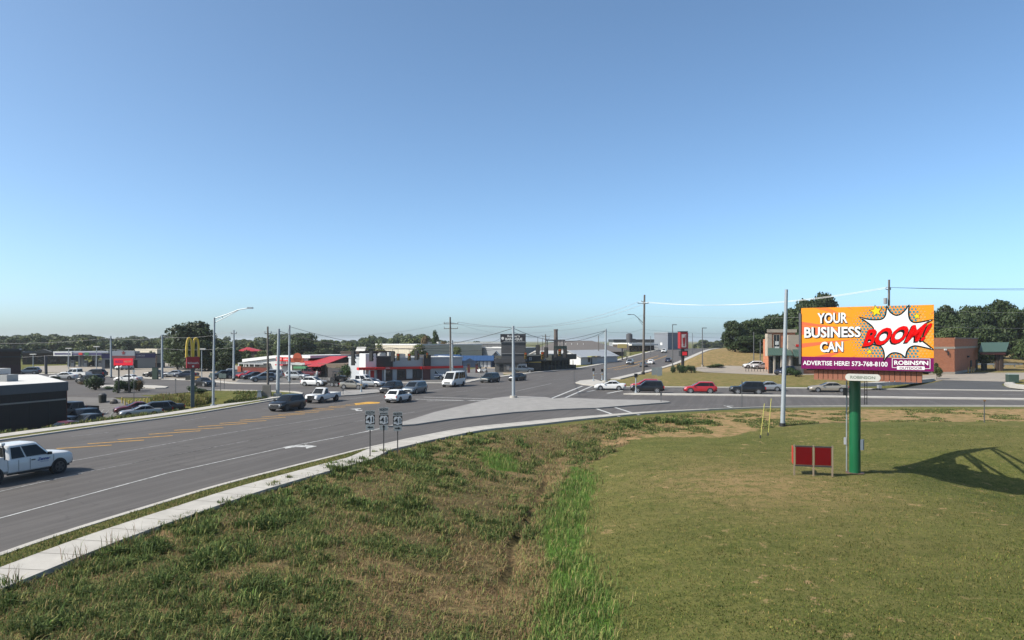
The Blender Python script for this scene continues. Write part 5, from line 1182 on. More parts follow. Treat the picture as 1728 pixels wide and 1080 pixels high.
ORNG.color(ORNG.mix(ORNG.noise(.6, 3), tuple(.78 * x for x in C(250, 158, 22)), tuple(.78 * x for x in C(252, 148, 10))))
face = obj('panel', MB().box(xl, xr_, yf, yf + .08, zb_, zt_), [ORNG.m], bb)
# art layers, each a few millimetres proud of the one below
ray = MB(); cx_, cz_ = art(1190, 420).x, art(1190, 420).z; r_ = random.Random(5)
def clip(poly, zlo, zhi, xlo, xhi):
    for ax, lim, sg in ((0, xlo, 1), (0, xhi, -1), (1, zlo, 1), (1, zhi, -1)):
        out = []
        for i in range(len(poly)):
            p, q = poly[i], poly[(i + 1) % len(poly)]
            ip, iq = (p[ax] - lim) * sg >= 0, (q[ax] - lim) * sg >= 0
            if ip: out.append(p)
            if ip != iq:
                t = (lim - p[ax]) / (q[ax] - p[ax]); out.append((p[0] + (q[0] - p[0]) * t, p[1] + (q[1] - p[1]) * t))
        poly = out
        if len(poly) < 3: return []
    return poly
zp_ = art(150, 660).z
for k in range(34):
    a = 2 * math.pi * (k + r_.uniform(-.3, .3)) / 34; wd = r_.uniform(.03, .085); r0 = r_.uniform(1.7, 2.6) if abs(math.cos(a)) > .5 else r_.uniform(1.0, 1.4); r1 = 9
    pl = [(cx_ + math.cos(a) * r0, cz_ + math.sin(a) * r0), (cx_ + math.cos(a - wd) * r1, cz_ + math.sin(a - wd) * r1), (cx_ + math.cos(a + wd) * r1, cz_ + math.sin(a + wd) * r1)]
    pl = clip(pl, zp_ + .01, zt_ - .01, xl + .01, xr_ - .01)
    if pl: ray.poly([(x, yf - .004, z) for x, z in pl], 0 if r_.random() < .55 else 1)
obj('sunburst', ray, [M('orange ray', C(250, 124, 20), var=.04), M('coral ray', C(244, 104, 48), var=.04)], face)
dots = MB(); cols_ = 0
for i in range(-40, 40):
    for j in range(-30, 30):
        x, z = cx_ + (i + .5 * (j % 2)) * .17, cz_ + j * .147
        d = math.hypot((x - cx_) / 2.25, (z - cz_) / 1.85)
        if d < .45 or d > 1.05 or not (xl + .1 < x < xr_ - .06 and zp_ + .04 < z < zt_ - .05): continue
        if x > cx_ + 1.2 and z > cz_ + .2 and d > .75 and (i + j) % 2: continue
        rr = .070 * max(0, min(1, (1.12 - d) * 2.6))
        if rr < .008: continue
        pts = [(x + rr * math.cos(R(60 * k)), yf - .008, z + rr * math.sin(R(60 * k))) for k in range(6)]
        dots.poly(pts, 0 if x < cx_ + 1.1 else 1)
obj('halftone_dots', dots, [M('teal dots', C(30, 140, 160), var=.05), M('pale dots', C(226, 170, 70), var=.05)], face)
obj('purple_band', MB().poly([(xl, yf - .006, zb_), (xr_, yf - .006, zb_), (xr_, yf - .006, zp_), (xl, yf - .006, zp_)]), M('purple vinyl', C(128, 22, 96), rough=.4, spec=.12, var=.04), face)
BLK = M('black vinyl', (.008, .008, .009), rough=.4, spec=.12); WHT = M('white vinyl', (.78, .78, .78), rough=.4, spec=.12, var=.03); REDV = M('red vinyl', C(252, 2, 2), rough=.35, spec=.12, var=.03); YELV = M('yellow vinyl', C(250, 222, 40), rough=.4, spec=.12, var=.03)
burst = [(795, 237), (900, 262), (1000, 264), (1052, 250), (1080, 208), (1093, 122), (1135, 185), (1200, 217), (1268, 187), (1334, 110), (1332, 205), (1348, 262), (1388, 292), (1460, 290), (1592, 263), (1500, 318), (1440, 400), (1470, 480), (1530, 530), (1604, 588), (1500, 562), (1405, 546), (1345, 565), (1312, 612), (1298, 676), (1248, 636), (1180, 620), (1122, 640), (1062, 704), (1066, 640), (1050, 582), (1018, 546), (940, 528), (828, 556), (905, 470), (945, 352)]
def smooth_star(pts, tips, n=5):
    segs = []; cur = [pts[0]]
    for p in pts[1:] + [pts[0]]:
        cur.append(p)
        if p in tips: segs.append(cur); cur = [p]
    if len(cur) > 1: segs.append(cur)
    out = []
    for sgm in segs: out += [(q.x, q.y) for q in smooth_line(sgm, n)][:-1]
    return out
tips = [burst[i] for i in (0, 5, 9, 14, 19, 24, 28, 33)]
bs = smooth_star(burst, tips)
P2 = [art(x, y) for x, y in bs]
def grow(P, d):
    out = []; n = len(P); A = sum(P[i].x * P[(i + 1) % n].z - P[(i + 1) % n].x * P[i].z for i in range(n))
    sg = 1 if A > 0 else -1
    for i in range(n):
        e1 = (P[i] - P[i - 1]).normalized(); e2 = (P[(i + 1) % n] - P[i]).normalized()
        nn = Vector((e1.z + e2.z, 0, -e1.x - e2.x)) * sg; L_ = nn.length
        nn = nn / L_ if L_ > 1e-3 else Vector((e1.x, 0, e1.z)); k = min(2.0, 1 / max(.45, L_ / 2))
        q = P[i] + nn * d * k; q.x = min(max(q.x, xl), xr_ + .01); out.append(q)
    return out
m = MB(); g_ = grow(P2, .045); m.fill([(q.x, yf - .010, q.z) for q in g_]); obj('burst_outline', m, BLK, face)
m = MB(); m.fill([(q.x, yf - .013, q.z) for q in grow(P2, -.03)]); obj('burst', m, WHT, face)
st_ = MB()
for sx_, sy_, sr in ((975, 168, .30), (1424, 222, .17), (902, 610, .15)):
    c = art(sx_, sy_)
    for lay, (rr, mi, o_) in enumerate(((1.18, 1, .014), (1, 0, .017))):
        st_.fill([(c.x + math.cos(R(100 + k * 36)) * sr * rr * (1 if k % 2 == 0 else .45), yf - o_, c.z + math.sin(R(100 + k * 36)) * sr * rr * (1 if k % 2 == 0 else .45)) for k in range(10)], mi)
obj('star', st_, [YELV, BLK], face)
def artq(mb, body, bl, br, tr, tl, off, m=0, bold=.02, dx=0, dy=0): text_quad(mb, body, *[art(x + dx, y + dy, off) for x, y in (bl, br, tr, tl)], m, bold)
for body, q_ in (('YOUR', ((328, 305), (660, 299), (660, 184), (328, 192))), ('BUSINESS', ((184, 460), (806, 453), (806, 336), (184, 345))), ('CAN', ((358, 617), (613, 611), (613, 498), (358, 502)))):
    sh, lt = MB(), MB(); artq(sh, body, *q_, .012, 0, .075, 7, 8); artq(sh, body, *q_, .013, 0, .07, 1, 1); artq(lt, body, *q_, .018, 0, .03)
    obj('lettering_shadow', sh, BLK, face); obj('lettering', lt, WHT, face)
sh, lt = MB(), MB(); artq(lt, 'ADVERTISE HERE! 573-768-8100', (168, 752), (1102, 774), (1102, 720), (168, 704), .018, 0, .02); obj('lettering', lt, WHT, face); lt = MB()
artq(lt, 'ROBINS  N', (1174, 754), (1550, 760), (1550, 712), (1174, 706), .018, 0, .03)
c0_, c1_ = art(1446, 752, .018), art(1496, 712, .018)
lt.fill([(c0_.x + (c1_.x - c0_.x) * a, yf - .018, c0_.z + (c1_.z - c0_.z) * b_) for a, b_ in ((.0, .45), (.2, 1), (.8, 1), (1, .45), (.8, 0), (.2, 0))], 0)
for a, b_ in (((1152, 684), (1570, 690)), ((1152, 783), (1205, 784)), ((1510, 796), (1570, 797))):
    p, q = art(*a, .018), art(*b_, .018); lt.poly([p + Vector((0, 0, -.012)), q + Vector((0, 0, -.012)), q + Vector((0, 0, .012)), p + Vector((0, 0, .012))])
for (a, b_) in (((1153, 684), (1153, 783)), ((1569, 690), (1569, 797))):
    p, q = art(*a, .018), art(*b_, .018); lt.poly([p + Vector((-.014, 0, 0)), p + Vector((.014, 0, 0)), q + Vector((.014, 0, 0)), q + Vector((-.014, 0, 0))])
lt.poly([art(1205, 805, .018), art(1510, 811, .018), art(1510, 773, .018), art(1205, 768, .018)])
artq(sh, 'OUTDOOR', (1232, 802), (1485, 805), (1485, 779), (1232, 776), .024, 1, .02)
sh.fill([(c0_.x + (c1_.x - c0_.x) * a, yf - .024, c0_.z + (c1_.z - c0_.z) * b_) for a, b_ in ((.3, .05), (.5, .95), (.7, .05))], 1)
obj('logo_cutout', sh, [BLK, M('purple vinyl')], face); obj('logo', lt, WHT, face)
bm_, rm_ = MB(), MB(); Q_ = ((828, 556), (1500, 492), (1604, 294), (893, 366))
artq(bm_, 'BOOM!', *Q_, .020, 0, .06, -12, 16); artq(bm_, 'BOOM!', *Q_, .021, 0, .06, -4, 5); artq(rm_, 'BOOM!', *Q_, .028, 0, .032)
obj('exclamation_shadow', bm_, BLK, face); obj('exclamation', rm_, REDV, face)
# name plate on the post
m = MB(); c = art(835, 888); hw_, hh = .88, .19
m.loft([[(c.x + math.copysign(hw_ - hh, math.cos(R(a))) + hh * math.cos(R(a)), y, c.z + hh * math.sin(R(a))) for a in range(9, 369, 18)] for y in (yf - .22, yf - .14)])
pl_ = obj('name_plate', m, M('off white plate', (.5, .5, .46)), bb)
m = MB(); text_xz(m, 'ROBINSON', c.x - .62, c.x + .62, c.z - .08, c.z + .08, yf - .225, bold=.02); obj('lettering', m, M('faded green lettering', (.1, .14, .1)), pl_)

# ================================================================== SIGNS
WOODP = M('sign post timber', (.25, .19, .13), rough=.8, var=.25, stretch=(4, 4, .6)); SIGNW = M('reflective white', (.46, .47, .46), rough=.35); SIGNB = M('sign black', (.012, .012, .013), rough=.5)
t = thing('notice_board', 'low red twin panel board on timber posts beside the green billboard post', 'sign', G(1372, 803), R(-14))
s_ = G(1372, 803).y / F
for x in (-1.0, .02, 1.02): obj('post', MB().box(x - .04, x + .04, -.05, .05, -.2, 1.74), WOODP, t)
for x0, x1 in ((-.93, -.05), (.09, .95)): obj('panel', MB().box(x0, x1, -.04, .0, .62, 1.62), M('faded red panel', (.13, .003, .004), rough=.7, spec=.1), t)
obj('rail', MB().box(-1.0, 1.0, -.03, .03, .52, .6), METALD, t); obj('rail', MB().box(-1.0, 1.0, -.03, .03, 1.62, 1.7), METALD, t)
obj('side_panel', MB().hexa([(-1.08, 0, .62), (-1.06, .0, .62), (-1.0, .9, .62), (-1.02, .9, .62), (-1.08, 0, 1.6), (-1.06, 0, 1.6), (-1.0, .9, 1.6), (-1.02, .9, 1.6)]), REDB, t)
shield = [(-.26, .02), (-.285, .12), (-.24, .24), (-.285, .36), (-.2, .52), (-.1, .545), (0, .5), (.1, .545), (.2, .52), (.285, .36), (.24, .24), (.285, .12), (.26, .02), (.14, .02), (0, -.05), (-.14, .02)]
def route_sign(u, v, vtop, top, mid, arrow, label):
    p = G(u, v); t = thing('route_sign', label, 'road sign', p, R(14), 'route signs on the bank'); k = p.y / F; ht = (v - vtop) * k
    obj('post', MB().box(-.035, .035, -.03, .03, -.3, ht), M('brown steel post', (.10, .09, .08)), t)
    z = ht; rows = [(top, .30, .62)] + ([(mid, .24, .56)] if mid else []) + [('41', .62, .62), (arrow, .40, .54)]
    for body, h, w_ in rows:
        z0 = z - h
        if body == '41':
            pn = obj('shield_panel', MB().box(-w_ / 2, w_ / 2, -.05, -.03, z0, z), SIGNB, t)
            m = MB(); m.fill([(x * .98, -.056, z0 + .06 + y_ * .98) for x, y_ in shield], 0); text_xz(m, '4', -.23, .03, z0 + .14, z0 + .5, -.062, 1, .006); m.poly([(.115, -.062, z0 + .14), (.185, -.062, z0 + .14), (.185, -.062, z0 + .5), (.115, -.062, z0 + .5)], 1); obj('lettering', m, [M('white vinyl'), SIGNB], pn)
        else:
            pn = obj('arrow_panel' if body in 'LUR' else 'text_panel', MB().box(-w_ / 2, w_ / 2, -.05, -.03, z0 + .02, z - .02), SIGNW, t); m = MB()
            if body in ('L', 'U', 'R'):
                a = {'L': 180, 'U': 90, 'R': 0}[body]; c_, s2 = math.cos(R(a)), math.sin(R(a)); zc = (z0 + z) / 2
                for q in ([(-.19, -.04), (.05, -.04), (.05, .04), (-.19, .04)], [(.03, -.1), (.2, 0), (.03, .1)]): m.fill([((x * c_ - y_ * s2) * .95, -.056, zc + (x * s2 + y_ * c_) * .95) for x, y_ in q])
            else: text_xz(m, body, -w_ * .44, w_ * .44, z0 + .06, z - .07, -.056, 0, .03)
            obj('lettering', m, SIGNB, pn)
        z = z0
route_sign(624.5, 774, 692, 'SOUTH', None, 'L', 'route marker with a left arrow, leftmost of three on the bank')
route_sign(647.5, 770, 687, 'NORTH', 'BYPASS', 'U', 'tallest route marker with an upward arrow, middle of three on the bank')
route_sign(671, 768, 694.5, 'NORTH', None, 'R', 'route marker with a right arrow, rightmost of three on the bank')
# golden arches pylon
p = G(325, 687); k = p.y / F; z = lambda v: (687 - v) * k
t = thing('arches_sign', 'tall pylon sign with yellow double arches over a red box', 'sign', p, R(28))
obj('pole', MB().box(-.22, .22, -.22, .22, -.3, z(621)), M('pylon blue grey', (.09, .12, .14), rough=.5), t)
bx = obj('sign_box', MB().box(-.75, .8, -.55, .55, z(621), z(602)), M('maroon sign box', C(180, 34, 46)), t)
m = MB(); text_xz(m, "McDonald's", -.62, .68, z(614), z(610.5), -.56, 0, .02); m.box(-.1, .15, -.565, -.55, z(619.5), z(616.5)); obj('lettering', m, LITW, bx)
m = MB(); z0, z1 = z(603), z(570.5)
for sg in (-1, 1):
    pts = []
    for i in range(15):
        a = math.pi * i / 14; x = sg * .40 + .33 * math.cos(a); zz = z0 + (z1 - z0) * (math.sin(a) ** .55 if a not in (0, math.pi) else 0); pts.append((x, zz))
    for (xa, za), (xb, zb2) in zip(pts[:-1], pts[1:]):
        dxx, dzz = xb - xa, zb2 - za; L_ = math.hypot(dxx, dzz) or 1; nx_, nz_ = -dzz / L_ * .11, dxx / L_ * .11
        m.hexa([(xa - nx_, -.5, za - nz_), (xb - nx_, -.5, zb2 - nz_), (xb - nx_, .5, zb2 - nz_), (xa - nx_, .5, za - nz_), (xa + nx_, -.5, za + nz_), (xb + nx_, -.5, zb2 + nz_), (xb + nx_, .5, zb2 + nz_), (xa + nx_, .5, za + nz_)])
obj('arches', m, M('arch yellow', C(255, 214, 70), rough=.4, var=.05), t)
# red lettered board on two tall posts
p = G(208, 664); k = p.y / F; z = lambda v: (664 - v) * k
t = thing('red_pylon', 'bright red banner sign on two thin dark posts', 'sign', p, R(8)); q = 1.37
obj('panel', MB().box(-14.5 * k, 15 * k, -.15, .15, z(616.5), z(605)), M('bright red face', C(250, 30, 55), rough=.4, emit=.35), t)
m = MB(); text_xz(m, 'HUCKS', -12 * k, 0, z(612.5), z(608), -.16, 0, .03); obj('lettering', m, M('purple lettering', (.2, .03, .2)), t); m = MB(); text_xz(m, 'WELCOME', 2 * k, 13.5 * k, z(611.5), z(608.5), -.16); obj('lettering', m, M('cream lettering', (.7, .5, .3)), t)
for x in (-7 * k, 9 * k): obj('post', MB().box(x - .08, x + .08, -.08, .08, -2.6, z(616)), METALD, t)
# pharmacy red pylon
p = G(1152, 629); k = p.y / F; z = lambda v: (629 - v) * k
t = thing('pharmacy_pylon', 'red pharmacy pylon with a white mortar emblem and a lit red price board', 'sign', p, R(12))
obj('pole', MB().box(-.25, .25, -.25, .25, -.3, z(607)), M('pole brown', (.05, .04, .04)), t)
bx = obj('sign_box', MB().box(-6.5 * k, 6.8 * k, -.6, .6, z(588), z(560)), M('brick red face', C(180, 44, 46), rough=.5), t)
m = MB(); m.box(-4 * k, 4 * k, -.63, -.6, z(586), z(564), 0); obj('emblem_panel', m, M('pale panel', (.62, .56, .56)), bx)
m = MB(); m.fill([(x * k, -.65, z(v_)) for x, v_ in ((-2.8, 570), (2.8, 570), (2.0, 579), (.8, 582), (2, 584), (-2, 584), (-.8, 582), (-2.0, 579))]); m.hexa([(x * k + d_, y, z(v_)) for y in (-.66, -.64) for x, v_, d_ in ((.4, 570, 0), (2.6, 565.5, 0), (2.6, 565.5, .12), (.4, 570, .12))]); obj('mortar_emblem', m, M('brick red face'), bx)
obj('cap', MB().box(-7 * k, 7.3 * k, -.65, .65, z(560), z(559)), METALD, t)
b2_ = obj('price_board', MB().box(-5.4 * k, 8.0 * k, -.45, .45, z(601), z(591.5)), METALD, t); obj('display', MB().box(-2.2 * k, 6.0 * k, -.47, -.45, z(599.5), z(593.5)), M('lit red display', C(205, 30, 40), emit=.5), b2_); obj('neck', MB().box(-.3, .3, -.2, .2, z(607), z(588)), METALD, t)
t = thing('board_sign', 'small yellow and brown board by the kerb behind the arches pylon', 'sign', G(330, 643), R(0)); k = G(330, 643).y / F
obj('cabinet', MB().box(-16 * k, -2 * k, -.3, .3, .2, 9 * k), DKGREEN, t); bx = obj('panel', MB().box(-2 * k, 8 * k, -.2, .2, .3, 9 * k), M('brown board', (.06, .04, .02)), t)
m = MB(); m.box(-1.2 * k, 7.2 * k, -.22, -.2, 5.2 * k, 7.6 * k); m.box(-1.2 * k, 7.2 * k, -.22, -.2, 1.6 * k, 4 * k); obj('lettering', m, M('amber strip', (.6, .33, .06)), bx)

# ================================================================== POLES
WOOD = M('weathered pole', (.13, .115, .10), rough=.85, var=.2, stretch=(6, 6, .3)); GALV = M('galvanised pole', (.36, .40, .43), rough=.5, metal=.2, var=.12, scale=1.2); DKSTEEL = M('dark steel pole', (.10, .105, .11), rough=.5)
def pole_thing(name, label, cat, u, v, ut, vt, r0, r1, mat, group=None, Y=None, base=None, flange=False):
    p = G(u, v) if Y is None else Vector(((u - UC) / F * Y, Y, gz((u - UC) / F * Y, Y)))
    top = at(ut, vt, p.y) - p
    t = thing(name, label, cat, p, 0, group)
    obj('pole', MB().tube([(0, 0, -.3), tuple(top)], [r0, r1], 12), mat, t)
    if base: obj('base_sleeve', MB().tube([(0, 0, -.2), tuple(top * base)], r0 * 1.25, 12), M('black sleeve', (.012, .012, .012)), t)
    if flange: obj('base_flange', MB().cyl(0, 0, -.1, .45, r0 * 2.2, 12), CONC, t)
    return t, p, p + top
def crossarm(t, p, z, half, ang=0.0, ins=3):
    c_, s_ = math.cos(ang), math.sin(ang); m = MB(); a = Vector((c_, s_, 0)) * half
    m.tube([Vector((0, 0, z)) - a, Vector((0, 0, z)) + a], .07, 6); cr = obj('crossarm', m, WOOD, t)
    for k in range(ins):
        q = -1 + 2 * k / (ins - 1); obj('insulator', MB().cyl(c_ * half * .95 * q, s_ * half * .95 * q, z + .05, z + .35, .06, 6), GREYW, cr)
    return [p + Vector((c_ * half * .95 * q, s_ * half * .95 * q, z + .35)) for q in (-1, 0, 1)]
SP = 'steel signal poles'; UP = 'utility poles'
tA, pA, qA = pole_thing('signal_pole', 'galvanised signal pole on the grassy corner beside the stone plinth', 'signal pole', 468.5, 669, 470.5, 555, .26, .17, GALV, SP, flange=True)
tB, pB, qB = pole_thing('signal_pole', 'galvanised signal pole standing on the concrete island', 'signal pole', 866.6, 673.5, 866, 550, .22, .15, GALV, SP, flange=True)
tC, pC, qC = pole_thing('signal_pole', 'galvanised signal pole behind the white sedan on the far corner', 'signal pole', 1021.4, 646, 1022.3, 555, .24, .16, GALV, SP, flange=True)
tD, pD, qD = pole_thing('signal_pole', 'galvanised signal pole by the white suv, rightmost of the three poles left', 'signal pole', 488, 644, 488.6, 548.5, .24, .16, GALV, SP)
t3, p3, q3 = pole_thing('utility_pole', 'weathered utility pole just behind the stone plinth', 'utility pole', 452.3, 657, 451.8, 551, .2, .13, WOOD, UP)
t2, p2, q2 = pole_thing('utility_pole', 'slim grey utility pole with a black foot right of the street lamp', 'utility pole', 394.5, 642.6, 394.5, 557, .24, .15, GALV, UP, base=.05)
tE, pE, qE = pole_thing('utility_pole', 'tall utility pole with a crossarm, lamp arm and black foot on the verge', 'utility pole', 1085.3, 632, 1087.6, 497.5, .32, .2, WOOD, UP, base=.03)
tF, pF, qF = pole_thing('utility_pole', 'tall utility pole with two crossarms behind the white van', 'utility pole', 761, 645, 759.6, 535, .22, .14, WOOD, UP)
tF2, pF2, qF2 = pole_thing('steel_pole', 'stout steel pole doubled beside the utility pole behind the van', 'pole', 764, 645.5, 763, 574, .2, .17, GALV)
tG, pG, qG = pole_thing('steel_pole', 'tall blue grey steel pole with a black foot left of the billboard', 'pole', 1320.5, 719.5, 1327, 488.5, .21, .14, GALV, base=.025)
tH, pH, qH = pole_thing('utility_pole', 'utility pole with a transformer can behind the billboard', 'utility pole', 1499, 650, 1500.3, 472, .24, .16, WOOD, UP, Y=121)
tI, pI, qI = pole_thing('utility_pole', 'utility pole left of the red banner sign', 'utility pole', 187.6, 638, 186.8, 567, .2, .14, GALV, UP, base=.03)
tJ, pJ, qJ = pole_thing('utility_pole', 'utility pole between the red banner sign and the yellow arches', 'utility pole', 273.8, 640, 273.4, 565, .24, .16, GALV, UP, base=.03)
tN, pN, qN = pole_thing('utility_pole', 'thin dark utility pole by the pale workshop', 'utility pole', 1010, 611.5, 1010, 566, .16, .12, WOOD, UP)
tM, pM, qM = pole_thing('utility_pole', 'dark utility pole rising from the smokehouse porch', 'utility pole', 921.5, 622, 920.5, 564, .18, .12, WOOD, UP)
pole_thing('utility_pole', 'short brown timber pole by the dark hedge of the fuel shop', 'utility pole', 264, 636.5, 264, 601, .14, .1, M('brown timber', (.12, .07, .05)), UP)
for u, v, vt, lb in ((848, 622, 576, 'thin grey pole left of the smokehouse tower'), (1059, 607, 575, 'thin pole by the yellow boards up the hill'), (1098, 600, 567, 'thin pole before the blue grey block'), (1168.5, 597, 562, 'thin far pole between the two lot lamps'), (1272, 612, 560, 'thin pole on the dry hill left of the pharmacy'), (1283, 613, 573, 'thin pole nearest the pharmacy tower on the hill')):
    pole_thing('utility_pole', lb, 'utility pole', u, v, u, vt, .12, .09, DKSTEEL, UP)
wires = []
eE = crossarm(tE, pE, at(1087, 512, pE.y).z - pE.z, 1.25, R(8)); crossarm(tE, pE, at(1087, 509, pE.y).z - pE.z - .0, .4, R(8), 2)
eF = crossarm(tF, pF, at(760, 546.5, pF.y).z - pF.z, 1.35, R(-5)); crossarm(tF, pF, at(760, 554.5, pF.y).z - pF.z, 1.3, R(-5))
eI = crossarm(tI, pI, at(187, 573, pI.y).z - pI.z, .5, R(20)); eJ = crossarm(tJ, pJ, at(273, 571, pJ.y).z - pJ.z, .5, R(20)); eM = crossarm(tM, pM, at(920, 568, pM.y).z - pM.z, 1.1, 0); crossarm(tM, pM, at(920, 572, pM.y).z - pM.z, .9, 0)
e3 = crossarm(t3, p3, at(452, 563, p3.y).z - p3.z, .5, R(20), 2); e2 = crossarm(t2, p2, at(394, 563, p2.y).z - p2.z, .5, R(20), 2)
eH = crossarm(tH, pH, at(1500, 488.5, pH.y).z - pH.z, .55, R(20), 3)
obj('transformer', MB().cyl(-.55, -.1, at(1500, 513, pH.y).z - pH.z, at(1500, 503, pH.y).z - pH.z, .28, 14), GREYW, tH)
# lamp arm on the tall pole
za = at(1087, 545, pE.y).z - pE.z; zl = at(1087, 531, pE.y).z - pE.z; k = pE.y / F
m = MB(); m.tube([(0, 0, za), (-1.0, 0, lerp(za, zl, .55)), (-2.0, 0, zl), (-3.0, 0, zl + .05)], .07, 6); m.tube([(-.1, 0, za - .5), (-1.1, 0, lerp(za, zl, .5))], .04, 5); ar = obj('lamp_arm', m, DKSTEEL, tE)
obj('lamp_head', MB().box(-3.5, -2.8, -.14, .14, zl - .06, zl + .1), DKSTEEL, ar)
# cobra street lamp on the left
p = G(359.6, 686.5); top = at(361.8, 536, p.y) - p; k = p.y / F
t = thing('street_lamp', 'tall galvanised street lamp with a long truss arm on the left', 'street lamp', p, 0)
obj('pole', MB().tube([(0, 0, -.3), tuple(top)], [.15, .1], 12), GALV, t); obj('base_flange', MB().cyl(0, 0, -.1, .25, .3, 12), GALV, t)
m = MB(); h0 = top.z; m.tube([(top.x, 0, h0 - .1), (1.6, -.1, h0 + .35), (3.0, -.2, h0 + .9), (4.3, -.3, h0 + 1.1)], .055, 6); m.tube([(top.x, 0, h0 - .6), (1.6, -.1, h0 + .1), (3.0, -.2, h0 + .85)], .04, 6); m.tube([(1.1, 0, h0 - .08), (1.1, 0, h0 + .2)], .03, 5)
ar = obj('truss_arm', m, GALV, t); obj('lamp_head', MB().box(4.1, 4.75, -.42, -.16, h0 + 1.02, h0 + 1.2), GALV, ar)
for u, v, vt, lb in ((1135, 622, 548, 'black parking lot lamp left of the red pharmacy pylon'), (1185.3, 619, 553.5, 'black parking lot lamp right of the red pharmacy pylon')):
    p = G(u, v); k = p.y / F; t = thing('lot_lamp', lb, 'street lamp', p, 0, 'lot lamps'); zt2 = (v - vt) * k
    obj('pole', MB().tube([(0, 0, 0), (0, 0, zt2)], [.13, .09], 10), DKSTEEL, t); obj('lamp_head', MB().box(-.1, 1.0, -.18, .18, zt2 - .08, zt2 + .08), DKSTEEL, t); obj('footing', MB().cyl(0, 0, -.2, .5, .3, 12), CONC2, t)
for u, v, vt, lb in ((340.5, 641, 589, 'double headed lot lamp behind the yellow arches pylon'), (163, 628, 585, 'lot lamp with a round white head above the fuel canopy'), (116, 625, 588, 'lot lamp with a bright head above the canopy end sign'), (56, 628, 598, 'lot lamp with a bright head beside the brown brick building')):
    p = G(u, v); k = p.y / F; t = thing('lot_lamp', lb, 'street lamp', p, 0, 'lot lamps'); zt2 = (v - vt) * k
    obj('pole', MB().tube([(0, 0, 0), (0, 0, zt2)], .09, 8), GALV, t); obj('lamp_head', MB().box(-.75, .75, -.2, .2, zt2 - .1, zt2 + .15), M('pale lamp head', (.55, .53, .48)), t)
t, p, q = pole_thing('bollard_post', 'tall thin dark post behind the charcoal restaurant', 'post', 78, 632, 77, 600, .3, .3, M('post dark', (.05, .05, .06)))
# signals on span wires
def catenary(a, b, sag, n=14): return [a.lerp(b, i / n) - Vector((0, 0, 4 * sag * (i / n) * (1 - i / n))) for i in range(n + 1)]
LENSR, LENSY, LENSG = M('red lens', (.25, .01, .01), rough=.2), M('amber lens', (.3, .15, .01), rough=.2), M('green lens', (.01, .09, .05), rough=.2); LITR = M('lit red lens', (.6, .04, .03), emit=.25); SIGY = M('signal yellow', (.42, .24, .03), rough=.5)
WIREM = M('dark cable', (.035, .035, .04), rough=.6); WIREL = M('aluminium cable', (.30, .30, .30), rough=.5, metal=.0)
WIREB = M('cable with painted sunlight', (.8, .8, .78), rough=.4)  # sunlight on the bright lines put into a near-white base colour
def wire(name, label, pts, r, mat, group): return tag(obj(name, MB().tube(pts, r, 5), mat), label, 'cable', group)
spans = {}
for nm, a, b, sag, lb in (('AB', qA, qB, 2.6, 'signal span cable from the grassy corner to the island pole'), ('BC', qB, qC, 1.9, 'signal span cable from the island pole to the far corner'), ('CD', qC, qD, 4.2, 'signal span cable across the far side of the junction'), ('DA', qD, qA, 1.6, 'signal span cable over the left side street')):
    pts = catenary(a - Vector((0, 0, .3)), b - Vector((0, 0, .3)), sag); spans[nm] = pts; wire('span_cable', lb, pts, .035, WIREM, 'signal span cables')
def signal(nm, u, v0, v1, back, label, hood=.34):
    pts = spans[nm]; best = min(((abs(uof(a.lerp(b, j / 10)) - u), a.lerp(b, j / 10)) for a, b in zip(pts[:-1], pts[1:]) for j in range(10)), key=lambda q: q[0])[1]
    k = best.y / F; zt2 = H - (v0 - V0) * k; hgt = (v1 - v0) * k
    ang = R(90 + 180) if not back else R(90)     # lens side looks along local +x
    d = Vector((best.x, best.y, 0)); rz = math.atan2(-best.y, -best.x) if not back else R(72)
    t = thing('traffic_signal', label, 'traffic light', (best.x, best.y, zt2 - hgt), rz, 'traffic signals on the span cables')
    wd = min(.42, hgt * .34)
    obj('housing', MB().box(-.12, .12, -wd / 2, wd / 2, 0, hgt), SIGNB if back else SIGY, t); obj('backplate', MB().box(-.02, .02, -wd * .72, wd * .72, -.06, hgt + .06), SIGNB, t)
    obj('hanger', MB().cyl(0, 0, hgt, max(hgt + .1, best.z - zt2 + hgt), .03, 6), METALD, t)
    for i, mt in enumerate((LENSG, LENSY, LITR if not back else LENSR)):
        zc = hgt * (1 / 6 + i / 3); ln = obj('lens', MB().cylax((.125, 0, zc), (1, 0, 0), .012, hgt * .13, 14), mt, t)
        vz = MB()
        for j in range(9):
            a0, a1 = R(-20 + 220 * j / 9), R(-20 + 220 * (j + 1) / 9); r_ = hgt * .15
            vz.poly([(.12, r_ * math.cos(a0), zc + r_ * math.sin(a0)), (.12, r_ * math.cos(a1), zc + r_ * math.sin(a1)), (.38, r_ * math.cos(a1), zc + r_ * math.sin(a1) - .03), (.38, r_ * math.cos(a0), zc + r_ * math.sin(a0) - .03)])
        obj('visor', vz, SIGNB, ln)
    return t
signal('AB', 596, 592.5, 616, True, 'traffic light seen from behind, left end of the near span')
signal('AB', 627.5, 593.5, 609, True, 'traffic light seen from behind before the white tower')
signal('AB', 662, 593, 609.5, True, 'traffic light seen from behind over the dark diner tower')
signal('AB', 702, 592, 607, True, 'traffic light seen from behind before the second diner tower')
signal('CD', 672, 597, 608, False, 'yellow traffic light facing the viewer, left one before the cream warehouse')
signal('CD', 690, 597, 608, False, 'yellow traffic light facing the viewer, right one before the cream warehouse')
signal('CD', 706, 597, 605.5, False, 'small yellow traffic light beside the rear facing one over the diner')
signal('CD', 720, 595.5, 604, False, 'small yellow traffic light before the tall two tone trees')
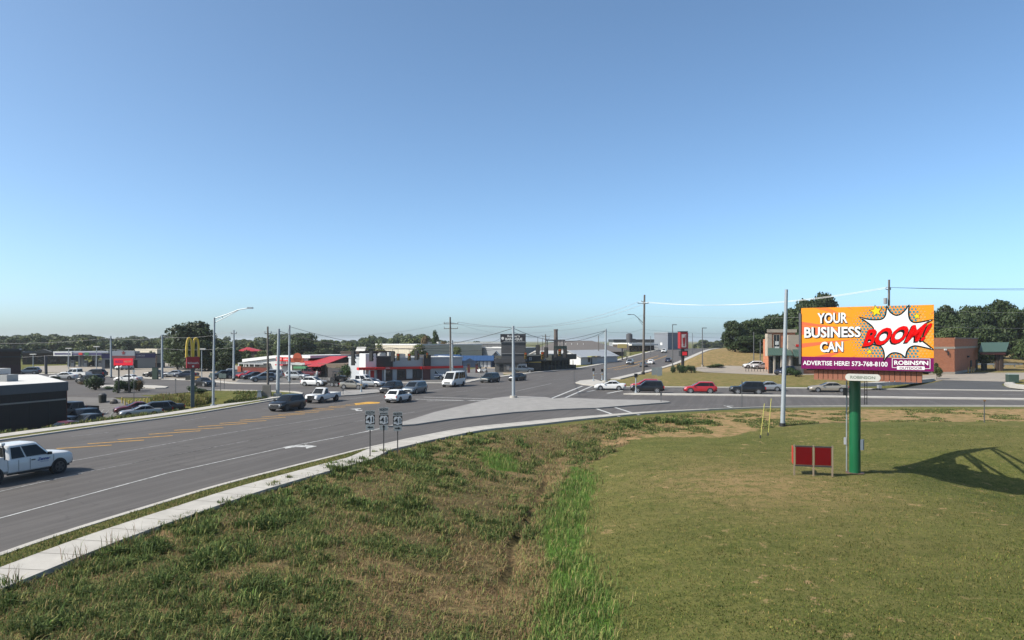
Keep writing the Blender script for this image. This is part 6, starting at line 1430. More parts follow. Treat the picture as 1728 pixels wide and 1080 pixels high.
signal('BC', 886.5, 595, 605.5, False, 'yellow traffic light facing the viewer right of the island pole')
signal('BC', 908, 583, 598, True, 'highest traffic light seen from behind over the smokehouse')
signal('BC', 916, 594, 606, False, 'yellow traffic light facing the viewer over the smokehouse porch')
signal('BC', 922, 586.5, 603, True, 'traffic light seen from behind beside the dark utility pole')
signal('BC', 937, 589.5, 603, True, 'traffic light seen from behind under the smoke stack')
signal('BC', 945, 589, 600.5, False, 'yellow traffic light facing the viewer before the white shed')
signal('BC', 953, 589, 603, True, 'traffic light seen from behind, right end of the span')
pp = spans['BC']; best = min(pp, key=lambda q: abs(uof(q) - 948))
t = thing('street_name_sign', 'dark street name board hung on the span cable before the white shed', 'sign', (best.x, best.y, H - (586.5 - V0) * best.y / F), 0)
obj('panel', MB().box(-1.0, 1.0, -.03, .03, -.2, .25), M('sign dark green', (.012, .03, .025)), t); obj('hanger', MB().cyl(0, 0, .25, max(.4, best.z - t.location.z), .03, 6), METALD, t)
# power lines
PW = 'overhead power lines'
def pline(label, a, b, sag, r=.045, mat=None): return wire('power_line', label, catenary(a, b, sag, 20), r, mat or WIREL, PW)
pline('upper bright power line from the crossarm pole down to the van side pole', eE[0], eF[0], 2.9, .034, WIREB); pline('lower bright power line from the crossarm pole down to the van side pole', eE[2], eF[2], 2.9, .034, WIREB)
pline('faint middle power line under the bright pair left of the crossarm pole', pE + Vector((0, 0, at(0, 532, pE.y).z - pE.z)), pF + Vector((0, 0, at(0, 562, pF.y).z - pF.z)), 1.6, .016)
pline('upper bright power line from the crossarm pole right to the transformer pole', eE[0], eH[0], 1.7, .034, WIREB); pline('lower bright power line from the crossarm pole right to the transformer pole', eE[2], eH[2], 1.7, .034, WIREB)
pline('faint low power line behind the blue grey steel pole', pE + Vector((0, 0, at(0, 533, pE.y).z - pE.z)), pH + Vector((0, 0, at(0, 530, pH.y).z - pH.z)), .6, .014)
pR = at(1860, 488, 118)
pline('upper dark power line leaving the transformer pole to the right edge', eH[0], pR + Vector((0, 0, .3)), .25, .03, WIREM); pline('lower dark power line leaving the transformer pole to the right edge', eH[2], pR, .25, .03, WIREM)
pline('low pair of power lines before the right hand trees, upper', pH + Vector((0, 0, at(0, 519, pH.y).z - pH.z)), at(1860, 524, 125), .6, .016); pline('low pair of power lines before the right hand trees, lower', pH + Vector((0, 0, at(0, 547, pH.y).z - pH.z)), at(1860, 551, 125), .5, .016)
pline('power line from the left edge to the first utility pole', at(-140, 570, 160), eI[1], 1.2, .018); pline('power line above the red banner sign', eI[1], eJ[1], .5, .018)
pline('power line passing behind the top of the yellow arches', eJ[1], e2[0], .6, .018); pline('power line from the black footed grey pole to the plinth pole', e2[0], e3[0], .7, .016)
pline('long power line from the plinth pole across the red roof', e3[0], eF[1], 1.5, .016); pline('lower telephone line across the red roof restaurant', p3 + Vector((0, 0, at(0, 580, p3.y).z - p3.z)), pF + Vector((0, 0, at(0, 587, pF.y).z - pF.z)), .5, .03, WIREM)
pline('lower telephone line above the fuel station', at(-140, 597, 160), pI + Vector((0, 0, at(0, 589, pI.y).z - pI.z)), 1.3, .016); pline('lower telephone line above the red banner sign', pI + Vector((0, 0, at(0, 589, pI.y).z - pI.z)), pJ + Vector((0, 0, at(0, 588, pJ.y).z - pJ.z)), .4, .016)
pline('lower telephone line behind the yellow arches', pJ + Vector((0, 0, at(0, 588, pJ.y).z - pJ.z)), p2 + Vector((0, 0, at(0, 586, p2.y).z - p2.z)), .4, .016)
pline('dark line from the island pole to the porch pole', qB - Vector((0, 0, .8)), eM[0], .6, .03, WIREM); pline('dark line from the far corner pole back to the workshop pole', qC - Vector((0, 0, .2)), qN, .3, .03, WIREM); pline('dark line from the far corner pole to the crossarm pole', qC - Vector((0, 0, .5)), pE + Vector((0, 0, at(0, 555, pE.y).z - pE.z)), .5, .018, WIREM)
pline('power line from the van side pole behind the smokehouse sign', eF[1], eM[1], 1.2, .016); pline('power line from the porch pole to the workshop pole', eM[2], qN, 1.0, .016, WIREM); pline('thin power line down to the smokehouse sign from the left', at(815, 578, 190), at(846, 570, 172), .5, .03, WIREM)
pline('thin line from the crossarm pole to the far hill', pE + Vector((0, 0, at(0, 556, pE.y).z - pE.z)), at(1330, 560, 205), .8, .014, WIREM); pline('second thin line from the crossarm pole to the far hill', pE + Vector((0, 0, at(0, 562, pE.y).z - pE.z)), at(1330, 568, 205), .8, .014, WIREM)
# small roadside pieces
def ped_post(u, v, vt, label, head=True, arm=False):
    p = G(u, v); k = p.y / F; h = (v - vt) * k; t = thing('pedestrian_signal', label, 'signal post', p + Vector((0, 0, .12)), 0, 'pedestrian signal posts')
    obj('post', MB().cyl(0, 0, -.1, h, .09, 10), GALV, t); obj('base', MB().cyl(0, 0, 0, .35, .2, 8, r2=.14), GALV, t)
    if head: hd = obj('signal_head', MB().box(-.22, .22, -.15, .15, h - .1, h + .45), SIGNB, t); obj('visor', MB().box(-.2, .2, -.32, -.15, h + .34, h + .4), SIGNB, hd)
    obj('push_button', MB().box(-.08, .08, -.16, -.08, 1.0, 1.25), SIGY, t)
    if arm: obj('arm', MB().tube([(0, 0, h - .6), (1.5, .1, h - .55)], .04, 6), GALV, t)
ped_post(1001.5, 644.5, 626.5, 'pedestrian signal post with a side arm on the far corner apron', True, True)
ped_post(1016.2, 642.5, 627.5, 'short pedestrian signal post tucked beside the far corner signal pole'); ped_post(609.5, 663.5, 641, 'white pedestrian signal post on the small left island', False)
ped_post(1073, 664.5, 637, 'dark pedestrian signal post with a yellow button beside the black suv')
def small_sign(u, v, vt, label, plate=None, mat=None, w_=.5, name='sign_post'):
    p = G(u, v); k = p.y / F; h = (v - vt) * k; t = thing(name, label, 'sign', p + Vector((0, 0, .05)), 0, 'small roadside signs')
    obj('post', MB().box(-.03, .03, -.03, .03, -.2, h), DKSTEEL, t)
    if plate: obj('panel', MB().box(-w_ / 2, w_ / 2, -.05, -.03, h - plate, h), mat or STEELG, t)
small_sign(489, 666, 644, 'thin dark sign post between corner kerb and signal pole', .25, DKSTEEL, .3); small_sign(579, 668, 657, 'thin marker post at the nose of the small left island', .3, DKSTEEL, .3); small_sign(1115.5, 681, 664, 'thin dark marker post at the right tip of the concrete island', .3, DKSTEEL, .2)
small_sign(1252, 690, 644, 'thin grey sign post in front of the boxy black suv', .4, DKSTEEL, .12); small_sign(372, 660, 630, 'middle green backed sign on the grass corner', .75, M('sign back green', (.12, .16, .15))); small_sign(357, 661, 630, 'left green backed sign by the street lamp', .7, M('sign back green')); small_sign(374.5 + 4, 659, 631, 'right green backed sign on the grass corner', .7, M('sign back green'), .6)
small_sign(296.5, 664, 640, 'slim post at the restaurant entrance kerb', .2, DKSTEEL, .2); small_sign(226, 680.5, 625, 'slim grey lamp post in the low lot entrance', .35, GALV, .3); small_sign(1661, 713, 675.5, 'thin brown stake in the dry grass on the right', .15, M('stake brown', (.25, .13, .06)), .22)
small_sign(1104, 633, 620.5, 'grey sign board seen from behind on the verge, left one', 2.2, M('grey sign back', (.22, .25, .26)), 1.1); small_sign(1113, 634, 620, 'grey sign board seen from behind on the verge, right one', 2.2, M('grey sign back'), 1.0)
for (u, v, ut, vt, lb) in ((1283, 739.5, 1290, 681, 'leaning yellow guy marker, left of the pair'), (1296, 735, 1301.5, 672.5, 'leaning yellow guy marker, right of the pair')):
    p = G(u, v); tp = at(ut, vt, p.y + .4) - p; t = thing('guy_marker', lb, 'marker', p, 0, 'yellow guy markers')
    obj('sleeve', MB().tube([(0, 0, -.2), tuple(tp)], .028, 6), M('marker yellow', (.50, .46, .10)), t); obj('anchor', MB().cyl(0, 0, -.2, .25, .05, 6), METALD, t)
t = thing('stone_plinth', 'squat grey stone plinth beside the signal pole on the corner', 'plinth', G(450, 671), R(10)); obj('block', MB().hexa([(-.62, -.35, 0), (.62, -.35, 0), (.62, .35, 0), (-.62, .35, 0), (-.5, -.3, 1.75), (.5, -.3, 1.75), (.5, .3, 1.75), (-.5, .3, 1.75)]), M('plinth stone', (.2, .18, .15), var=.3), t); obj('footing', MB().box(-.9, .9, -.6, .6, -.2, .15), CONC, t)
t = thing('control_box', 'grey traffic control cabinet left of the stone plinth', 'cabinet', G(438, 673), R(10)); obj('body', MB().hexa([(-.35, -.25, 0), (.35, -.25, 0), (.35, .25, 0), (-.35, .25, 0), (-.2, -.2, 1.1), (.2, -.2, 1.1), (.2, .2, 1.1), (-.2, .2, 1.1)]), STEELG, t); obj('lid', MB().box(-.25, .25, -.25, .25, 1.1, 1.18), STEELG, t)
for u, v, lb in ((791, 629.5, 'first dark red post on the diner forecourt'), (804.5, 629, 'second dark red post on the diner forecourt, by the motorcycles')):
    p = G(u, v); t = thing('vacuum_post', lb, 'post', p, 0, 'dark red posts'); obj('column', MB().box(-.3, .3, -.25, .25, 0, 1.9), M('dark red metal', (.10, .02, .02)), t); obj('cap', MB().box(-.38, .38, -.32, .32, 1.9, 2.3), METALD, t)
for k, (u, v) in enumerate(((218, 686), (222, 687.5), (230, 685), (237, 684), (244, 683), (249, 682), (206, 681), (211, 684))):
    p = G(u, v); t = thing('yellow_bollard', 'yellow bollard on the grass strip of the low lot', 'bollard', p, 0, 'yellow bollards'); obj('post', MB().cyl(0, 0, -.2, .8, .08, 10), M('bollard yellow', (.52, .38, .08)), t); obj('cap', MB().cyl(0, 0, .8, .85, .09, 10, r2=.05), M('bollard yellow'), t)
p = G(173, 679); t = thing('litter_bin', 'squat dark litter bin on the lot island', 'bin', p, 0); obj('body', MB().cyl(0, 0, 0, 1.0, .45, 12, r2=.5), DKGREEN, t); obj('lid', MB().cyl(0, 0, 1.0, 1.2, .52, 12, r2=.3), METALD, t)
p = G(192, 681); t = thing('stone_marker', 'low dark boulder on the lot island right of the bin', 'boulder', p, 0); obj('rock', MB().loft([[(.5 * r_ * math.cos(a), .4 * r_ * math.sin(a), z) for a in [R(45 * i + 9 * j) for i in range(8)]] for j, (r_, z) in enumerate(((1, 0), (1.1, .25), (.8, .5), (.3, .62)))]), M('dark rock', (.06, .055, .05), var=.4, scale=4), t)
p = G(262, 640.5); t = thing('green_cabinet', 'narrow dark green cabinet beside the brown timber pole', 'cabinet', p, 0); obj('body', MB().box(-.5, .5, -.3, .3, 0, 2.4), M('cabinet green', (.02, .05, .03)), t); obj('lid', MB().box(-.55, .55, -.35, .35, 2.4, 2.5), METALD, t)
# person at the restaurant door
p = G(535, 639); t = thing('person', 'person in white standing outside the stone restaurant door', 'person', p, R(20))
def skin_body():
    me = bpy.data.meshes.new('body'); vv = [(0, 0, .95), (0, 0, 1.25), (0, 0, 1.45), (0, .01, 1.55), (0, .02, 1.68), (.1, 0, .9), (.11, .02, .5), (.11, 0, .06), (.11, .14, .03), (-.1, 0, .9), (-.12, -.02, .5), (-.12, 0, .06), (-.12, .14, .03), (.2, 0, 1.43), (.26, .0, 1.15), (.24, .12, .92), (-.2, 0, 1.43), (-.26, 0, 1.15), (-.24, .12, .92)]
    ee = [(0, 1), (1, 2), (2, 3), (3, 4), (0, 5), (5, 6), (6, 7), (7, 8), (0, 9), (9, 10), (10, 11), (11, 12), (2, 13), (13, 14), (14, 15), (2, 16), (16, 17), (17, 18)]
    rr = [.16, .17, .14, .06, .11, .1, .07, .05, .04, .1, .07, .05, .04, .07, .05, .04, .07, .05, .04]
    me.from_pydata(vv, ee, []); o = link('body', me, t); o.modifiers.new('skin', 'SKIN'); o.modifiers.new('sub', 'SUBSURF').levels = 1; o.modifiers['sub'].render_levels = 2
    for i, r_ in enumerate(rr): me.skin_vertices[0].data[i].radius = (r_, r_)
    me.skin_vertices[0].data[0].use_root = True; me.materials.append(M('skin', (.4, .25, .18))); return o
skin_body(); obj('shirt', MB().loft([[(a * math.cos(R(q)), b_ * math.sin(R(q)), z) for q in range(0, 360, 45)] for z, a, b_ in ((.88, .22, .17), (1.2, .23, .18), (1.42, .25, .16), (1.5, .1, .1))]), LITW, t); obj('trousers', MB().loft([[(sx_ * .11 + .12 * math.cos(R(q)), .12 * math.sin(R(q)), z) for q in range(0, 360, 45)] for sx_ in (1,) for z in (.08, .9)]).loft([[(-.11 + .12 * math.cos(R(q)), .12 * math.sin(R(q)), z) for q in range(0, 360, 45)] for z in (.08, .9)]), M('pale trousers', (.3, .33, .4)), t); obj('hair', MB().loft([[(.115 * s_ * math.cos(R(q)), .12 * s_ * math.sin(R(q)) - .01, z) for q in range(0, 360, 45)] for z, s_ in ((1.66, 1), (1.74, 1.05), (1.8, .6))]), M('dark hair', (.03, .02, .015)), t)
# ================================================================== TREES, SHRUBS AND GRASS
LEAF = {k: mat_leaf('foliage ' + k, a, b) for k, a, b in (
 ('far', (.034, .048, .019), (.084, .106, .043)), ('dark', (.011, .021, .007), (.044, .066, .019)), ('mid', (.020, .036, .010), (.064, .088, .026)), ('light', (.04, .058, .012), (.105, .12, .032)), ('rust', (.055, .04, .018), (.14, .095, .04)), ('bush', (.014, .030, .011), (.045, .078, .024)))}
BARK = M('bark', (.06, .047, .036), rough=.95, var=.35, scale=3, stretch=(3, 3, .5))
def tri_soup(name, c, nrm, sz, tint, mat, rs, tri=False):
    n = len(c); a = np.cross(nrm, rs.normal(size=(n, 3))); a /= np.linalg.norm(a, axis=1, keepdims=True) + 1e-9; b = np.cross(nrm, a); sz = sz[:, None]
    v = np.stack([c - a * sz, c - b * sz * .7, c + a * sz, c + b * sz * .7], 1).reshape(-1, 3)
    me = bpy.data.meshes.new(name); me.vertices.add(4 * n); me.vertices.foreach_set('co', v.astype(np.float32).reshape(-1))
    me.loops.add(4 * n); me.polygons.add(n); me.loops.foreach_set('vertex_index', np.arange(4 * n, dtype=np.int32)); me.polygons.foreach_set('loop_start', np.arange(0, 4 * n, 4, dtype=np.int32))
    at_ = me.attributes.new('tint', 'FLOAT', 'POINT'); at_.data.foreach_set('value', np.repeat(tint, 4).astype(np.float32)); me.update(calc_edges=True); me.materials.append(mat); return me
def crown_mesh(seed, leaf, n=2600, lobes=15, size=.05, shape='round', low=.16):
    """unit tree: height 1, crown radius about .5"""
    rs = np.random.RandomState(seed); L = []
    for i in range(lobes):
        a = rs.uniform(0, 2 * np.pi); z = rs.uniform(0, 1)
        rad = {'round': .36 * math.sin(math.pi * (.12 + .8 * z)) ** .7, 'tall': .24 * math.sin(math.pi * (.1 + .85 * z)) ** .6, 'wide': .42 * math.cos(z * 1.25)}[shape] * rs.uniform(.45, 1.0)
        L.append((rad * math.cos(a), rad * math.sin(a), low + .14 + (.78 - low - .06) * z, rs.uniform(.11, .19) * (1.0 if shape != 'tall' else .8), rs.uniform(-.28, .28)))
    L = np.array(L); pick = rs.randint(0, lobes, n); d = rs.normal(size=(n, 3)); d /= np.linalg.norm(d, axis=1, keepdims=True)
    d[:, 2] = np.where((d[:, 2] < -.35) & (rs.rand(n) < .6), -d[:, 2], d[:, 2])
    r = L[pick, 3] * rs.uniform(.62, 1.12, n) ; c = L[pick, :3] + d * r[:, None] * np.array([1.15, 1.15, .92])
    nr = d + rs.normal(size=(n, 3)) * .55; nr /= np.linalg.norm(nr, axis=1, keepdims=True)
    tint = np.clip(.5 + L[pick, 4] + rs.normal(size=n) * .2, 0, 1)
    return tri_soup('crown', c, nr, size * rs.uniform(.55, 1.25, n), tint, LEAF[leaf], rs)
def trunk_mesh(seed, low=.2):
    r_ = random.Random(seed); m = MB(); m.tube([(0, 0, -.04), (.005, 0, low * .6), (.01, .005, low + .2), (0, .01, .75)], [.028, .022, .016, .005], 7)
    for k in range(5):
        a = r_.uniform(0, 6.28); z = low * .9 + .09 * k; q = r_.uniform(.18, .3)
        m.tube([(0, 0, z), (q * .5 * math.cos(a), q * .5 * math.sin(a), z + .1), (q * math.cos(a), q * math.sin(a), z + .2)], [.012, .008, .003], 5)
    return m.mesh('trunk', BARK)
PROTO = {}
def proto(kind, leaf, i):
    key = (kind, leaf, i)
    if key not in PROTO:
        kw = dict(far=dict(n=1300, lobes=16, size=.065, low=-.14), round=dict(n=4200, lobes=20, size=.033, low=.1), tall=dict(n=3200, lobes=18, size=.03, shape='tall', low=.08), hill=dict(n=7500, lobes=28, size=.032, low=.0))[kind]
        PROTO[key] = (trunk_mesh(i), crown_mesh(100 + i * 7 + len(kind) * 31 + len(leaf), leaf, **kw))
    return PROTO[key]
def tree(pos, h, wd, kind, leaf, i, label, group, name='tree', cat='tree'):
    tm, cm = proto(kind, leaf, i); t = thing(name, label, cat, pos, rnd.uniform(0, 6.28), group)
    for nm, me in (('trunk', tm), ('crown', cm)):
        o = link(nm, me, t); o.scale = (wd, wd, h)
    return t
# far belt of trees along the left and middle skyline
prof = [(-60, 566), (0, 565), (40, 561), (90, 561), (110, 567), (150, 560), (178, 569), (215, 566), (250, 570), (280, 565), (330, 566), (400, 569), (440, 568), (490, 561), (520, 570), (560, 572), (600, 571), (640, 565), (680, 563), (720, 566), (760, 575)]
def pv(u): return interp(prof, u)
FAR = 'trees of the far belt'
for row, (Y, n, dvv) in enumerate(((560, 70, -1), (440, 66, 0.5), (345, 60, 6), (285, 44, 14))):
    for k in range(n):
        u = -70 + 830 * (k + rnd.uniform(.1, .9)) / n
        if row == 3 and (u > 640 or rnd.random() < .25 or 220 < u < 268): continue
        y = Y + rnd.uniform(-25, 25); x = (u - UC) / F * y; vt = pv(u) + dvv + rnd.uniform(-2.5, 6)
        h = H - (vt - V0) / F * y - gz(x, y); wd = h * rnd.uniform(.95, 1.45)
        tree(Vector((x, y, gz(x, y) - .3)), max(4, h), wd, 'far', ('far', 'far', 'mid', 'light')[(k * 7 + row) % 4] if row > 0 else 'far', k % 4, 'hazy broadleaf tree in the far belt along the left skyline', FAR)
def tr_at(u, vb, vt, wpx, kind, leaf, i, label, group=None, Y=None, name='tree'):
    p = G(u, vb) if Y is None else Vector(((u - UC) / F * Y, Y, gz((u - UC) / F * Y, Y))); k = p.y / F
    h = H - (vt - V0) * k - p.z; return tree(p, h, wpx * k, kind, leaf, i, label, group, name)
for a in ((326, 626, 541, 100, 'hill', 'dark', 0, 'tallest dark tree behind the yellow arches pylon'), (299, 622, 568, 56, 'hill', 'mid', 1, 'green tree at the left foot of the tallest dark tree'), (352, 626, 570, 60, 'hill', 'dark', 2, 'dark tree right of the tallest tree, behind the street lamp'), (380, 628, 584, 56, 'hill', 'dark', 1, 'low dark tree left of the black footed grey pole'), (412, 626, 588, 36, 'round', 'mid', 0, 'bright green tree left of the white market'),
          (300, 624, 592, 46, 'round', 'mid', 2, 'low green tree beside the utility pole, left of the arches'), (256, 618, 590, 16, 'round', 'mid', 0, 'small tree before the cream warehouse block'), (444, 616, 592, 34, 'round', 'light', 1, 'yellow green tree behind the white market roof'), (478, 612, 574, 44, 'round', 'mid', 1, 'olive tree between the grey poles behind the market'),
          (508, 608, 559, 62, 'hill', 'dark', 2, 'big rounded dark tree above the red roof'), (545, 606, 570, 34, 'round', 'far', 0, 'dark round tree above the red roof ridge'), (735, 610, 556, 22, 'tall', 'mid', 0, 'tall green tree left of the van side pole'), (716, 610, 561, 20, 'tall', 'rust', 1, 'rusty brown tree beside the tall green tree'), (752, 610, 575, 24, 'round', 'rust', 2, 'small rusty tree behind the van side pole'), (705, 612, 580, 34, 'round', 'light', 0, 'pale tree at the end of the cream warehouse'),
          (772, 616, 585, 28, 'round', 'light', 2, 'round yellow green tree before the blue storage roof'), (640, 620, 581, 26, 'round', 'light', 1, 'yellow green tree over the diner towers'), (590, 618, 592, 26, 'round', 'light', 2, 'low bright tree behind the brown block'), (48, 614, 602, 24, 'round', 'light', 0, 'small bright tree before the shop row'), (60, 612, 596, 30, 'round', 'mid', 0, 'green tree behind the shop row at left')):
    tr_at(*a[:7], a[7], 'trees around the restaurants')
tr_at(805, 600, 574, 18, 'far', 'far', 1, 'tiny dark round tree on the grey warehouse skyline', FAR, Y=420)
HT = 'trees on the hill'
for u, vt, wpx, Y, i, lb in ((1240, 540, 36, 207, 0, 'leftmost hill tree with a ragged crown'), (1262, 540, 40, 212, 1, 'second hill tree from the left'), (1285, 534, 42, 214, 2, 'hill tree left of the tall grey pole'), (1310, 529, 44, 216, 0, 'hill tree behind the pharmacy tower'), (1338, 520, 46, 214, 1, 'hill tree behind the pale pole top'), (1368, 498, 52, 214, 2, 'tall hill tree left of the crossing power line'), (1390, 492, 44, 216, 0, 'tallest hill tree just left of the billboard'), (1400, 515, 60, 220, 1, 'hill tree mostly behind the billboard corner'), (1300, 562, 60, 200, 2, 'low hill tree at the wood edge left of the tower'), (1262, 566, 44, 202, 0, 'low hill tree at the left wood edge'), (1345, 550, 60, 204, 1, 'low hill tree directly above the white portal'), (1430, 530, 60, 222, 2, 'hill tree hidden behind the orange panel')):
    tr_at(u, 0, vt, wpx * 1.3, 'hill', 'dark', i, lb, HT, Y=Y)
RT = 'trees behind the drive through'
for u, vt, wpx, Y, i, lf, lb in ((1590, 514, 54, 195, 0, 'dark', 'dark tree at the right edge of the billboard'), (1622, 528, 50, 190, 1, 'dark', 'lower dark tree behind the brick wing'), (1648, 510, 58, 205, 2, 'dark', 'dark tree left of the tallest right hand crown'), (1680, 505, 62, 205, 0, 'dark', 'tallest dark tree over the green canopy'), (1712, 520, 52, 200, 1, 'dark', 'dark tree above the guard rail'), (1740, 514, 60, 205, 2, 'dark', 'dark tree cut by the right edge, farther one'), (1610, 552, 50, 180, 2, 'mid', 'mid green tree directly above the brick wing'), (1665, 548, 60, 182, 1, 'dark', 'low dark tree behind the canopy roof'), (1752, 543, 60, 168, 0, 'mid', 'near green tree cut by the right edge beside the canopy')):
    tr_at(u, 0, vt, wpx * 1.2, 'hill', lf, i, lb, RT, Y=Y)
for k in range(9):
    u = 1182 + k * 7.5 + rnd.uniform(-2, 2); Y = 640 + rnd.uniform(-40, 40); x = (u - UC) / F * Y
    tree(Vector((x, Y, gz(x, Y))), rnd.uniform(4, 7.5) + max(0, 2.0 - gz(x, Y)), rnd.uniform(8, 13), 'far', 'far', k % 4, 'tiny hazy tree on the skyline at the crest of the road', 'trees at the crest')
tr_at(1173, 0, 580, 9, 'far', 'far', 1, 'small tree on the crest behind the red pylon', 'trees at the crest', Y=430)
tr_at(1581, 640, 613, 19, 'round', 'light', 1, 'young tree against the orange brick wing')
# shrubs
def shrub(u, v, wpx, hpx, leaf, label, group='shrubs', i=0, dpt=.8):
    p = G(u, v); k = p.y / F; p = p + Vector((0, wpx * k * .4, 0)); p.z = gz(p.x, p.y); tkey = ('shrub', leaf, i)
    if tkey not in PROTO:
        rs = np.random.RandomState(50 + i); n = 1500; Lb = np.stack([rs.uniform(-.3, .3, 9), rs.uniform(-.3, .3, 9), rs.uniform(.25, .65, 9)], 1); pk = rs.randint(0, 9, n); d = rs.normal(size=(n, 3)); d /= np.linalg.norm(d, axis=1, keepdims=True)
        c = Lb[pk] + d * rs.uniform(.12, .3, n)[:, None] * np.array([.9, .9, 1]); c[:, 2] = np.abs(c[:, 2]); nn = d + rs.normal(size=(n, 3)) * .6; nn /= np.linalg.norm(nn, axis=1, keepdims=True)
        m = MB()
        for q in range(5): m.tube([(0, 0, -.05), (.1 * math.cos(q * 1.3), .1 * math.sin(q * 1.3), .25), (.22 * math.cos(q * 1.3), .22 * math.sin(q * 1.3), .5)], [.03, .02, .01], 5)
        PROTO[tkey] = (m.mesh('stem', BARK), tri_soup('foliage', c, nn, rs.uniform(.025, .06, n), np.clip(.5 + (pk % 3 - 1) * .2 + rs.normal(size=n) * .2, 0, 1), LEAF[leaf], rs))
    t = thing('shrub', label, 'shrub', p, rnd.uniform(0, 6.28), group)
    for nm, me in zip(('stem', 'foliage'), PROTO[tkey]):
        o = link(nm, me, t); o.scale = (wpx * k, wpx * k, hpx * k)
    return t
shrub(154, 659.5, 30, 30, 'bush', 'round dark roadside shrub in front of the dark suv', i=0); shrub(163, 657, 16, 20, 'rust', 'rust tipped shrub fused to the right of the round shrub', i=1)
shrub(194, 664, 25, 27, 'bush', 'pointed dark shrub left of the banner posts', i=1); shrub(214, 663, 24, 26, 'bush', 'dark shrub right behind the second banner post', i=2); shrub(230, 661, 24, 25, 'rust', 'rusty shrub right of the banner posts', i=2); shrub(176, 657.5, 22, 6, 'bush', 'low clipped hedge between two dark shrubs', i=2); shrub(136, 650, 16, 7, 'rust', 'low maroon shrub left of the round roadside shrub', i=0); shrub(88, 645, 22, 12, 'mid', 'low green shrub beyond the white flat roof', i=1)
shrub(318, 665, 24, 17, 'bush', 'dark shrub behind the arches pylon', i=1); shrub(336, 665, 28, 11, 'bush', 'low spreading dark shrub right of the arches pylon', i=2)
shrub(640, 639.5, 11, 7, 'mid', 'small round shrub by the red diner door', i=0); shrub(655, 640, 18, 9, 'mid', 'grey green shrub under the dark diner tower', i=1); shrub(680, 640, 20, 11, 'bush', 'shrub bed under the diner windows', i=2)
shrub(584, 639, 44, 30, 'bush', 'large dark shrub mass between stone restaurant and diner', i=0); shrub(602, 639, 32, 22, 'bush', 'dark shrub against the white diner tower', i=1); shrub(565, 637, 18, 26, 'bush', 'upright dark conifer by the panelled screen', i=2)
for u, wpx, hpx, lb in ((1136, 14, 15, 'left dark shrub under the pharmacy pylon'), (1148, 15, 19, 'tall middle shrub under the pharmacy pylon'), (1158, 14, 15, 'third shrub under the pharmacy pylon'), (1168, 15, 15, 'right dark shrub under the pharmacy pylon')): shrub(u, 629.5, wpx, hpx, 'bush', lb, 'shrubs under the pylon', i=int(u) % 3)
shrub(1215, 621.5, 24, 8, 'mid', 'spreading green shrub on the dry hill edge', i=0); shrub(1200, 621.5, 16, 5, 'mid', 'low green shrub left of the spreading one', i=1); shrub(1290, 618, 16, 8, 'bush', 'shrub behind the parked cars at the pharmacy', i=2)
shrub(1347, 636, 24, 15, 'bush', 'rounded clipped shrub by the pharmacy portal', i=0); shrub(1336, 633.5, 16, 16, 'bush', 'dark shrub behind the dark blue suv', i=1)

# grasses: one object per kind of ground cover
BLADE = mat_blade('grass blade')
def blades(name, x, y, h, wd, lean, col, label, seed=1):
    rs = np.random.RandomState(seed); n = len(x); z = T(x, y); 
    bankm, lushm, _ = cover(x, y) if False else (0, 0, 0)
    a = rs.uniform(0, 2 * np.pi, n); lx, ly = np.cos(a) * lean * h, np.sin(a) * lean * h; px_, py_ = -np.sin(a) * wd / 2, np.cos(a) * wd / 2
    o = np.zeros_like(x)
    p0 = np.stack([x - px_, y - py_, z - .03], -1); p1 = np.stack([x + px_, y + py_, z - .03], -1)
    p2 = np.stack([x + lx * .4 + px_ * .8, y + ly * .4 + py_ * .8, z + h * .6], -1); p3 = np.stack([x + lx * .4 - px_ * .8, y + ly * .4 - py_ * .8, z + h * .6], -1)
    p4 = np.stack([x + lx, y + ly, z + h * (1 - .35 * np.clip(lean, 0, 1))], -1)
    v = np.stack([p0, p1, p2, p3, p4], 1).reshape(-1, 3).astype(np.float32); b = np.arange(n)[:, None] * 5
    loops = np.concatenate([b + np.array([0, 1, 2, 3]), b + np.array([3, 2, 4])], 1).reshape(-1).astype(np.int32)
    st = np.stack([np.arange(n) * 7, np.arange(n) * 7 + 4], 1).reshape(-1).astype(np.int32)
    me = bpy.data.meshes.new(name); me.vertices.add(5 * n); me.vertices.foreach_set('co', v.reshape(-1)); me.loops.add(7 * n); me.polygons.add(2 * n); me.loops.foreach_set('vertex_index', loops); me.polygons.foreach_set('loop_start', st)
    ca = me.color_attributes.new('tint', 'FLOAT_COLOR', 'POINT'); cc = np.concatenate([np.repeat(col, 5, 0), np.ones((5 * n, 1))], 1).astype(np.float32); ca.data.foreach_set('color', cc.reshape(-1))
    me.update(calc_edges=True); me.materials.append(BLADE); o = link(name, me); tag(o, label, 'grass', None, 'stuff'); return o
PAL = {k: np.array(v) for k, v in dict(dk=(.052, .078, .026), gr=(.090, .122, .036), ye=(.19, .185, .062), st=(.26, .19, .095), ru=(.185, .108, .056), lu=(.095, .160, .036), br=(.15, .108, .06)).items()}
def pick(rs, n, w_):
    ks = list(w_); pr = np.array([w_[k] for k in ks], float); pr /= pr.sum(); idx = rs.choice(len(ks), n, p=pr); c = np.stack([PAL[k] for k in ks])[idx]; return c * rs.uniform(.75, 1.3, (n, 1))
def sample(rs, n, x0, x1, y0, y1, ref=22.0, pw=1.6):
    X = rs.uniform(x0, x1, n * 4); Y = rs.uniform(y0, y1, n * 4); keep = (rs.rand(n * 4) < (ref / np.maximum(Y, ref)) ** pw) & (np.abs(X) < Y * .78 + 3); X, Y = X[keep], Y[keep]; k2 = pdist(X, Y, RUTL) > .06 + .26 * fbm(X, Y, .7, 70); return X[k2], Y[k2]
rs = np.random.RandomState(11)
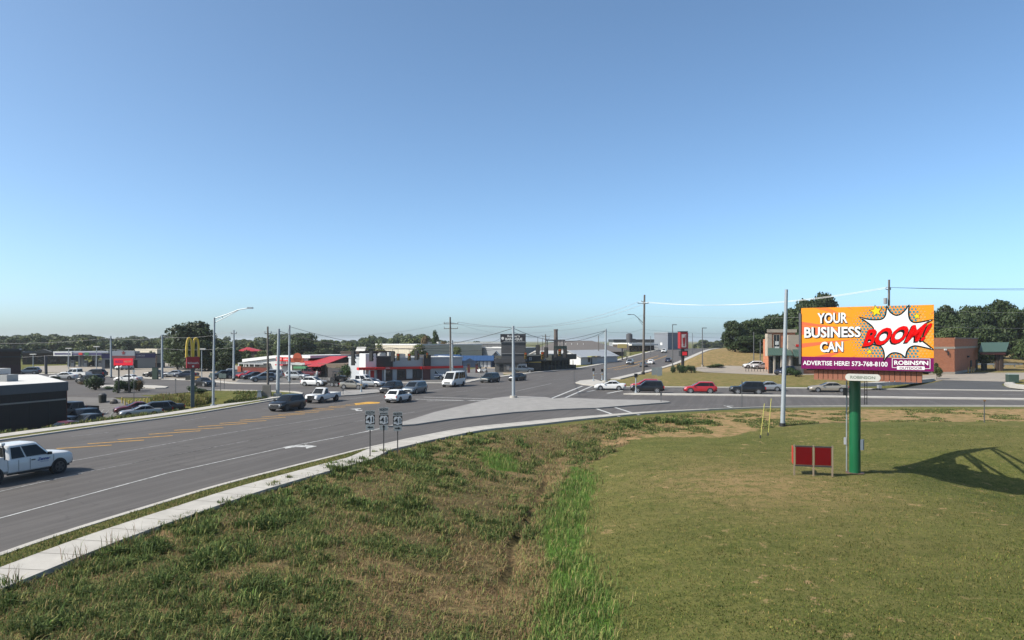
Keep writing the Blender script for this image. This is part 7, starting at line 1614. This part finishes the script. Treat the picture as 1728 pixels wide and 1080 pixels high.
# weedy bank: low mat of dry and green stems
X, Y = sample(rs, 430000, -30, 34, 15, 78); bk, lu, so_ = cover(X, Y); gn = fbm(X, Y, 2.0, 60) * .6 + fbm(X, Y, 7, 61) * .4; dn = fbm(X, Y, .9, 64)
k = (bk > .5) & (lu < .5) & (rs.rand(len(X)) < np.clip((dn - .20) * 3.0, .12, 1) * (1 - .5 * so_)); X, Y, gn = X[k], Y[k], gn[k]; n = len(X)
side = np.clip((pdist(X, Y, [tuple(p[:2]) for p in SWN]) - 1) / 9, 0, 1)          # greener towards the pavement
gp_ = np.clip((gn - .40) * 3.6 + .40 - .36 * side, .06, .92); green = rs.rand(n) < gp_
col = np.where(green[:, None], pick(rs, n, dict(dk=3, gr=4, ye=2)), pick(rs, n, dict(st=2.2, ru=2.6, br=2.6, ye=2.6, dk=.7, gr=.6)))
h = (.05 + .22 * rs.rand(n) ** 2.2) * (.5 + gn * 1.2); blades('dry_grass', X, Y, h, .009 + .009 * rs.rand(n) + Y * .0003, rs.uniform(.3, 1.9, n), col, 'dry brown and green grass covering the weedy bank', 2)
# weed clumps
def clumps(name, cx, cy, per, rad, hh, pal, label, seed, wd=.02, leanmax=.75):
    rs = np.random.RandomState(seed); n = len(cx); rep = rs.randint(per * .6, per * 1.4, n); X = np.repeat(cx, rep); Y = np.repeat(cy, rep); H_ = np.repeat(hh, rep); Rr = np.repeat(rad, rep); m_ = len(X)
    q = rs.uniform(0, 2 * np.pi, m_); r_ = Rr * np.sqrt(rs.rand(m_)); X = X + np.cos(q) * r_; Y = Y + np.sin(q) * r_
    tone = np.repeat(rs.uniform(.75, 1.3, n), rep)[:, None]
    return blades(name, X, Y, H_ * rs.uniform(.45, 1.1, m_) * (1 - .4 * r_ / np.maximum(Rr, .01)), wd * rs.uniform(.7, 1.4, m_) + Y * .0004, rs.uniform(.1, leanmax, m_) * (1 + .8 * (rs.rand(m_) < .3)), pick(rs, m_, pal) * tone, label, seed + 1)
X, Y = sample(rs, 9000, -30, 34, 15, 78, 30, 1.2); bk, lu, so_ = cover(X, Y); gn = fbm(X, Y, 2.0, 60) * .6 + fbm(X, Y, 7, 61) * .4; side = np.clip((pdist(X, Y, [tuple(p[:2]) for p in SWN]) - 1) / 9, 0, 1)
k = (bk > .5) & (lu < .5) & (rs.rand(len(X)) < np.clip((gn - .50) * 6 + .20 - .34 * side, .02, .8)); X, Y, gn = X[k], Y[k], gn[k]
clumps('tall_weeds', X, Y, 52, .15 + .45 * rs.rand(len(X)) ** 1.5, .14 + .44 * rs.rand(len(X)) ** 2.2, dict(dk=3, gr=4, ye=1.6, st=.5), 'tall dark green weeds growing in clumps along the pavement bank', 21)
# stands of tall dark weeds along the pavement
cw = []
for u, v, q in ((440, 850, 9), (472, 848, 7), (437, 886, 9), (458, 880, 6), (212, 942, 10), (234, 930, 6), (364, 950, 10), (346, 940, 6), (268, 925, 6), (560, 792, 8), (602, 800, 9), (640, 782, 10), (682, 790, 9), (700, 770, 8), (540, 832, 7), (330, 902, 5), (392, 930, 7), (420, 1002, 5), (60, 1062, 3), (112, 1050, 3), (520, 1062, 4), (562, 1076, 4), (822, 742, 9), (852, 745, 7), (1100, 711, 12), (1150, 713, 12), (1060, 721, 9), (1040, 714, 8), (20, 1010, 4), (500, 870, 5), (610, 850, 4), (700, 850, 3), (760, 800, 4), (300, 980, 4), (1180, 716, 6)):
    cx0, cy0 = flat(u, v); sc = cy0 * .022
    for k_ in range(q): cw.append((cx0 + rs.normal() * sc, cy0 + rs.normal() * sc * .8, rs.uniform(.35, .8)))
cw = np.array(cw); clumps('weed_stand', cw[:, 0], cw[:, 1], 70, rs.uniform(.2, .5, len(cw)), cw[:, 2], dict(dk=5, gr=4, ye=1, lu=.6), 'stands of tall dark broad leaved weeds below the near pavement', 25, .03, .9)
# lush strip of the drainage line
X, Y = sample(rs, 60000, -4, 12, 14, 60, 20, 1.3); bk, lu, so_ = cover(X + rs.normal(size=len(X)) * .38, Y + rs.normal(size=len(X)) * .6); k = (lu > .5) & (rs.rand(len(X)) < fbm(X, Y, 1.6, 71) * 1.9); X, Y = X[k], Y[k]; n = len(X)
blades('lush_grass', X, Y, (.14 + .28 * rs.rand(n)) * (.45 + fbm(X, Y, 1.4, 80) * 1.1), .016 + .016 * rs.rand(n), rs.uniform(.2, 1.0, n), pick(rs, n, dict(lu=4, gr=3, ye=3, dk=.7, st=.5)) * (.7 + .6 * fbm(X, Y, 1.0, 84))[:, None], 'bright green long grass along the drainage ditch', 31)
# mown lawn: short tips
X, Y = sample(rs, 170000, -8, 42, 14, 62, 20, 2.0); bk, lu, so_ = cover(X, Y); gn = fbm(X, Y, 2.4, 90); k = (bk < .5) & (lu < .5) & (rs.rand(len(X)) > so_ * .8) & (Y < 78) & (rs.rand(len(X)) < .35 + gn); X, Y, gn = X[k], Y[k], gn[k]; n = len(X)
blades('lawn_grass', X, Y, .035 + .055 * rs.rand(n), .012 + .012 * rs.rand(n), rs.uniform(.2, 1.2, n), pick(rs, n, dict(dk=3, gr=4, ye=1.3, st=.35)) * np.array([.84, .78, .60]) * (.35 + 1.35 * fbm(X, Y, 1.1, 92))[:, None], 'short mown lawn grass under the billboard', 41)
# verge between kerb and pavement
vx, vy = [], []
for i in range(i1 - 1):
    if KN[i].y < 5: continue
    nn_ = int((KN[i + 1] - KN[i]).length * 420)
    t_ = rs.rand(nn_); s_ = rs.rand(nn_); a_, b_ = off_line(KN, .36), SWF
    vx.append(np.array([lerp(lerp(a_[i].x, a_[i + 1].x, t), lerp(b_[i].x, b_[i + 1].x, t), s) for t, s in zip(t_, s_)])); vy.append(np.array([lerp(lerp(a_[i].y, a_[i + 1].y, t), lerp(b_[i].y, b_[i + 1].y, t), s) for t, s in zip(t_, s_)]))
X, Y = np.concatenate(vx), np.concatenate(vy); n = len(X); gn = fbm(X, Y, 1.2, 95)
blades('verge_grass', X, Y, .16 + (.03 + .13 * rs.rand(n)) * (.4 + gn), .02 + .014 * rs.rand(n), rs.uniform(.1, .5, n), pick(rs, n, dict(dk=2.5, gr=3, ye=3, st=1.6)), 'short rough grass between the near kerb and the pavement', 45)
# tufts in the dry strip below the road
X, Y = sample(rs, 9000, 5, 62, 48, 80, 60, 1.0); k = inpoly(X, Y, DRY) & (fbm(X, Y, 2.2, 97) > .62); X, Y = X[k], Y[k]
clumps('tuft_grass', X, Y, 22, .2 + .25 * rs.rand(len(X)), .08 + .16 * rs.rand(len(X)), dict(dk=3, gr=3, ye=2, st=1.5), 'small green tufts in the dry strip below the side road', 47, .03, .9)
# ornamental grass bed by the arches and rough grass along the far kerb
cx_ = []
for k in range(70):
    p = G(rs.uniform(262, 352), rs.uniform(673, 684)); cx_.append((p.x, p.y))
cx_ = np.array(cx_); clumps('ornamental_grass', cx_[:, 0], cx_[:, 1], 120, np.full(len(cx_), .65), rs.uniform(.9, 1.35, len(cx_)), dict(ye=6, gr=2, st=1.6), 'yellow green ornamental grass bed below the arches pylon', 51, .06, .5)
fk = off_line(FK, -4.4); cc_ = []
for i in range(len(fk) - 1):
    if fk[i].y < 25 or uof(fk[i]) > 452: continue
    for q in range(26): p = fk[i].lerp(fk[i + 1], rs.rand()); cc_.append((p.x - rs.rand() * 4.2, p.y + rs.rand() * 1.0))
cc_ = np.array(cc_)[:900]; clumps('rough_grass', cc_[:, 0], cc_[:, 1], 40, np.full(len(cc_), .5), rs.uniform(.3, .75, len(cc_)), dict(ye=3, gr=4, dk=2, st=1), 'rough grass on the bank beyond the far pavement', 61, .04, .7)
# seed heads over the pavement edge
cc2 = [flat(u + rs.uniform(-25, 25), v + rs.uniform(-2, 9)) for u, v in ((125, 952), (140, 945), (190, 925), (205, 918), (240, 905), (115, 955), (35, 990)) for _ in range(3)]
cc2 = np.array(cc2); clumps('seed_heads', cc2[:, 0], cc2[:, 1], 9, np.full(len(cc2), .3), rs.uniform(.8, 1.2, len(cc2)), dict(br=3, ru=3, gr=2), 'tall thin seed heads leaning over the near pavement', 71, .008, .5)

# ================================================================== AIR
HZ = bpy.data.materials.new('haze'); HZ.use_nodes = True; t_ = HZ.node_tree; t_.nodes.remove(t_.nodes['Principled BSDF'])
pv_ = t_.nodes.new('ShaderNodeVolumePrincipled'); pv_.inputs['Color'].default_value = (.88, .93, .98, 1); pv_.inputs['Density'].default_value = .00012; pv_.inputs['Anisotropy'].default_value = .25
t_.links.new(pv_.outputs['Volume'], t_.nodes['Material Output'].inputs['Volume'])
tag(obj('haze', MB().box(-4400, 4400, -500, 7400, -4.5, 27), HZ), kind='stuff')
scene.cycles.volume_bounces = 0
